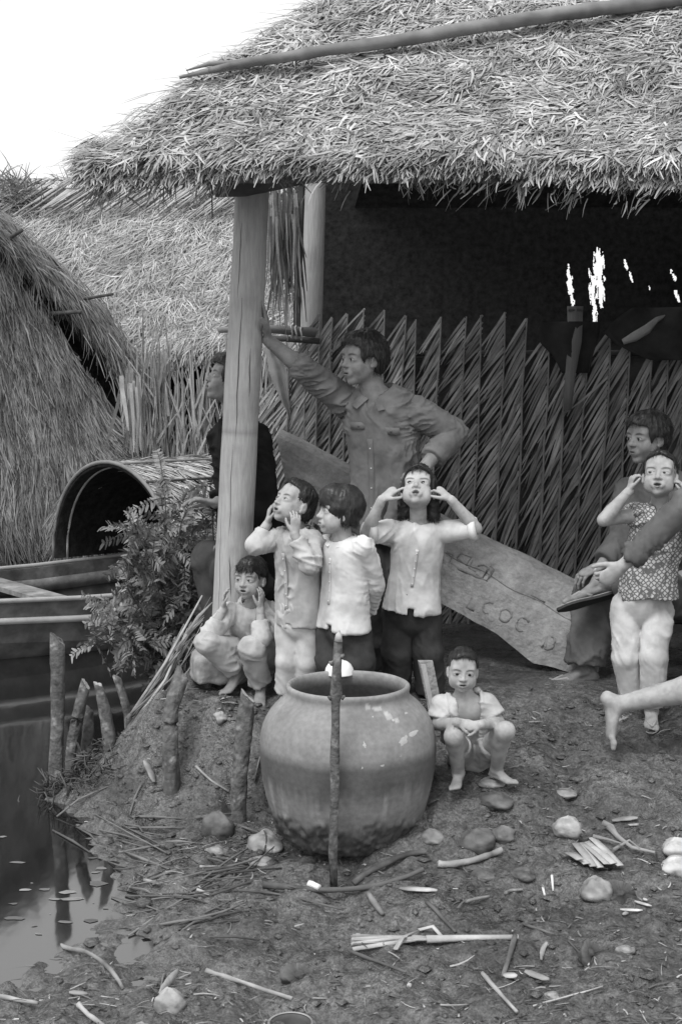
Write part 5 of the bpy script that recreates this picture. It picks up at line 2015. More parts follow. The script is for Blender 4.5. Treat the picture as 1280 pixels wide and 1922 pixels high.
# ---------------------------------------------------------------- boy with hands at his cheeks
Y = 6.12
k = Person('standing boy in pale jacket and light trousers with both hands at his cheeks',
           W(556, 1300, 6.3), .203, W(553, 944, Y), (-.74, -.52, .42), W(560, 998, Y + .03), W(588, 1016, Y - .04), W(528, 1012, Y + .06), W(562, 1165, Y + .08),
           skin='skin_mid', hair='short', mouth=.45, gaze=(-.1, -1, .3), chest_r=.49, eye_open=.85, jaw=.97)
k.arm(-1, W(479, 1022, Y + .02), W(502, 984, Y + .04), V3(.14, .02, .9), V3(.95, .1, -.1), .115, curl=(.2, .5, .4), r=(.165, .135, .10))
k.arm(1, W(582, 1062, Y - .16), W(553, 1003, Y - .15), V3(.10, .05, 1.0), V3(-.3, .9, .1), .112, curl=(.25, .5, .45), r=(.165, .135, .10))
k.leg(1, W(582, 1180, Y + .06), W(578, 1240, Y + .06), W(574, 1300, Y + .12), V3(-.3, -1, 0), .18, fine=False)
k.leg(-1, W(545, 1180, Y + .10), W(542, 1240, Y + .09), W(540, 1300, Y + .14), V3(-.3, -1, 0), .18, fine=False)
k.finish()
k.shirt(W(562, 1172, Y + .07), 'shirt_cream', rc=.555, rw=.53, rh=.575, sleeves=(.92, .88), sr=(.235, .22, .165), amp=.0075, neck_r=.28, vneck=0, slit=.25, off=31)
k.placket(k.neck - k.spine * .085, W(560, 1140, Y + .07), 'shirt_cream', w=.018, buttons=5)
k.collar('shirt_cream', w=.022, r=.27)
k.trousers('pants_pale', waist_r=.52, legs=((.31, .27, .26), (.31, .27, .26)), amp=.006, off=35, frac=(.97, .97))

# ---------------------------------------------------------------- small boy sitting at the foot of the post
Y = 6.42
q_ = Person('small boy sitting at the foot of the big post with raised hands',
            W(485, 1290, 6.45), .188, W(471, 1084, Y), (-.42, -.90, .04), W(476, 1133, Y + .05), W(510, 1150, Y + .08), W(431, 1148, Y + .02), W(492, 1228, Y + .20),
            skin='skin_mid', hair='fringe', mouth=.5, gaze=(-.2, -1, .05), chest_r=.52, pel_r=.50, eye_open=.72, jaw=1.0)
q_.arm(-1, W(395, 1192, Y - .06), W(420, 1143, Y - .04), V3(.05, .05, 1.0), V3(.95, -.1, 0), .105, curl=(.15, .4, .35), r=(.17, .135, .10))
q_.arm(1, W(492, 1196, Y - .12), W(489, 1144, Y - .08), V3(.12, .08, 1.0), V3(-.75, .5, .0), .105, curl=(.1, .3, .3), r=(.17, .135, .10))
q_.leg(1, W(508, 1232, Y + .16), W(472, 1218, Y - .14), W(490, 1283, Y - .04), V3(-.05, -1, -.45), .165, r=(.32, .22, .2, .13))
q_.leg(-1, W(470, 1230, Y + .16), W(388, 1207, Y - .12), W(447, 1262, Y + .0), V3(-.62, -.7, -.42), .165, r=(.32, .22, .2, .13))
q_.finish()
q_.shirt(W(488, 1212, Y + .14), 'shirt_cream', rc=.62, rw=.62, rh=.68, sleeves=(.80, .80), sr=(.25, .235, .18), amp=.0085, neck_r=.29, vneck=0, off=41)
q_.placket(q_.neck - q_.spine * .08, W(484, 1200, Y + .12), 'shirt_cream', w=.016, buttons=3)
q_.collar('shirt_cream', w=.020, r=.28)
q_.trousers('shirt_cream', waist_r=.60, legs=((.38, .29, .27), (.38, .29, .27)), amp=.0075, off=45, frac=(.97, .93))

# ---------------------------------------------------------------- toddler squatting beside the jar
Y = 5.48
t_ = Person('barefoot toddler with open shirt squatting beside the large jar',
            W(895, 1468, 5.5), .166, W(868, 1256, Y), (-.03, -1, -.05), W(870, 1300, Y + .03), W(914, 1322, Y + .03), W(828, 1322, Y + .03), W(885, 1415, Y + .16),
            skin='skin_mid', hair='short', mouth=.35, gaze=(0, -1, -.05), chest_r=.56, pel_r=.56, roll=-.05, eye_open=.7, jaw=1.10)
t_.arm(-1, W(820, 1360, Y - .0), W(858, 1356, Y - .13), V3(.9, -.15, -.08), V3(.2, .6, -.5), .095, curl=(.5, .7, .5), r=(.175, .15, .115))
t_.arm(1, W(936, 1356, Y - .0), W(902, 1360, Y - .14), V3(-.95, -.1, -.1), V3(-.2, .6, -.4), .095, curl=(.6, .8, .6), r=(.175, .15, .115))
t_.leg(1, W(905, 1412, Y + .12), W(948, 1372, Y - .10), W(931, 1444, Y + .02), V3(.62, -.78, 0), .135, r=(.30, .215, .21, .15))
t_.leg(-1, W(866, 1412, Y + .12), W(851, 1382, Y - .12), W(860, 1450, Y - .0), V3(-.22, -.95, -.05), .135, r=(.30, .215, .21, .15))
t_.finish()
t_.shirt(W(880, 1392, Y + .12), 'shirt_cream', rc=.64, rw=.66, rh=.64, sleeves=(.36, .36), sr=(.255, .265, .2), amp=.007, neck_r=.30, vneck=0, open_front=.30, off=51, h=.005)
t_.trousers('shirt_grey', waist_r=.58, legs=((.37, .31, .2), (.37, .31, .2)), frac=(.22, .22), name='shorts', amp=.005, off=55, h=.005)

# ---------------------------------------------------------------- man sitting at the right with one leg crossed
Y = 6.72
m_ = Person('man in dark clothes sitting by the palm wall with a sandalled foot crossed',
            W(1130, 1275, 6.7), .236, W(1214, 822, Y), (-.86, -.50, -.02), W(1232, 890, Y + .03), W(1300, 925, Y), W(1180, 925, Y + .14), W(1262, 1120, Y + .2),
            skin='skin_dark', hair='man', kid=False, mouth=.05, gaze=(-.1, -1, 0), chest_r=.64, pel_r=.58, eye_open=.85)
m_.arm(-1, W(1170, 1010, Y + .0), W(1128, 1062, Y - .10), V3(-.8, -.2, -.3), V3(0, .2, -1), .18, curl=(.4, .5, .4), r=(.215, .165, .115))
m_.arm(1, W(1330, 1020, Y - .1), W(1290, 1075, Y - .25), V3(-.8, -.1, -.3), V3(0, .2, -1), .18, curl=(.4, .5, .4), r=(.215, .165, .115))
m_.leg(-1, W(1240, 1128, Y + .24), W(1120, 1110, Y - .02), W(1098, 1255, Y - .06), V3(-.97, -.22, 0), .25)
m_.leg(1, W(1290, 1128, Y + .1), W(1225, 1098, Y - .42), W(1122, 1092, Y - .16), V3(-.96, -.05, -.26), .25, sole=(-.22, -.52, -.82))
m_.finish()
m_.shirt(W(1258, 1105, Y + .18), 'pants_grey', rc=.80, rw=.74, rh=.74, sleeves=(.92, .92), sr=(.33, .29, .25), amp=.007, neck_r=.28, vneck=.2, off=61, h=.0085)
m_.trousers('pants_grey', waist_r=.64, legs=((.46, .38, .30), (.48, .44, .40)), amp=.008, off=65, frac=(.80, .97), h=.0085)


def sandal(root, ank, td, sole, L, mat='sandal', side=1):
    td = unit(td); sn = unit(np.asarray(sole, float) - td * (np.asarray(sole, float) @ td)); lt = np.cross(td, sn)
    ys = np.linspace(-.34, .90, 15)
    w = [.06, .10, .118, .12, .118, .115, .118, .128, .142, .155, .16, .155, .138, .10, .05]
    top = []; V = []
    for y, ww in zip(ys, w):
        c = np.asarray(ank) + td * y * L + sn * .305 * L
        for s_, z in ((-1, 0), (1, 0), (1, .05), (-1, .05)):
            V.append(c + lt * s_ * ww * L + sn * z * L)
    q = []
    for i in range(14):
        for k_ in range(4):
            q.append((i * 4 + k_, (i + 1) * 4 + k_, (i + 1) * 4 + (k_ + 1) % 4, i * 4 + (k_ + 1) % 4))
    q += [(0, 1, 2, 3), (59, 58, 57, 56)]
    so = mesh_obj('sandal', np.array(V), np.array(q), MT['sole'], root, smooth=False)
    # pale upper edge and toe straps
    e = []
    for s_ in (1, -1):
        pts = [np.asarray(ank) + td * y * L + sn * .303 * L + lt * s_ * ww * L for y, ww in zip(ys, w)]
        e += pts if s_ > 0 else pts[::-1]
    v, f = tube(e + [e[0]], .012 * L, 6)
    mesh_obj('sole_edge', v, f, MT['sandal'], so)
    for s_ in (1, -1):
        a = np.asarray(ank) + td * .70 * L + sn * .20 * L + lt * .03 * L
        b2 = np.asarray(ank) + td * .42 * L + sn * .14 * L + lt * s_ * .11 * L
        c2 = np.asarray(ank) + td * .22 * L + sn * .29 * L + lt * s_ * .13 * L
        v, f = tube([a, b2, c2], .028 * L, 6)
        mesh_obj('strap', v, f, MT['sandal'], so)


sandal(m_.root, m_.anL, V3(-.96, -.05, -.26), (-.22, -.52, -.82), .25)
sandal(m_.root, m_.anR, V3(-.97, -.22, 0), (0, 0, -1), .25)

# ---------------------------------------------------------------- boy in the patterned sleeveless shirt
Y = 6.05
bm = MT['pattern'] = bpy.data.materials.new('shirt_pattern')
bm.use_nodes = True
n = bm.node_tree.nodes; l = bm.node_tree.links
b = n['Principled BSDF']; b.inputs['Roughness'].default_value = .9; b.inputs['Specular IOR Level'].default_value = .1
tc = n.new('ShaderNodeTexCoord'); mp = n.new('ShaderNodeMapping'); mp.inputs['Rotation'].default_value = (.3, .785, .2)
vo = n.new('ShaderNodeTexVoronoi'); vo.inputs['Scale'].default_value = 62; vo.inputs['Randomness'].default_value = .45; vo.feature = 'DISTANCE_TO_EDGE'
l.new(tc.outputs['Object'], mp.inputs[0]); l.new(mp.outputs[0], vo.inputs['Vector'])
cr = n.new('ShaderNodeValToRGB'); cr.color_ramp.elements[0].position = .08; cr.color_ramp.elements[1].position = .22
cr.color_ramp.elements[0].color = (.14,) * 3 + (1,); cr.color_ramp.elements[1].color = (.55,) * 3 + (1,)
l.new(vo.outputs['Distance'], cr.inputs[0]); l.new(cr.outputs[0], b.inputs['Base Color'])
p_ = Person('boy in a sleeveless patterned shirt and pale trousers, hands at his ears',
            W(1215, 1350, 6.0), .205, W(1238, 891, Y), (-.30, -.88, .28), W(1240, 950, Y + .04), W(1286, 968, Y + .02), W(1194, 966, Y + .05), W(1206, 1130, Y + .1),
            skin='skin_mid', hair='short', mouth=.55, gaze=(-.3, -1, .2), chest_r=.50, eye_open=.9, jaw=.95)
p_.arm(-1, W(1132, 976, Y - .04), W(1180, 922, Y - .03), V3(.16, .1, .85), V3(.95, .2, -.1), .105, curl=(.5, .8, .6), r=(.165, .14, .10))
p_.arm(1, W(1298, 1010, Y - .10), W(1284, 934, Y - .04), V3(-.12, .1, .9), V3(-.9, .4, 0), .105, curl=(.5, .8, .6), r=(.165, .14, .10))
p_.leg(1, W(1232, 1140, Y + .1), W(1226, 1235, Y + .02), W(1222, 1333, Y + .02), V3(-.22, -.97, 0), .19)
p_.leg(-1, W(1174, 1140, Y + .12), W(1174, 1235, Y + .08), W(1186, 1322, Y + .12), V3(-.5, -.86, 0), .19)
p_.finish()
p_.shirt(W(1218, 1122, Y + .08), 'pattern', rc=.58, rw=.58, rh=.62, sleeves=(.10, .10), sr=(.25, .24, .2), amp=.0065, neck_r=.29, vneck=.35, slit=.15, off=71)
p_.trousers('pants_pale', waist_r=.53, legs=((.315, .275, .25), (.315, .275, .25)), amp=.008, off=75, frac=(.96, .96))
sandal(p_.root, p_.anL, V3(-.22, -.97, 0), (0, 0, -1), .19)
sandal(p_.root, p_.anR, V3(-.5, -.86, 0), (0, 0, -1), .19)

# ---------------------------------------------------------------- runner leaving the picture at the right
Y = 5.72
r_ = Person('barefoot runner cut off by the right edge, one dark-sleeved arm swung back',
            W(1500, 1400, Y), .215, W(1520, 800, Y), (1, .1, 0), W(1490, 880, Y), W(1470, 910, Y + .16), W(1460, 910, Y - .16), W(1420, 1160, Y + .02),
            skin='skin_mid', hair='short', kid=False, mouth=.1, chest_r=.6, pel_r=.56, front=(1, 0, 0), fine_head=False)
r_.arm(-1, W(1290, 945, Y - .16), W(1168, 1062, Y - .14), V3(-.75, -.1, -.55), V3(-.1, .9, .2), .17, curl=(.8, .9, .6), r=(.21, .17, .115))
r_.arm(1, W(1580, 1040, Y + .2), W(1660, 960, Y + .2), V3(.7, 0, .7), V3(0, -1, 0), .17, fine=False, r=(.21, .17, .115))
r_.leg(-1, W(1410, 1170, Y - .10), W(1345, 1290, Y - .08), W(1160, 1322, Y - .02), V3(.20, -.06, -1), .225, sole=(-1, .0, -.1), r=(.40, .28, .235, .155))
r_.leg(1, W(1430, 1170, Y + .12), W(1570, 1250, Y + .12), W(1560, 1385, Y + .12), V3(1, 0, 0), .225, fine=False, r=(.40, .26, .24, .15))
r_.finish()
r_.shirt(W(1425, 1140, Y), 'pants_grey', rc=.72, rw=.68, rh=.70, sleeves=(.95, .95), sr=(.29, .265, .225), amp=.010, neck_r=.28, vneck=.1, off=81, h=.0085)
r_.trousers('pants_dark', waist_r=.60, legs=((.46, .40, .3), (.46, .40, .3)), frac=(.42, .42), name='shorts', amp=.005, off=85)

# ---------------------------------------------------------------- person in black behind the post
Y = 6.95
w_ = Person('person in a black tunic sitting half hidden behind the big post',
            W(440, 1250, 6.9), .228, W(428, 712, Y), (-.93, -.30, .28), W(450, 780, Y + .04), W(480, 822, Y - .08), W(420, 822, Y + .16), W(482, 1085, Y + .12),
            skin='skin_dark', hair='man', kid=False, mouth=.6, gaze=(-.1, -1, .2), chest_r=.64, pel_r=.60)
w_.arm(-1, W(432, 930, Y + .05), W(404, 945, Y - .08), V3(-.95, -.2, .25), V3(0, -.2, -1), .17, curl=(.3, .4, .3), r=(.21, .16, .11))
w_.arm(1, W(500, 950, Y - .1), W(450, 1000, Y - .2), V3(-.8, 0, -.3), V3(0, .3, -1), .17, fine=False, r=(.21, .16, .11))
w_.leg(-1, W(465, 1090, Y + .2), W(395, 1052, Y - .02), W(425, 1215, Y - .02), V3(-.9, -.4, 0), .23, fine=False)
w_.leg(1, W(500, 1095, Y + .0), W(430, 1075, Y - .15), W(455, 1235, Y - .1), V3(-.9, -.4, 0), .23, fine=False)
w_.finish()
w_.shirt(W(486, 1120, Y + .1), 'tunic_black', rc=.80, rw=.92, rh=1.0, sleeves=(.86, .90), sr=(.33, .29, .25), amp=.008, neck_r=.27, vneck=.1, off=91, h=.0085)
w_.trousers('pants_dark', waist_r=.66, legs=((.46, .42, .36), (.46, .42, .36)), amp=.007, off=95, frac=(.95, .95), h=.0085)
# ================================================================== THE BIG JAR
JC = V3((653 - 640) / 490.0, 5.45, 0); JC[2] = -0.385
prof = [(.0, .0), (.225, .0), (.240, .008), (.262, .035), (.286, .08), (.306, .13), (.322, .19), (.335, .26), (.342, .33), (.344, .38), (.342, .425), (.334, .47),
        (.314, .515), (.286, .552), (.258, .576), (.242, .588), (.236, .598), (.236, .612), (.242, .620), (.245, .630), (.241, .640), (.230, .643),
        (.221, .637), (.219, .618), (.222, .59), (.25, .55), (.30, .48), (.318, .40), (.30, .28), (.24, .12), (.0, .08)]
prof = [(r_, z_ * .972) for r_, z_ in prof]
pr_ = np.array(prof)
# smooth resample
s = np.concatenate([[0], np.cumsum(np.hypot(*np.diff(pr_, axis=0).T))])
ts = np.linspace(0, s[-1], 190)
pr2 = np.stack([np.interp(ts, s, pr_[:, 0]), np.interp(ts, s, pr_[:, 1])], 1)
for _ in range(3):
    pr2[1:-1] = (pr2[:-2] + 2 * pr2[1:-1] + pr2[2:]) / 4
jar = thing('water_jar', 'huge round glazed earthenware water jar with wide mouth standing in the mud', 'jar', JC)
v, f = lathe(pr2, 240, JC)
rel = v - JC
ang = np.arctan2(rel[:, 1], rel[:, 0]); z = rel[:, 2]
outer = np.arange(len(v)) // 240 < 118
cyl = np.stack([np.cos(ang), np.sin(ang), z * 3], 1)
nz = fbm(cyl, 3.0, 4, 2)
nfine = vnoise(np.stack([ang * 9, z * 2.0, ang * 0], 1), 3.0, 6)
nz2 = fbm(cyl, 9, 3, 8)
t = np.ones(len(v))
# upper glaze pale, a darker band round the belly, drips, then a dull pale skirt and mud at the foot
edge1 = .375 + .010 * nz
edge2 = .245 + .03 * nfine + .02 * nz
band = sstep(edge1 + .03, edge1 - .015, z) * sstep(edge2 - .05, edge2 + .05, z)
t *= 1 - .55 * band
strk = np.maximum(vnoise(np.stack([ang * 14, z * 3.5, 0 * ang], 1), 1.0, 9), 0) * sstep(.14, .20, z) * sstep(.30, .24, z)
t *= 1 + .55 * strk
skirt = sstep(edge2 + .02, edge2 - .06, z)
t *= 1 - .16 * skirt
t *= 1 + .10 * nz + .05 * nz2
mudl = sstep(.165 + .03 * nz + .02 * nfine, .115 + .03 * nz, z)
t *= 1 - .72 * mudl * (0.85 + .3 * nz2)
t = np.where(outer, t, .45)
t = np.where((z > .60) & outer, t * 1.12, t)
# gritty mud crust and thrown rings as real relief
nrm = np.stack([np.cos(ang), np.sin(ang), 0 * ang], 1)
relief = mudl * (.012 * np.maximum(nz2, -.2) + .009 * fbm(cyl, 24, 3, 1)) + .0003 * np.sin(z * 210) * outer + .003 * vnoise(cyl, 2.0, 4)
v = v + nrm * (relief * outer)[:, None]
for (a0, z0, ra, rz) in [(-1.27, .585, .05, .010), (-1.12, .575, .07, .007), (-.98, .548, .06, .012), (-.90, .53, .03, .006)]:
    t = np.where(outer & (((ang - a0 + .02 * nfine) / ra) ** 2 + ((z - z0 + .03 * (ang - a0)) / rz) ** 2 < 1 + .6 * nz2), t * 1.75, t)
MT['jar'] = M('jar', .20, .265, 9, rough=.62, bump=.12, bscale=130, spec=.35, rough_var=.2, bdist=.003, second=(55, .84, 1.10, .3, .7))
mesh_obj('jar_body', v, f, MT['jar'], jar, tint=t)
# pale splashes dried on the glaze
JF_r = lambda zz: np.interp(zz, [p[1] for p in prof[1:20]], [p[0] for p in prof[1:20]])


def on_jar(px, py, off=.001):
    best = None
    for Yc in np.linspace(5.06, 5.5, 180):
        p = W(px, py, Yc)
        r = math.hypot(p[0] - JC[0], p[1] - JC[1]); zz = p[2] - JC[2]
        if r <= JF_r(zz):
            o = unit(V3(p[0] - JC[0], p[1] - JC[1], 0))
            return p - V3(0, off, 0) + o * off * 0, o
    return W(px, py, 5.2), V3(0, -1, 0)


for (px, py, rx, ry, rot) in [(776, 1376, 9, 5, -.5), (757, 1392, 12, 7, -.9), (684, 1398, 8, 7, 0),
                              (680, 1441, 5, 5, 0), (718, 1437, 7, 4, -.6), (753, 1419, 4, 3, 0), (738, 1352, 3, 2.5, 0), (762, 1338, 3, 2, 0), (595, 1438, 4, 3, 0), (700, 1345, 3, 2.5, 0)]:
    V_ = []
    th = np.linspace(0, 2 * math.pi, 15)[:-1]
    rr = 1 + .35 * np.sin(th * 3 + px) * .5 + rng.uniform(-.25, .25, 14)
    c0, o0 = on_jar(px, py, .003)
    V_.append(c0)
    for a, r in zip(th, rr):
        x_, y_ = rx * r * math.cos(a), ry * r * math.sin(a)
        q0, _o = on_jar(px + x_ * math.cos(rot) - y_ * math.sin(rot), py + x_ * math.sin(rot) + y_ * math.cos(rot), .0008)
        V_.append(q0)
    mesh_obj('dried_splash', np.array(V_), np.array([(0, i + 1, (i + 1) % 14 + 1) for i in range(14)]), MT['cloth_pale'], jar)

# white bowl turned over on the far rim
bp_ = W(637, 1261, 5.70)
bprof = [(.0, .042), (.018, .041), (.034, .036), (.047, .025), (.056, .010), (.060, -.010), (.062, -.014), (.056, -.014), (.046, .016), (.0, .034)]
bowl = thing('white_bowl', 'white enamel bowl resting upside down on the far rim of the large jar', 'bowl', bp_)
v, f = lathe(bprof, 40, bp_ + V3(0, 0, .006))
mesh_obj('bowl_shell', v, f, MT['white'], bowl)
v, f = lathe([(.0, .045), (.016, .045), (.020, .042), (.020, .034)], 28, bp_ + V3(0, 0, .004))
mesh_obj('foot_ring', v, f, MT['white'], bowl)

# ================================================================== STICK STANDING BEFORE THE JAR
pts = [GP(627, 1640, -.08)]
for px, py in [(626, 1600), (627, 1540), (628, 1480), (629, 1420), (630, 1360), (630, 1318), (631, 1302), (632, 1260), (634, 1222), (635, 1203), (636, 1196)]:
    pts.append(W(px, py, 5.06))
stk = thing('mooring_stick', 'knotty upright stick with a whittled pale tip standing in front of the jar', 'stick', pts[0])
rad = np.array([.0185, .0175, .0165, .0165, .017, .0165, .018, .024, .0185, .017, .0155, .008])
v, f = tube(pts, rad, 14, jit=.05)
v = v + np.stack([vnoise(v, 22), vnoise(v, 22, 7), 0 * v[:, 0]], 1) * .0025
mesh_obj('shaft', v, f, MT['stake_wood'], stk)
v, f = tube([pts[-2] + V3(0, -.004, .0), pts[-1] + V3(0, -.004, .012), pts[-1] + V3(.002, 0, .024)], [.0155, .011, .003], 9)
mesh_obj('whittled_tip', v, f, MT['pale_stick'], stk)
for (px, py, sx) in [(622, 1311, -1), (641, 1310, 1), (640, 1232, 1), (624, 1246, -1)]:
    c = W(px, py, 5.055)
    v, f = tube([c, c + V3(sx * .012, -.004, .008)], [.010, .004], 8)
    mesh_obj('knot', v, f, MT['stake_wood'], stk)

# ================================================================== STAKES AT THE WATER EDGE


def stake(name, label, path, rad, mat='stake_wood', tip=None, depth=.18, group=None):
    pts = [np.asarray(p, float) for p in path]
    foot = pts[0].copy()
    pts = [pts[0] - V3(0, 0, depth)] + pts
    # finer path
    P = np.array(pts); tt = np.linspace(0, len(P) - 1, 6 * (len(P) - 1) + 1)
    Q = np.stack([np.interp(tt, np.arange(len(P)), P[:, j]) for j in range(3)], 1)
    for _ in range(3): Q[1:-1] = (Q[:-2] + 2 * Q[1:-1] + Q[2:]) / 4
    R_ = np.interp(tt, np.arange(len(P)), [rad[0]] + list(rad))
    t = thing(name, label, 'stake', foot, group)
    n = 18
    v, f = tube(Q, R_, n, jit=.05)
    m_ = len(Q); mr = float(np.mean(rad))
    ax_ = np.repeat(np.arange(m_), n)
    cen = np.concatenate([Q[ax_], Q[:1], Q[-1:]])
    o_ = v - cen; o_ /= np.maximum(np.linalg.norm(o_, axis=1, keepdims=True), 1e-6)
    hgt = v[:, 2] * 4
    thn = np.stack([o_[:, 0] * 2.2, o_[:, 1] * 2.2, hgt], 1)
    v = v + o_ * (mr * (.16 * vnoise(thn, 1.0, foot[0] * 9) + .13 * vnoise(thn, 3.1, foot[0] * 5) + .08 * vnoise(v, 90, 2)))[:, None]
    # hewn slanting top
    d = unit(Q[-1] - Q[-3]); sl = unit(np.cross(d, V3(0, 1, .3)))
    top_i = np.arange((m_ - 1) * n, m_ * n)
    v[top_i] += np.outer(((v[top_i] - Q[-1]) @ sl) * .9 + rng.normal(0, .10, n) * mr, d)
    v[-1] = v[top_i].mean(0)
    mesh_obj('stake_shaft', v, f, MT[mat], t)
    if tip is not None:
        c0 = v[-1]
        rim_ = c0 + (v[top_i] - c0) * .96 + d * .003
        lowr = c0 + (v[top_i] - c0) * .98 - d * .010
        V_ = np.concatenate([[c0 + d * .004], rim_, lowr])
        k_ = np.arange(n)
        mesh_obj('cut_end', V_, [np.array([(0, i + 1, (i + 1) % n + 1) for i in k_]), np.array([(i + 1, n + 1 + i, n + 1 + (i + 1) % n, (i + 1) % n + 1) for i in k_])], MT[tip], t, smooth=False)
    return t


YS = 6.42
stake('mooring_stake', 'tall straight mooring stake spotted with lichen standing at the water edge', [W(106, 1452, YS), W(108, 1380, YS), W(109, 1290, YS), W(110, 1200, YS)], [.031, .030, .031, .034], tip='stake_wood')
stake('bank_stake', 'short stake leaning right with a pale cut end beside the lichen-spotted stake', [W(134, 1400, YS), W(146, 1345, YS), W(162, 1284, YS)], [.026, .027, .024], tip='pale_stick')
stake('bank_stake', 'curved pale stake with a sharpened point in the group at the water edge', [W(203, 1462, YS - .08), W(208, 1392, YS - .08), W(197, 1330, YS - .08), W(184, 1284, YS - .08)], [.030, .028, .027, .016], mat='stake_wood', tip='pale_stick')
stake('bank_stake', 'thin leaning stake standing in the water behind the sharpened stake', [W(242, 1345, 7.2), W(232, 1305, 7.2), W(221, 1272, 7.2)], [.019, .019, .019], tip='stake_wood')
stake('bank_stake', 'low forked stump between the leaning stake and the sharpened one', [W(164, 1408, YS + .1), W(166, 1365, YS + .1), W(169, 1330, YS + .1)], [.030, .026, .014])
stake('bank_stake', 'thick bent stake holding the bank corner under the pale stone block', [W(320, 1428, 5.98), W(319, 1372, 6.0), W(322, 1320, 6.03), W(342, 1264, 6.1)], [.036, .037, .034, .031], tip='stake_wood')
stake('bank_stake', 'stout straight stake with a frayed top in the bank left of the jar', [W(448, 1498, 5.74), W(452, 1430, 5.76), W(459, 1360, 5.79), W(465, 1308, 5.81)], [.033, .034, .035, .031], tip='pale_stick')

# weeds and roots round the stakes
mb = MB()
for (px, py, w_, n_) in [(150, 1440, 75, 170), (100, 1425, 30, 50), (205, 1470, 30, 60), (170, 1400, 50, 80), (250, 1450, 40, 30)]:
    for _ in range(n_):
        p = W(px + rng.normal(0, w_ * .5), py + rng.normal(0, 22), 6.35 + rng.normal(0, .1))
        p[2] = min(max(p[2], -.5), gz(p[0], p[1]) + .05)
        d = unit((rng.normal(0, .8), rng.normal(-.4, .5), rng.normal(.2, .8)))
        e = p + d * rng.uniform(.03, .11)
        v, f = tube([p, (p + e) / 2 + rng.normal(0, .012, 3), e], [.004, .003, .0015], 4)
        mb.add(v, f, rng.uniform(.5, 1.6))
o = mb.build('root_tangle', MT['stem']); tag(o, 'dark tangle of roots and weeds round the stakes at the water edge', 'weeds', kind='stuff')

# ================================================================== STONE BLOCK, REED BUNDLE
F = Field()
F.box(W(405, 1252, 6.55), V3(.96, .28, -.02), V3(-.28, .96, 0), UP, .105, .10, .062, .02)
F.cone(W(385, 1240, 6.6), W(445, 1262, 6.55), .065, .06, .03)
F.half(W(352, 1262, 6.5), V3(-.9, -.2, .35), .4, .01)
lo, hi = F.bounds(); v, q = surface(F, lo, hi, .007)
N = vnormals(v, q); v = v + N * (.006 * fbm(v, 18, 4))[:, None]
stn = mesh_obj('footing_stone', v, q, MT['stone'], loc=W(405, 1285, 6.5)); tag(stn, 'pale rough stone block at the foot of the big post under the sitting boy', 'stone')

bund = thing('reed_bundle', 'bundle of dry reeds and sticks leaning up the bank left of the sitting boy', 'reed bundle', W(240, 1360, 6.5))
for i in range(15):
    a = W(rng.uniform(232, 262), rng.uniform(1338, 1372), 6.5 + rng.uniform(-.08, .08))
    c = W(rng.uniform(340, 400), rng.uniform(1115, 1215), 6.75 + rng.uniform(-.08, .1))
    m1 = (a + c) / 2 + V3(rng.normal(0, .012), 0, -.03)
    v, f = tube([a, m1, c], [.0085, .007, .004] if i < 8 else [.005, .004, .002], 6)
    mesh_obj('reed', v, f, MT['stick'] if i % 3 else MT['pale_stick'], bund)
for i in range(12):
    a = W(rng.uniform(262, 350), 0, 6.6); k_ = rng.uniform(.15, .9)
    a = W(250 + 120 * k_, 1350 - 190 * k_, 6.6)
    d = unit(W(400, 1150, 6.7) - W(240, 1360, 6.5) + rng.normal(0, .05, 3))
    v, f = sheet([a, a + d * .09 + V3(0, 0, .01), a + d * .2 + V3(0, 0, -.01)], [.012, .016, .003], unit(rng.normal(0, 1, 3)), .001)
    mesh_obj('reed_leaf', v, f, MT['dry_frond'], bund)

# ================================================================== BIG CARVED PLANK LEANING BEHIND THE PEOPLE
pl = thing('carved_plank', 'massive weathered hull plank with carved marks sloping down behind the children', 'plank', W(820, 1150, 7.15))


def plank_pt(px, py, dy=0.0):
    return W(px, py, 7.22 + dy - .37 * (px - 520) / 560)


topc = [(519, 819), (560, 838), (655, 890), (740, 933), (830, 984), (920, 1030), (1000, 1066), (1092, 1113), (1150, 1142)]
botc = [(540, 925), (580, 972), (655, 1030), (740, 1082), (830, 1136), (930, 1188), (1000, 1246), (1075, 1262), (1120, 1275)]
rows = 15
V_ = []
for (x0, y0), (x1, y1) in zip(topc, botc):
    for kk in np.linspace(0, 1, rows):
        bulge = -.012 * math.sin(math.pi * min(1, kk * 1.0)) ** .7
        step = -.014 if kk > .36 else 0
        V_.append(plank_pt(x0 + (x1 - x0) * kk, y0 + (y1 - y0) * kk, bulge + step - .10 * kk))
V_ = np.array(V_).reshape(9, rows, 3)
# refine along the length
tt = np.linspace(0, 8, 90)
Vf = np.stack([np.stack([np.interp(tt, np.arange(9), V_[:, r, j]) for j in range(3)], 1) for r in range(rows)], 1)
Vf = Vf + (.007 * fbm(Vf.reshape(-1, 3) * np.array((.5, 1, 1)), 14, 4)).reshape(90, rows, 1) * V3(0, 1, .4)
edge_w = .008 * vnoise(Vf[:, -1], 12)
Vf[:, -1, 2] += edge_w
bk = Vf + V3(.02, .13, .03)
allV = np.concatenate([Vf.reshape(-1, 3), bk.reshape(-1, 3)])
nF = 90 * rows
ff = [grid_faces(90, rows)[:, ::-1], grid_faces(90, rows) + nF]
sd_ = []
for i in range(89):
    a, c = i * rows, (i + 1) * rows
    sd_.append((a, c, nF + c, nF + a))
    sd_.append((a + rows - 1, nF + a + rows - 1, nF + c + rows - 1, c + rows - 1))
for r in range(rows - 1):
    sd_.append((r, nF + r, nF + r + 1, r + 1))
    e = 89 * rows
    sd_.append((e + r, e + r + 1, nF + e + r + 1, nF + e + r))
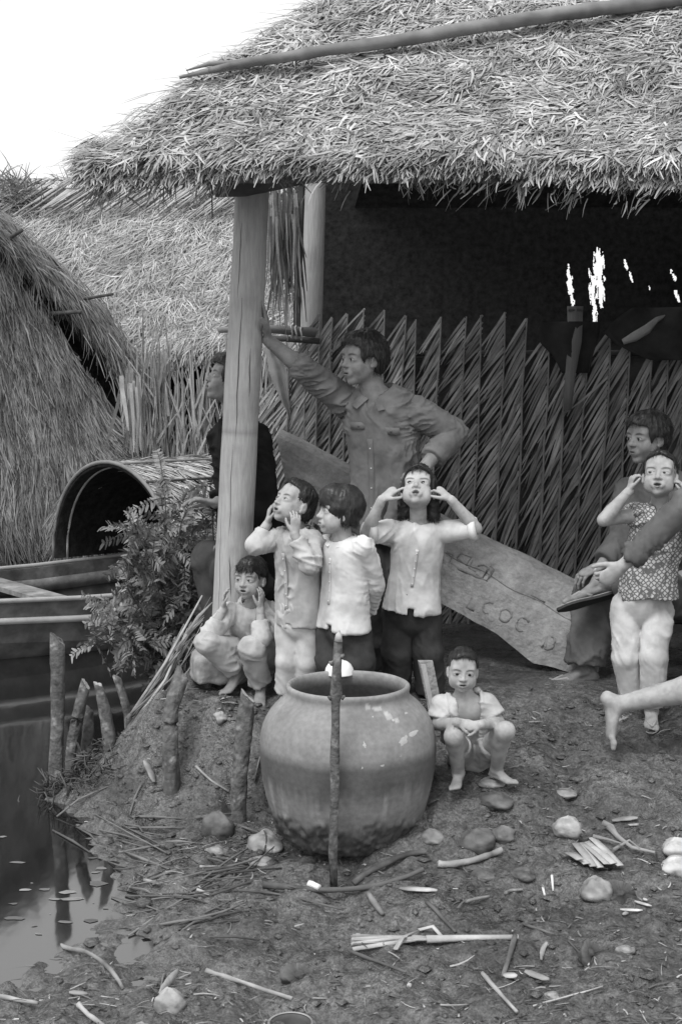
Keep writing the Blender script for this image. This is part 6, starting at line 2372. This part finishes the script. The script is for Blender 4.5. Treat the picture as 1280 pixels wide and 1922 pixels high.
mesh_obj('plank_body', allV, [np.concatenate(ff + [np.array(sd_)])], MT['plank_wood'], pl, smooth=False)


def plank_surf(px, py):
    # front surface position under an image place
    P = Vf.reshape(-1, 3)
    fw = P[:, 1] * math.cos(PITCH) - (P[:, 2] - CAM_Z) * math.sin(PITCH)
    upv = P[:, 1] * math.sin(PITCH) + (P[:, 2] - CAM_Z) * math.cos(PITCH)
    x_ = 640 + P[:, 0] / fw * FPX; y_ = 961 - upv / fw * FPX
    d2 = (x_ - px) ** 2 + (y_ - py) ** 2
    i = np.argsort(d2)[:4]
    w = 1 / (d2[i] + 4)
    return W(px, py, float((P[i, 1] * w).sum() / w.sum()) - .001)


mk = []
# worn ring-like letters low on the plank, and a carved square frieze above
def ringpts(cx, cy, rx, ry, a0, a1, n=18, rot=.5):
    out = []
    for a in np.linspace(a0, a1, n):
        x_, y_ = rx * math.cos(a), ry * math.sin(a)
        out.append((cx + x_ * math.cos(rot) - y_ * math.sin(rot), cy + x_ * math.sin(rot) + y_ * math.cos(rot)))
    return out


marks = [ringpts(948, 1155, 11, 12, 0, 6.28), ringpts(980, 1172, 11, 13, .9, 5.6), ringpts(1030, 1206, 10, 13, -1.8, 1.8) + [(1026, 1194)],
         [(1025, 1193), (1016, 1216)], ringpts(916, 1140, 9, 11, 1.0, 5.2), [(884, 1120), (876, 1140), (890, 1146)],
         [(858, 1048), (866, 1038), (884, 1046), (876, 1060), (858, 1048)], [(887, 1050), (879, 1066), (892, 1074)], [(896, 1062), (908, 1060), (916, 1066), (905, 1086), (893, 1078)],
         [(920, 1062), (926, 1068), (913, 1090)], [(838, 1036), (850, 1042), (843, 1056)], [(845, 1058), (862, 1068), (915, 1092)], [(996, 1116), (1008, 1121), (1022, 1131)]]
for mkp in marks:
    P = [plank_surf(*p) for p in mkp]
    v, f = sheet(np.array(P) + V3(0, .0005, 0), .009 + .006 * rng.random(len(P)), (.5, 0, 1), .0012, hump=0)
    mesh_obj('carved_mark', v, f, MT['plank_wood'], pl, tint=np.full(len(v), .80))
P = [plank_surf(x, y) for x, y in zip(np.linspace(835, 1075, 16), np.linspace(1037, 1165, 16) + 3 * np.sin(np.arange(16)))]
v, f = tube(np.array(P) + V3(0, .002, 0), .003, 5); mesh_obj('grain_crack', v, f, MT['plank_wood'], pl, tint=np.full(len(v), .6))

# short board standing by the girl's foot
a = GP(812, 1316, -.03); a = W(815, 1318, 6.0); c = W(800, 1243, 6.02)
bd = thing('split_board', 'short split board standing upright beside the long-haired girl above the jar', 'board', a)
v, f = boxy((a + c) / 2 - V3(0, 0, .02), V3(1, .1, 0), V3(-.1, 1, 0), c - a, .030, .014, np.linalg.norm(c - a) / 2 + .03)
v = v + rng.normal(0, .004, v.shape); mesh_obj('board', v, f, MT['plank_wood'], bd, smooth=False)
v, f = boxy((a + c) / 2 - V3(0.012, .016, .02), V3(1, .1, 0), V3(-.1, 1, 0), c - a, .010, .006, np.linalg.norm(c - a) / 2 + .015)
mesh_obj('splinter', v, f, MT['wood'], bd, smooth=False)

# hidden-height bench and seat carrying the sitting adults
for lab, c, hx, hy, zt in (('low plank bench against the palm wall under the man with crossed legs', W(1285, 1150, 6.97), .36, .15, None),
                           ('low plank bench behind the big post under the person in black', W(488, 1118, 7.08), .22, .12, None)):
    zt = c[2] - .05
    t = thing('plank_bench', lab, 'bench', (c[0], c[1], 0))
    v, f = boxy(V3(c[0], c[1], zt), (1, 0, 0), (0, 1, 0), (0, 0, 1), hx, hy, .02); mesh_obj('seat', v, f, MT['dark_wood'], t, smooth=False)
    for sx in (-1, 1):
        for sy in (-1, 1):
            v, f = tube([V3(c[0] + sx * hx * .85, c[1] + sy * hy * .8, -.02), V3(c[0] + sx * hx * .85, c[1] + sy * hy * .8, zt)], .02, 8)
            mesh_obj('leg', v, f, MT['dark_wood'], t)

# ================================================================== THINGS HANGING ON THE WALL
hb = thing('hanging_board', 'narrow pale board hanging down over the top of the palm wall', 'board', W(1070, 600, 7.86))
A = [W(1079, 575, 7.85), W(1078, 640, 7.84), W(1070, 700, 7.83), W(1064, 770, 7.82)]
v, f = sheet(A, [.085, .075, .055, .042], (1, 0, 0), .007); mesh_obj('board', v, f, MT['wood'], hb, tint=np.full(len(v), .42))
v, f = tube([A[0] + V3(-.04, -.015, -.02), A[0] + V3(.04, -.015, -.02)], .008, 6); mesh_obj('tie', v, f, MT['dark_wood'], hb)


def hung_cloth(label, outline, Yd, mat, amp=.03, thick=.006, cat='cloth', tintv=1.0, name='hanging_cloth'):
    """outline: list of (x_left, x_right, y) rows; a draped sheet with real folds and thickness"""
    rows_ = []
    nx = 16
    for (xl, xr, y) in outline:
        r = []
        for k in np.linspace(0, 1, nx):
            p = W(xl + (xr - xl) * k, y, Yd)
            p[1] += amp * (math.sin(k * 9 + y * .02) * .5 + .5 * math.sin(k * 4.1 + 1 + y * .013)) - amp
            r.append(p)
        rows_.append(r)
    G = np.array(rows_); m_ = len(outline)
    tt_ = np.linspace(0, m_ - 1, m_ * 4)
    G = np.stack([np.stack([np.interp(tt_, np.arange(m_), G[:, i, j]) for j in range(3)], 1) for i in range(nx)], 1)
    G = G + (.006 * vnoise(G.reshape(-1, 3), 20)).reshape(G.shape[0], nx, 1) * V3(0, 1, 0)
    m_ = G.shape[0]
    B2 = G + V3(0, thick, 0); nG = m_ * nx
    Fq = [grid_faces(m_, nx), grid_faces(m_, nx)[:, ::-1] + nG]
    e = []
    for i in range(m_ - 1):
        e += [(i * nx, nG + i * nx, nG + (i + 1) * nx, (i + 1) * nx), (i * nx + nx - 1, (i + 1) * nx + nx - 1, nG + (i + 1) * nx + nx - 1, nG + i * nx + nx - 1)]
    for k in range(nx - 1):
        e += [(k, k + 1, nG + k + 1, nG + k), ((m_ - 1) * nx + k, nG + (m_ - 1) * nx + k, nG + (m_ - 1) * nx + k + 1, (m_ - 1) * nx + k + 1)]
    o = mesh_obj(name, np.concatenate([G.reshape(-1, 3), B2.reshape(-1, 3)]), [np.concatenate(Fq + [np.array(e)])], MT[mat], loc=G[0, 0], tint=np.full(2 * nG, tintv))
    return tag(o, label, cat)


hung_cloth('pale torn cloth hanging from the rail beside the leaning man\'s forearm', [(494, 516, 648), (500, 522, 668), (503, 534, 685), (506, 540, 700), (516, 541, 725), (528, 543, 752), (538, 545, 772), (543, 546, 788)], 7.28, 'cloth_pale', .02, tintv=.85)
hung_cloth('dark garment slung over the palm wall beside the hanging board', [(1012, 1125, 604), (1006, 1124, 620), (1012, 1118, 645), (1036, 1110, 668), (1052, 1104, 700)], 7.92, 'cloth_dark', .05, tintv=.7)
hung_cloth('dark sacking heaped along the wall top above the seated man', [(1180, 1330, 578), (1160, 1340, 592), (1140, 1345, 608), (1128, 1345, 626), (1150, 1340, 645), (1180, 1335, 662), (1215, 1330, 676)], 7.9, 'cloth_dark', .09, tintv=.8)
lf = [W(1168, 642, 7.76), W(1190, 632, 7.75), W(1215, 617, 7.75), W(1232, 600, 7.76), W(1252, 592, 7.78)]
v, f = sheet(lf, [.03, .055, .06, .035, .012], (.35, -.3, 1), .003)
o = mesh_obj('folded_leaf', v, f, MT['frond'], loc=lf[0], tint=np.full(len(v), 1.2)); tag(o, 'folded dry leaf sticking out of the dark sacking on the wall top', 'leaf')

# ================================================================== LITTER ON THE MUD


def coco(label, px, py, rx, ry, mat='husk', name='coconut_husk', seam=False, open_=False, depth=1.0, tintv=1.0, group=None, dz=0.0, cat='coconut husk'):
    p = GP(px, py + ry * .6)
    sc = FPX / p[1]
    r = V3(rx / sc, rx / sc * depth, ry / sc * 1.25)
    c = p + V3(0, r[1] * .4, r[2] * .28 + dz)
    nu, nv = 30, 22
    th = np.linspace(0, 2 * math.pi, nu, endpoint=False); ph = np.linspace(0, math.pi, nv)
    rot = rng.uniform(0, 3)
    V_ = np.array([[math.sin(b2) * math.cos(a), math.sin(b2) * math.sin(a), math.cos(b2)] for b2 in ph for a in th])
    rad = 1 + .22 * vnoise(V_, 1.5, px) + .10 * vnoise(V_, 3.7, py) + .035 * vnoise(V_, 11, py) - .10 * np.abs(np.cos(1.5 * (np.arctan2(V_[:, 1], V_[:, 0]) + rot)))
    t_ = np.full(len(V_), tintv * .82) * (1 + .3 * vnoise(V_, 2.2, px) + .18 * vnoise(V_, 9, px))
    t_ = t_ * np.clip(.55 + .9 * (V_[:, 2] + .25 * vnoise(V_, 4, py) + .25), .4, 1.0)  # tint darkens unevenly towards the lower part
    if open_:
        k_ = (V_ @ unit(V3(.2, -.7, .75))) > .35
        rad = np.where(k_, rad * .42, rad); t_ = np.where(k_, t_ * .55, t_)
    P = c + V_ * rad[:, None] * r
    q = []
    for i in range(nv - 1):
        for k2 in range(nu):
            q.append((i * nu + k2, (i + 1) * nu + k2, (i + 1) * nu + (k2 + 1) % nu, i * nu + (k2 + 1) % nu))
    t = thing(name, label, cat, p, group)
    mesh_obj('shell', P, np.array(q), MT[mat], t, tint=t_)
    if seam:
        L_ = []
        for a in np.linspace(-.4, 2.6, 14):
            L_.append(c + V3(r[0] * .1 * math.sin(a * 2), -r[1] * 1.0 * math.sin(a), r[2] * 1.0 * math.cos(a)))
        v, f = tube(L_, .0035, 5); mesh_obj('split_seam', v, f, MT['dark_wood'], t)
    return t


coco('dark round coconut husk lying left of the jar above the small pale piece', 409, 1554, 35, 27, 'husk_dark', tintv=1.25, depth=.9)
coco('pale split coconut at the left foot of the jar', 497, 1582, 36, 21, 'husk', 'split_coconut', seam=True, tintv=1.35, cat='coconut')
coco('small pale husk piece in front of the dark round husk', 407, 1594, 23, 10, 'husk', tintv=1.35)
coco('flat husk half-buried below the split coconut', 489, 1614, 26, 8, 'husk', tintv=1.2)
coco('oval husk lying against the right foot of the jar', 811, 1564, 27, 15, 'husk', tintv=.95)
coco('big dark husk in the mud below the toddler', 898, 1577, 38, 22, 'husk_dark', tintv=1.2)
coco('dark husk behind the big dark one below the toddler', 944, 1568, 24, 15, 'husk_dark', tintv=1.5)
coco('bright pale coconut chunk near the palm sheath pieces', 1066, 1563, 30, 21, 'husk', tintv=1.7, open_=False)
coco('coconut with a bright worn top below the palm sheath', 1120, 1670, 34, 25, 'husk', 'old_coconut', tintv=1.25, cat='coconut')
coco('dark broken husk beside the worn coconut', 1165, 1672, 30, 20, 'husk_dark', tintv=1.2, open_=True)
coco('nearly white husk at the right edge of the mud', 1272, 1594, 34, 17, 'white', tintv=.75)
coco('lower white husk at the right edge lying under the other', 1272, 1625, 36, 16, 'white', tintv=.75)
coco('low mud-coloured husk right of the thick pale branch', 906, 1636, 26, 11, 'husk', tintv=.6)
coco('second low mud-coloured husk further right of the branch', 982, 1640, 26, 11, 'husk', tintv=.55)
coco('pale pebble-like husk lying on the bank under the sitting boy', 414, 1366, 15, 10, 'stone', 'bank_stone', tintv=1.2, cat='stone')
coco('broken hollow husk shell with curled edges in the lower mud', 560, 1816, 34, 19, 'husk_dark', tintv=1.3, open_=True)
coco('bright-topped coconut at the bottom edge beside frayed stalk ends', 316, 1893, 32, 22, 'husk', 'old_coconut', tintv=1.5, cat='coconut')
coco('small pale husk at the very bottom edge', 264, 1924, 22, 12, 'husk', tintv=1.4)
coco('small smooth pale husk right of the palm-stalk brush', 1175, 1786, 20, 8, 'husk', tintv=1.3)
coco('tiny pale husk below the brush near the bottom', 1036, 1868, 15, 7, 'husk', tintv=1.4)
coco('flat pale stone under the toddler\'s forward foot', 922, 1470, 28, 9, 'stone', 'flat_stone', tintv=.9, cat='stone')
coco('long pale stone on the slope right of the toddler', 1058, 1466, 24, 8, 'stone', 'flat_stone', tintv=.9, cat='stone')
coco('mud-covered stone just below the toddler\'s feet', 930, 1500, 34, 15, 'husk', 'muddy_stone', tintv=.55, cat='stone')
coco('dark curled husk ring at the right of the lower mud', 1108, 1782, 22, 24, 'husk_dark', tintv=1.2, open_=True)
coco('small round white snail shell in the lower mud', 768, 1853, 5, 4.5, 'white', 'snail_shell', tintv=.7, cat='shell')

# dark pot rim at the bottom edge
p = GP(545, 1930)
pot = thing('sunken_pot', 'dark pot sunk in the mud, its rim showing at the bottom edge', 'pot', p)
v, f = lathe([(.0, -.05), (.05, -.04), (.064, 0), (.066, .012), (.058, .014), (.055, 0), (.04, -.03), (0, -.035)], 36, p + V3(0, .02, .012))
mesh_obj('pot_shell', v, f, MT['dark_wood'], pot)
v, f = lathe([(.064, .010), (.069, .013), (.066, .018), (.061, .016)], 36, p + V3(0, .02, .012)); mesh_obj('rim', v, f, MT['husk'], pot)

# the frayed palm-stalk brush
br = thing('palm_brush', 'pale palm-stalk brush with split bristles lying flat on the mud', 'brush', GP(815, 1765))
h0 = GP(972, 1758, .014); h1 = GP(800, 1764, .018)
v, f = tube([h0, h0 * .5 + h1 * .5 + V3(0, 0, .002), h1], [.0115, .0125, .017], 12, flat=.75); mesh_obj('handle', v, f, MT['pale_stick'], br)
for i in range(22):
    k_ = i / 21
    e = GP(661 + rng.normal(0, 2), 1744 + k_ * 42 + rng.normal(0, 1), .010 + .006 * rng.random())
    m1 = h1 * .55 + e * .45 + V3(0, (.5 - k_) * .012, .012 * rng.random())
    v, f = sheet([h1 + V3(.02, (.5 - k_) * .02, rng.uniform(-.004, .006)), h1 + V3(-.03, (.5 - k_) * .03, .005), m1, e], [.006, .008, .009, .008], (0, .5, 1) if i % 2 else (0, 1, .3), .0012)
    mesh_obj('bristle', v, f, MT['pale_stick'], br, tint=np.full(len(v), rng.uniform(.7, 1.1)))
for (x0, y0, x1, y1, x2, y2) in [(742, 1788, 762, 1765, 785, 1747), (785, 1747, 812, 1746, 828, 1758), (742, 1787, 755, 1775, 770, 1752)]:
    v, f = sheet([GP(x0, y0, .016), GP(x1, y1, .024), GP(x2, y2, .016)], [.016, .016, .012], (1, .3, .2), .0015)
    mesh_obj('binding_strip', v, f, MT['pale_stick'], br)


def px_of(p): return p[0][0] * .37


def stick(label, pts, r, mat='stick', name='stick', group=None, flat=False, dz=None, cat='stick', tintv=1.0):
    dz = r * .8 if dz is None else dz
    P = []
    for a, c in zip(pts[:-1], pts[1:]):
        for k_ in np.linspace(0, 1, 5)[:-1]:
            P.append(GP(a[0] + (c[0] - a[0]) * k_, a[1] + (c[1] - a[1]) * k_, dz + .004))
    P.append(GP(pts[-1][0], pts[-1][1], dz + .004)); P = np.array(P)
    tt_ = np.linspace(0, 1, len(P))
    co = np.polyfit(tt_, P[:, 2], 1 if len(pts) <= 3 else 2)
    zf = np.polyval(co, tt_)
    P[:, 2] = zf + max(0.0, float(np.percentile(P[:, 2] - zf, 70))) * .7
    for _ in range(2): P[1:-1, :2] = (P[:-2, :2] + 2 * P[1:-1, :2] + P[2:, :2]) / 4
    m_ = len(P)
    if flat:
        v, f = sheet(P, np.full(m_, r * 2) * np.clip(np.sin(np.linspace(.4, 2.8, m_)) * 1.2, .4, 1), (0, 1, .35), .0015, hump=.08)
    else:
        v, f = tube(P, r * np.linspace(1.05, .8, m_) * rng.uniform(.9, 1.1, m_), 9, jit=.06)
    v = v + np.stack([vnoise(v, 130), vnoise(v, 130, 7), vnoise(v, 130, 3)], 1) * r * (.08 if flat else .16)
    o = mesh_obj(name, v, f, MT[mat], loc=P[0], tint=tintv * (.85 + .4 * vnoise(v, 16, px_of(pts)) + .3 * vnoise(v, 60, 3)))
    return tag(o, label, cat, group)


stick('thick pale peeled branch lying right of the jar foot', [(822, 1634), (850, 1626), (900, 1616), (942, 1606)], .013, 'pale_stick', 'branch', tintv=.85, cat='branch')
stick('flat pale split stick just below the jar', [(750, 1669), (784, 1676), (820, 1684)], .011, 'pale_stick', flat=True)
stick('long dark pole lying across the mud in front of the jar', [(494, 1674), (590, 1668), (690, 1662), (795, 1654)], .011, 'dark_wood', 'pole', tintv=1.5, cat='pole')
stick('thin dark cane parallel to the long pole and below it', [(448, 1682), (540, 1682), (645, 1690)], .005, 'dark_wood', 'cane', tintv=1.4, cat='cane')
stick('white knob of wood resting on the long dark pole', [(580, 1666), (600, 1668)], .013, 'white', 'wood_lump', dz=.02, cat='wood piece')
stick('short stub with a pale cut end below the long pole', [(692, 1668), (706, 1690), (718, 1706)], .011, 'stick', 'stub', cat='stick')
stick('dark crooked stick against the jar foot on its right', [(664, 1646), (705, 1632), (760, 1606), (800, 1604)], .013, 'dark_wood', 'crooked_stick', tintv=1.5)
stick('pale straight twig above the right end of the brush', [(873, 1700), (918, 1684)], .006, 'pale_stick', 'twig', cat='twig')
stick('pale bent twig above the straight one', [(948, 1680), (957, 1668), (980, 1662)], .006, 'pale_stick', 'twig', tintv=.7, cat='twig')
stick('pale stick slanting to the bottom below the brush handle', [(905, 1842), (935, 1868), (970, 1898)], .007, 'pale_stick')
stick('dark short stick hanging down from the end of the brush handle', [(966, 1768), (955, 1800), (944, 1830)], .009, 'stick', tintv=.7)
stick('dark thin stick below the brush bristles', [(660, 1798), (710, 1814), (762, 1834)], .006, 'dark_wood', tintv=1.4)
stick('long pale rod pointing right in the lower middle of the mud', [(388, 1822), (450, 1838), (548, 1866)], .008, 'pale_stick', 'rod', tintv=.85, cat='rod')
stick('long brown curved rod by the water at lower left', [(95, 1776), (150, 1796), (200, 1822), (232, 1840)], .008, 'stick', 'rod', tintv=1.3, cat='rod')
stick('pale stick at the left edge near the bottom', [(-8, 1886), (30, 1886), (72, 1888)], .008, 'pale_stick')
stick('pale bent stick in the bottom left corner', [(148, 1890), (165, 1900), (202, 1922)], .008, 'pale_stick')
stick('frayed pale stalk end standing above the bottom coconut', [(300, 1872), (315, 1848), (336, 1822)], .012, 'pale_stick', 'stalk_end', flat=True, tintv=.8, cat='stalk')
stick('second frayed stalk end left of the first', [(302, 1866), (306, 1840), (312, 1824)], .010, 'pale_stick', 'stalk_end', flat=True, tintv=.65, cat='stalk')
stick('short pale peg in the mud left of the long cane', [(270, 1654), (304, 1654)], .007, 'pale_stick', 'peg', cat='peg')
stick('pale sliver below the flat husk left of the jar', [(376, 1632), (412, 1622)], .005, 'pale_stick', 'sliver', cat='sliver')
stick('small pale sliver right of the brown rod', [(370, 1673), (400, 1674)], .006, 'pale_stick', 'sliver', cat='sliver')
stick('pale leaf strip at lower left above the left edge stick', [(130, 1864), (165, 1860)], .008, 'pale_stick', 'leaf_strip', flat=True, tintv=.8, cat='leaf')
stick('pale wedge of wood stuck in the bank foot', [(272, 1442), (284, 1466), (290, 1482)], .016, 'pale_stick', 'wood_wedge', flat=True, tintv=.8, cat='wood piece', dz=.02)
stick('pale wood chip beside the stout stake left of the jar', [(488, 1448), (482, 1466), (478, 1484)], .012, 'pale_stick', 'wood_chip', flat=True, tintv=.6, cat='wood piece', dz=.02)
stick('thin pale cane at the bank foot between stakes and jar', [(368, 1452), (395, 1468), (430, 1486)], .005, 'pale_stick', 'cane', cat='cane', tintv=.8)
stick('thin dark cane sloping down the bank foot to the water', [(266, 1474), (252, 1500), (243, 1524)], .005, 'stick', 'cane', cat='cane')
stick('brown stick below the thick pale branch', [(800, 1700), (830, 1725), (855, 1745)], .007, 'stick', tintv=.6)
stick('dark twig right of the brush pointing to the lower right', [(980, 1738), (1010, 1750), (1040, 1762)], .005, 'dark_wood', 'twig', cat='twig', tintv=1.4)
stick('long thin straw near the bottom right', [(1000, 1882), (1060, 1878), (1130, 1866)], .003, 'pale_stick', 'straw_stalk', cat='straw')
stick('thin straw left of it near the bottom edge', [(826, 1902), (880, 1892)], .003, 'pale_stick', 'straw_stalk', cat='straw')
stick('pale husk strip below the brush handle', [(944, 1834), (970, 1838)], .011, 'pale_stick', 'husk_strip', flat=True, cat='husk strip')
stick('forked pale husk strip right of the slanting stick', [(984, 1830), (1005, 1836), (1030, 1840)], .012, 'pale_stick', 'husk_strip', flat=True, cat='husk strip')
stick('curled pale strip right of the brush', [(1015, 1800), (1018, 1786), (1026, 1780)], .008, 'pale_stick', 'husk_strip', flat=True, tintv=.8, cat='husk strip')
stick('pale leaf on the slope above the palm sheath', [(1148, 1530), (1170, 1530), (1196, 1536)], .012, 'pale_stick', 'fallen_leaf', flat=True, tintv=.7, cat='leaf')
stick('small pale leaf below the slope leaf', [(1178, 1551), (1198, 1553)], .006, 'pale_stick', 'fallen_leaf', flat=True, cat='leaf')
for lab, a, c in [('longest bright chip at the front of the little heap below the worn coconut', (1163, 1712), (1205, 1708)),
                  ('bright chip lying across the back of the heap below the worn coconut', (1190, 1697), (1222, 1703)),
                  ('stubby bright chip under the left end of the longest chip', (1168, 1718), (1180, 1708)),
                  ('tiny bright flake lying apart above the chip heap', (1206, 1688), (1214, 1688))]:
    stick(lab, [a, c], .006, 'white', 'wood_chip', group='bright chips below the worn coconut', flat=True, tintv=.8, cat='wood chip')
for lab, a, c in [('tall bright sliver in the mud left of the worn coconut', (1018, 1650), (1022, 1668)),
                  ('second bright sliver, nearer the worn coconut, standing in the mud', (1035, 1648), (1038, 1662))]:
    stick(lab, [a, c], .005, 'white', 'wood_sliver', group='bright slivers left of the worn coconut', tintv=.8, cat='wood chip')
# palm sheath pieces
sh_ = thing('palm_sheath', 'bright torn palm sheath lying on the mud under the running foot', 'palm sheath', GP(1115, 1620))
for i in range(7):
    k_ = i / 6
    a = GP(1064 + k_ * 46, 1604 - k_ * 22, .02 + .01 * rng.random()); c = GP(1088 + k_ * 76, 1640 - k_ * 8, .02 + .01 * rng.random())
    v, f = sheet([a, (a + c) / 2 + V3(0, 0, .003), c], [.030, .033, .028], V3(1, .5, rng.normal(0, .12)), .0014, hump=.03)
    mesh_obj('sheath_strip', v, f, MT['pale_stick'], sh_, tint=np.full(len(v), rng.uniform(.8, 1.15)))
sh2 = thing('leaf_strips', 'twisted pale leaf strips curling right from the torn palm sheath', 'leaf strips', GP(1170, 1595))
for pts_, w in [(((1112, 1582), (1140, 1590), (1165, 1600)), .014), (((1140, 1562), (1160, 1580), (1185, 1598), (1228, 1612)), .022), (((1130, 1552), (1148, 1562), (1158, 1578)), .024),
                (((1150, 1600), (1180, 1590), (1200, 1604)), .014)]:
    P = [GP(x, y, .022 + .015 * rng.random()) for x, y in pts_]
    v, f = sheet(P, np.linspace(w, w * .4, len(P)), (.2, .6, 1), .0016)
    mesh_obj('leaf_strip', v, f, MT['pale_stick'], sh2, tint=np.full(len(v), rng.uniform(.6, .95)))

# rotting reeds matted at the water edge
mb = MB()
for _ in range(120):
    px = rng.uniform(95, 420); py = rng.uniform(1540, 1760)
    if px < 200 and py > 1600: continue
    a = GP(px, py, .008); L_ = rng.uniform(30, 150)
    c = GP(px + L_, py + rng.normal(.08 * (1 if py < 1620 else -1.4), .26) * L_, .006)
    if a[2] < WATER_Z: a[2] = WATER_Z + .004
    if c[2] < WATER_Z: c[2] = WATER_Z + .004
    v, f = tube([a, (a + c) / 2 + V3(rng.normal(0, .01), rng.normal(0, .01), rng.uniform(-.004, .008)), c], np.array([.003, .0045, .0025]) * rng.uniform(.5, 1.5), 5)
    mb.add(v, f, rng.uniform(.25, 1.0))
o = mb.build('rotting_reeds', MT['stick']); tag(o, 'flat rotting reeds matted along the muddy water edge', 'reeds', kind='stuff')

# small litter: chaff, bark, straw bits, mud clods
mb = MB(); n_ = 11000
x = rng.uniform(-1.15, 1.7, n_); y = 3.95 + 2.6 * rng.random(n_) ** 1.2
zz = ground_z(x, y); ok = zz > WATER_Z + .01
dens = vnoise(np.stack([x, y, 0 * x], 1), 2.4, 3)
ok &= rng.random(n_) < .45 + .5 * dens
x, y, zz = x[ok], y[ok], zz[ok]; n_ = len(x)
root = np.stack([x, y, zz + .005], 1)
a = rng.uniform(0, 6.28, n_)
d = np.stack([np.cos(a), np.sin(a) * .8, rng.normal(.08, .10, n_)], 1)
nn = np.stack([rng.normal(0, .3, n_), rng.normal(0, .3, n_), np.ones(n_)], 1)
nn -= d * (nn * d).sum(1, keepdims=True) / (d * d).sum(1, keepdims=True); nn /= np.linalg.norm(nn, axis=1, keepdims=True)
Vb, q = blades(root, d, nn, rng.gamma(2.0, .014, n_) + .008, rng.uniform(.002, .009, n_), droop=.1, curl=rng.normal(0, .3, n_))
mb.add(Vb, q, np.repeat(np.where(rng.random(n_) < .22, rng.uniform(1.0, 2.2, n_), rng.uniform(.2, .8, n_)), 8))
o = mb.build('chaff_litter', MT['stick'], smooth=False); tag(o, 'scattered straw chaff and bark bits trodden into the mud', 'litter', kind='stuff')
mb = MB(); n_ = 1500
ico = np.array([(1, 0, 0), (-1, 0, 0), (0, 1, 0), (0, -1, 0), (0, 0, 1), (0, 0, -1), (.6, .6, .6), (-.6, .6, .6), (.6, -.6, .6), (-.6, -.6, .6)], float)
icf = np.array([(4, 6, 7), (4, 7, 9), (4, 9, 8), (4, 8, 6), (6, 0, 2), (6, 2, 7), (7, 2, 1), (7, 1, 9), (9, 1, 3), (9, 3, 8), (8, 3, 0), (8, 0, 6)])
for _ in range(n_):
    if rng.random() < .12: x0, y0 = rng.uniform(-1.2, .1), rng.normal(6.15, .18)
    else: x0, y0 = rng.uniform(-1.0, 1.6), rng.uniform(3.95, 6.3)
    z0 = gz(x0, y0)
    if z0 < WATER_Z + .005: continue
    r0 = rng.gamma(1.6, .0036) + .003
    mb.add(np.array((x0, y0, z0 + r0 * .1)) + ico * r0 * rng.uniform(.6, 1.3, 3) * V3(1.2, 1.2, .6) * rng.uniform(.8, 1.2, (10, 1)), icf)
o = mb.build('mud_clods', MT['mud']); tag(o, 'small mud clods and lumps over the trodden bank', 'mud clods', kind='stuff')
# scum and bits floating on the water
mb = MB()
for _ in range(28):
    px = rng.uniform(-20, 200); py = rng.choice([rng.normal(1590, 40), rng.normal(1700, 30)])
    p = W(px, py, 5.0); t_ = (CAM_Z - WATER_Z) / (CAM_Z - p[2]); p = V3(p[0] * t_, 5.0 * t_, WATER_Z + .002)
    if gz(p[0], p[1]) > WATER_Z - .005: continue
    th = np.linspace(0, 6.28, 9)[:-1]; r0 = rng.gamma(1.5, .0045) + .002
    ring = np.stack([np.cos(th) * r0 * 1.8, np.sin(th) * r0, 0 * th], 1) * rng.uniform(.6, 1.3, (8, 1))
    mb.add(np.concatenate([[p + V3(0, 0, .002)], p + ring]), np.array([(0, i + 1, (i + 1) % 8 + 1) for i in range(8)]), rng.uniform(.2, .6))
if mb.n:
    o = mb.build('floating_scum', MT['pale_stick']); tag(o, 'small scraps floating on the still water', 'scraps', kind='stuff')
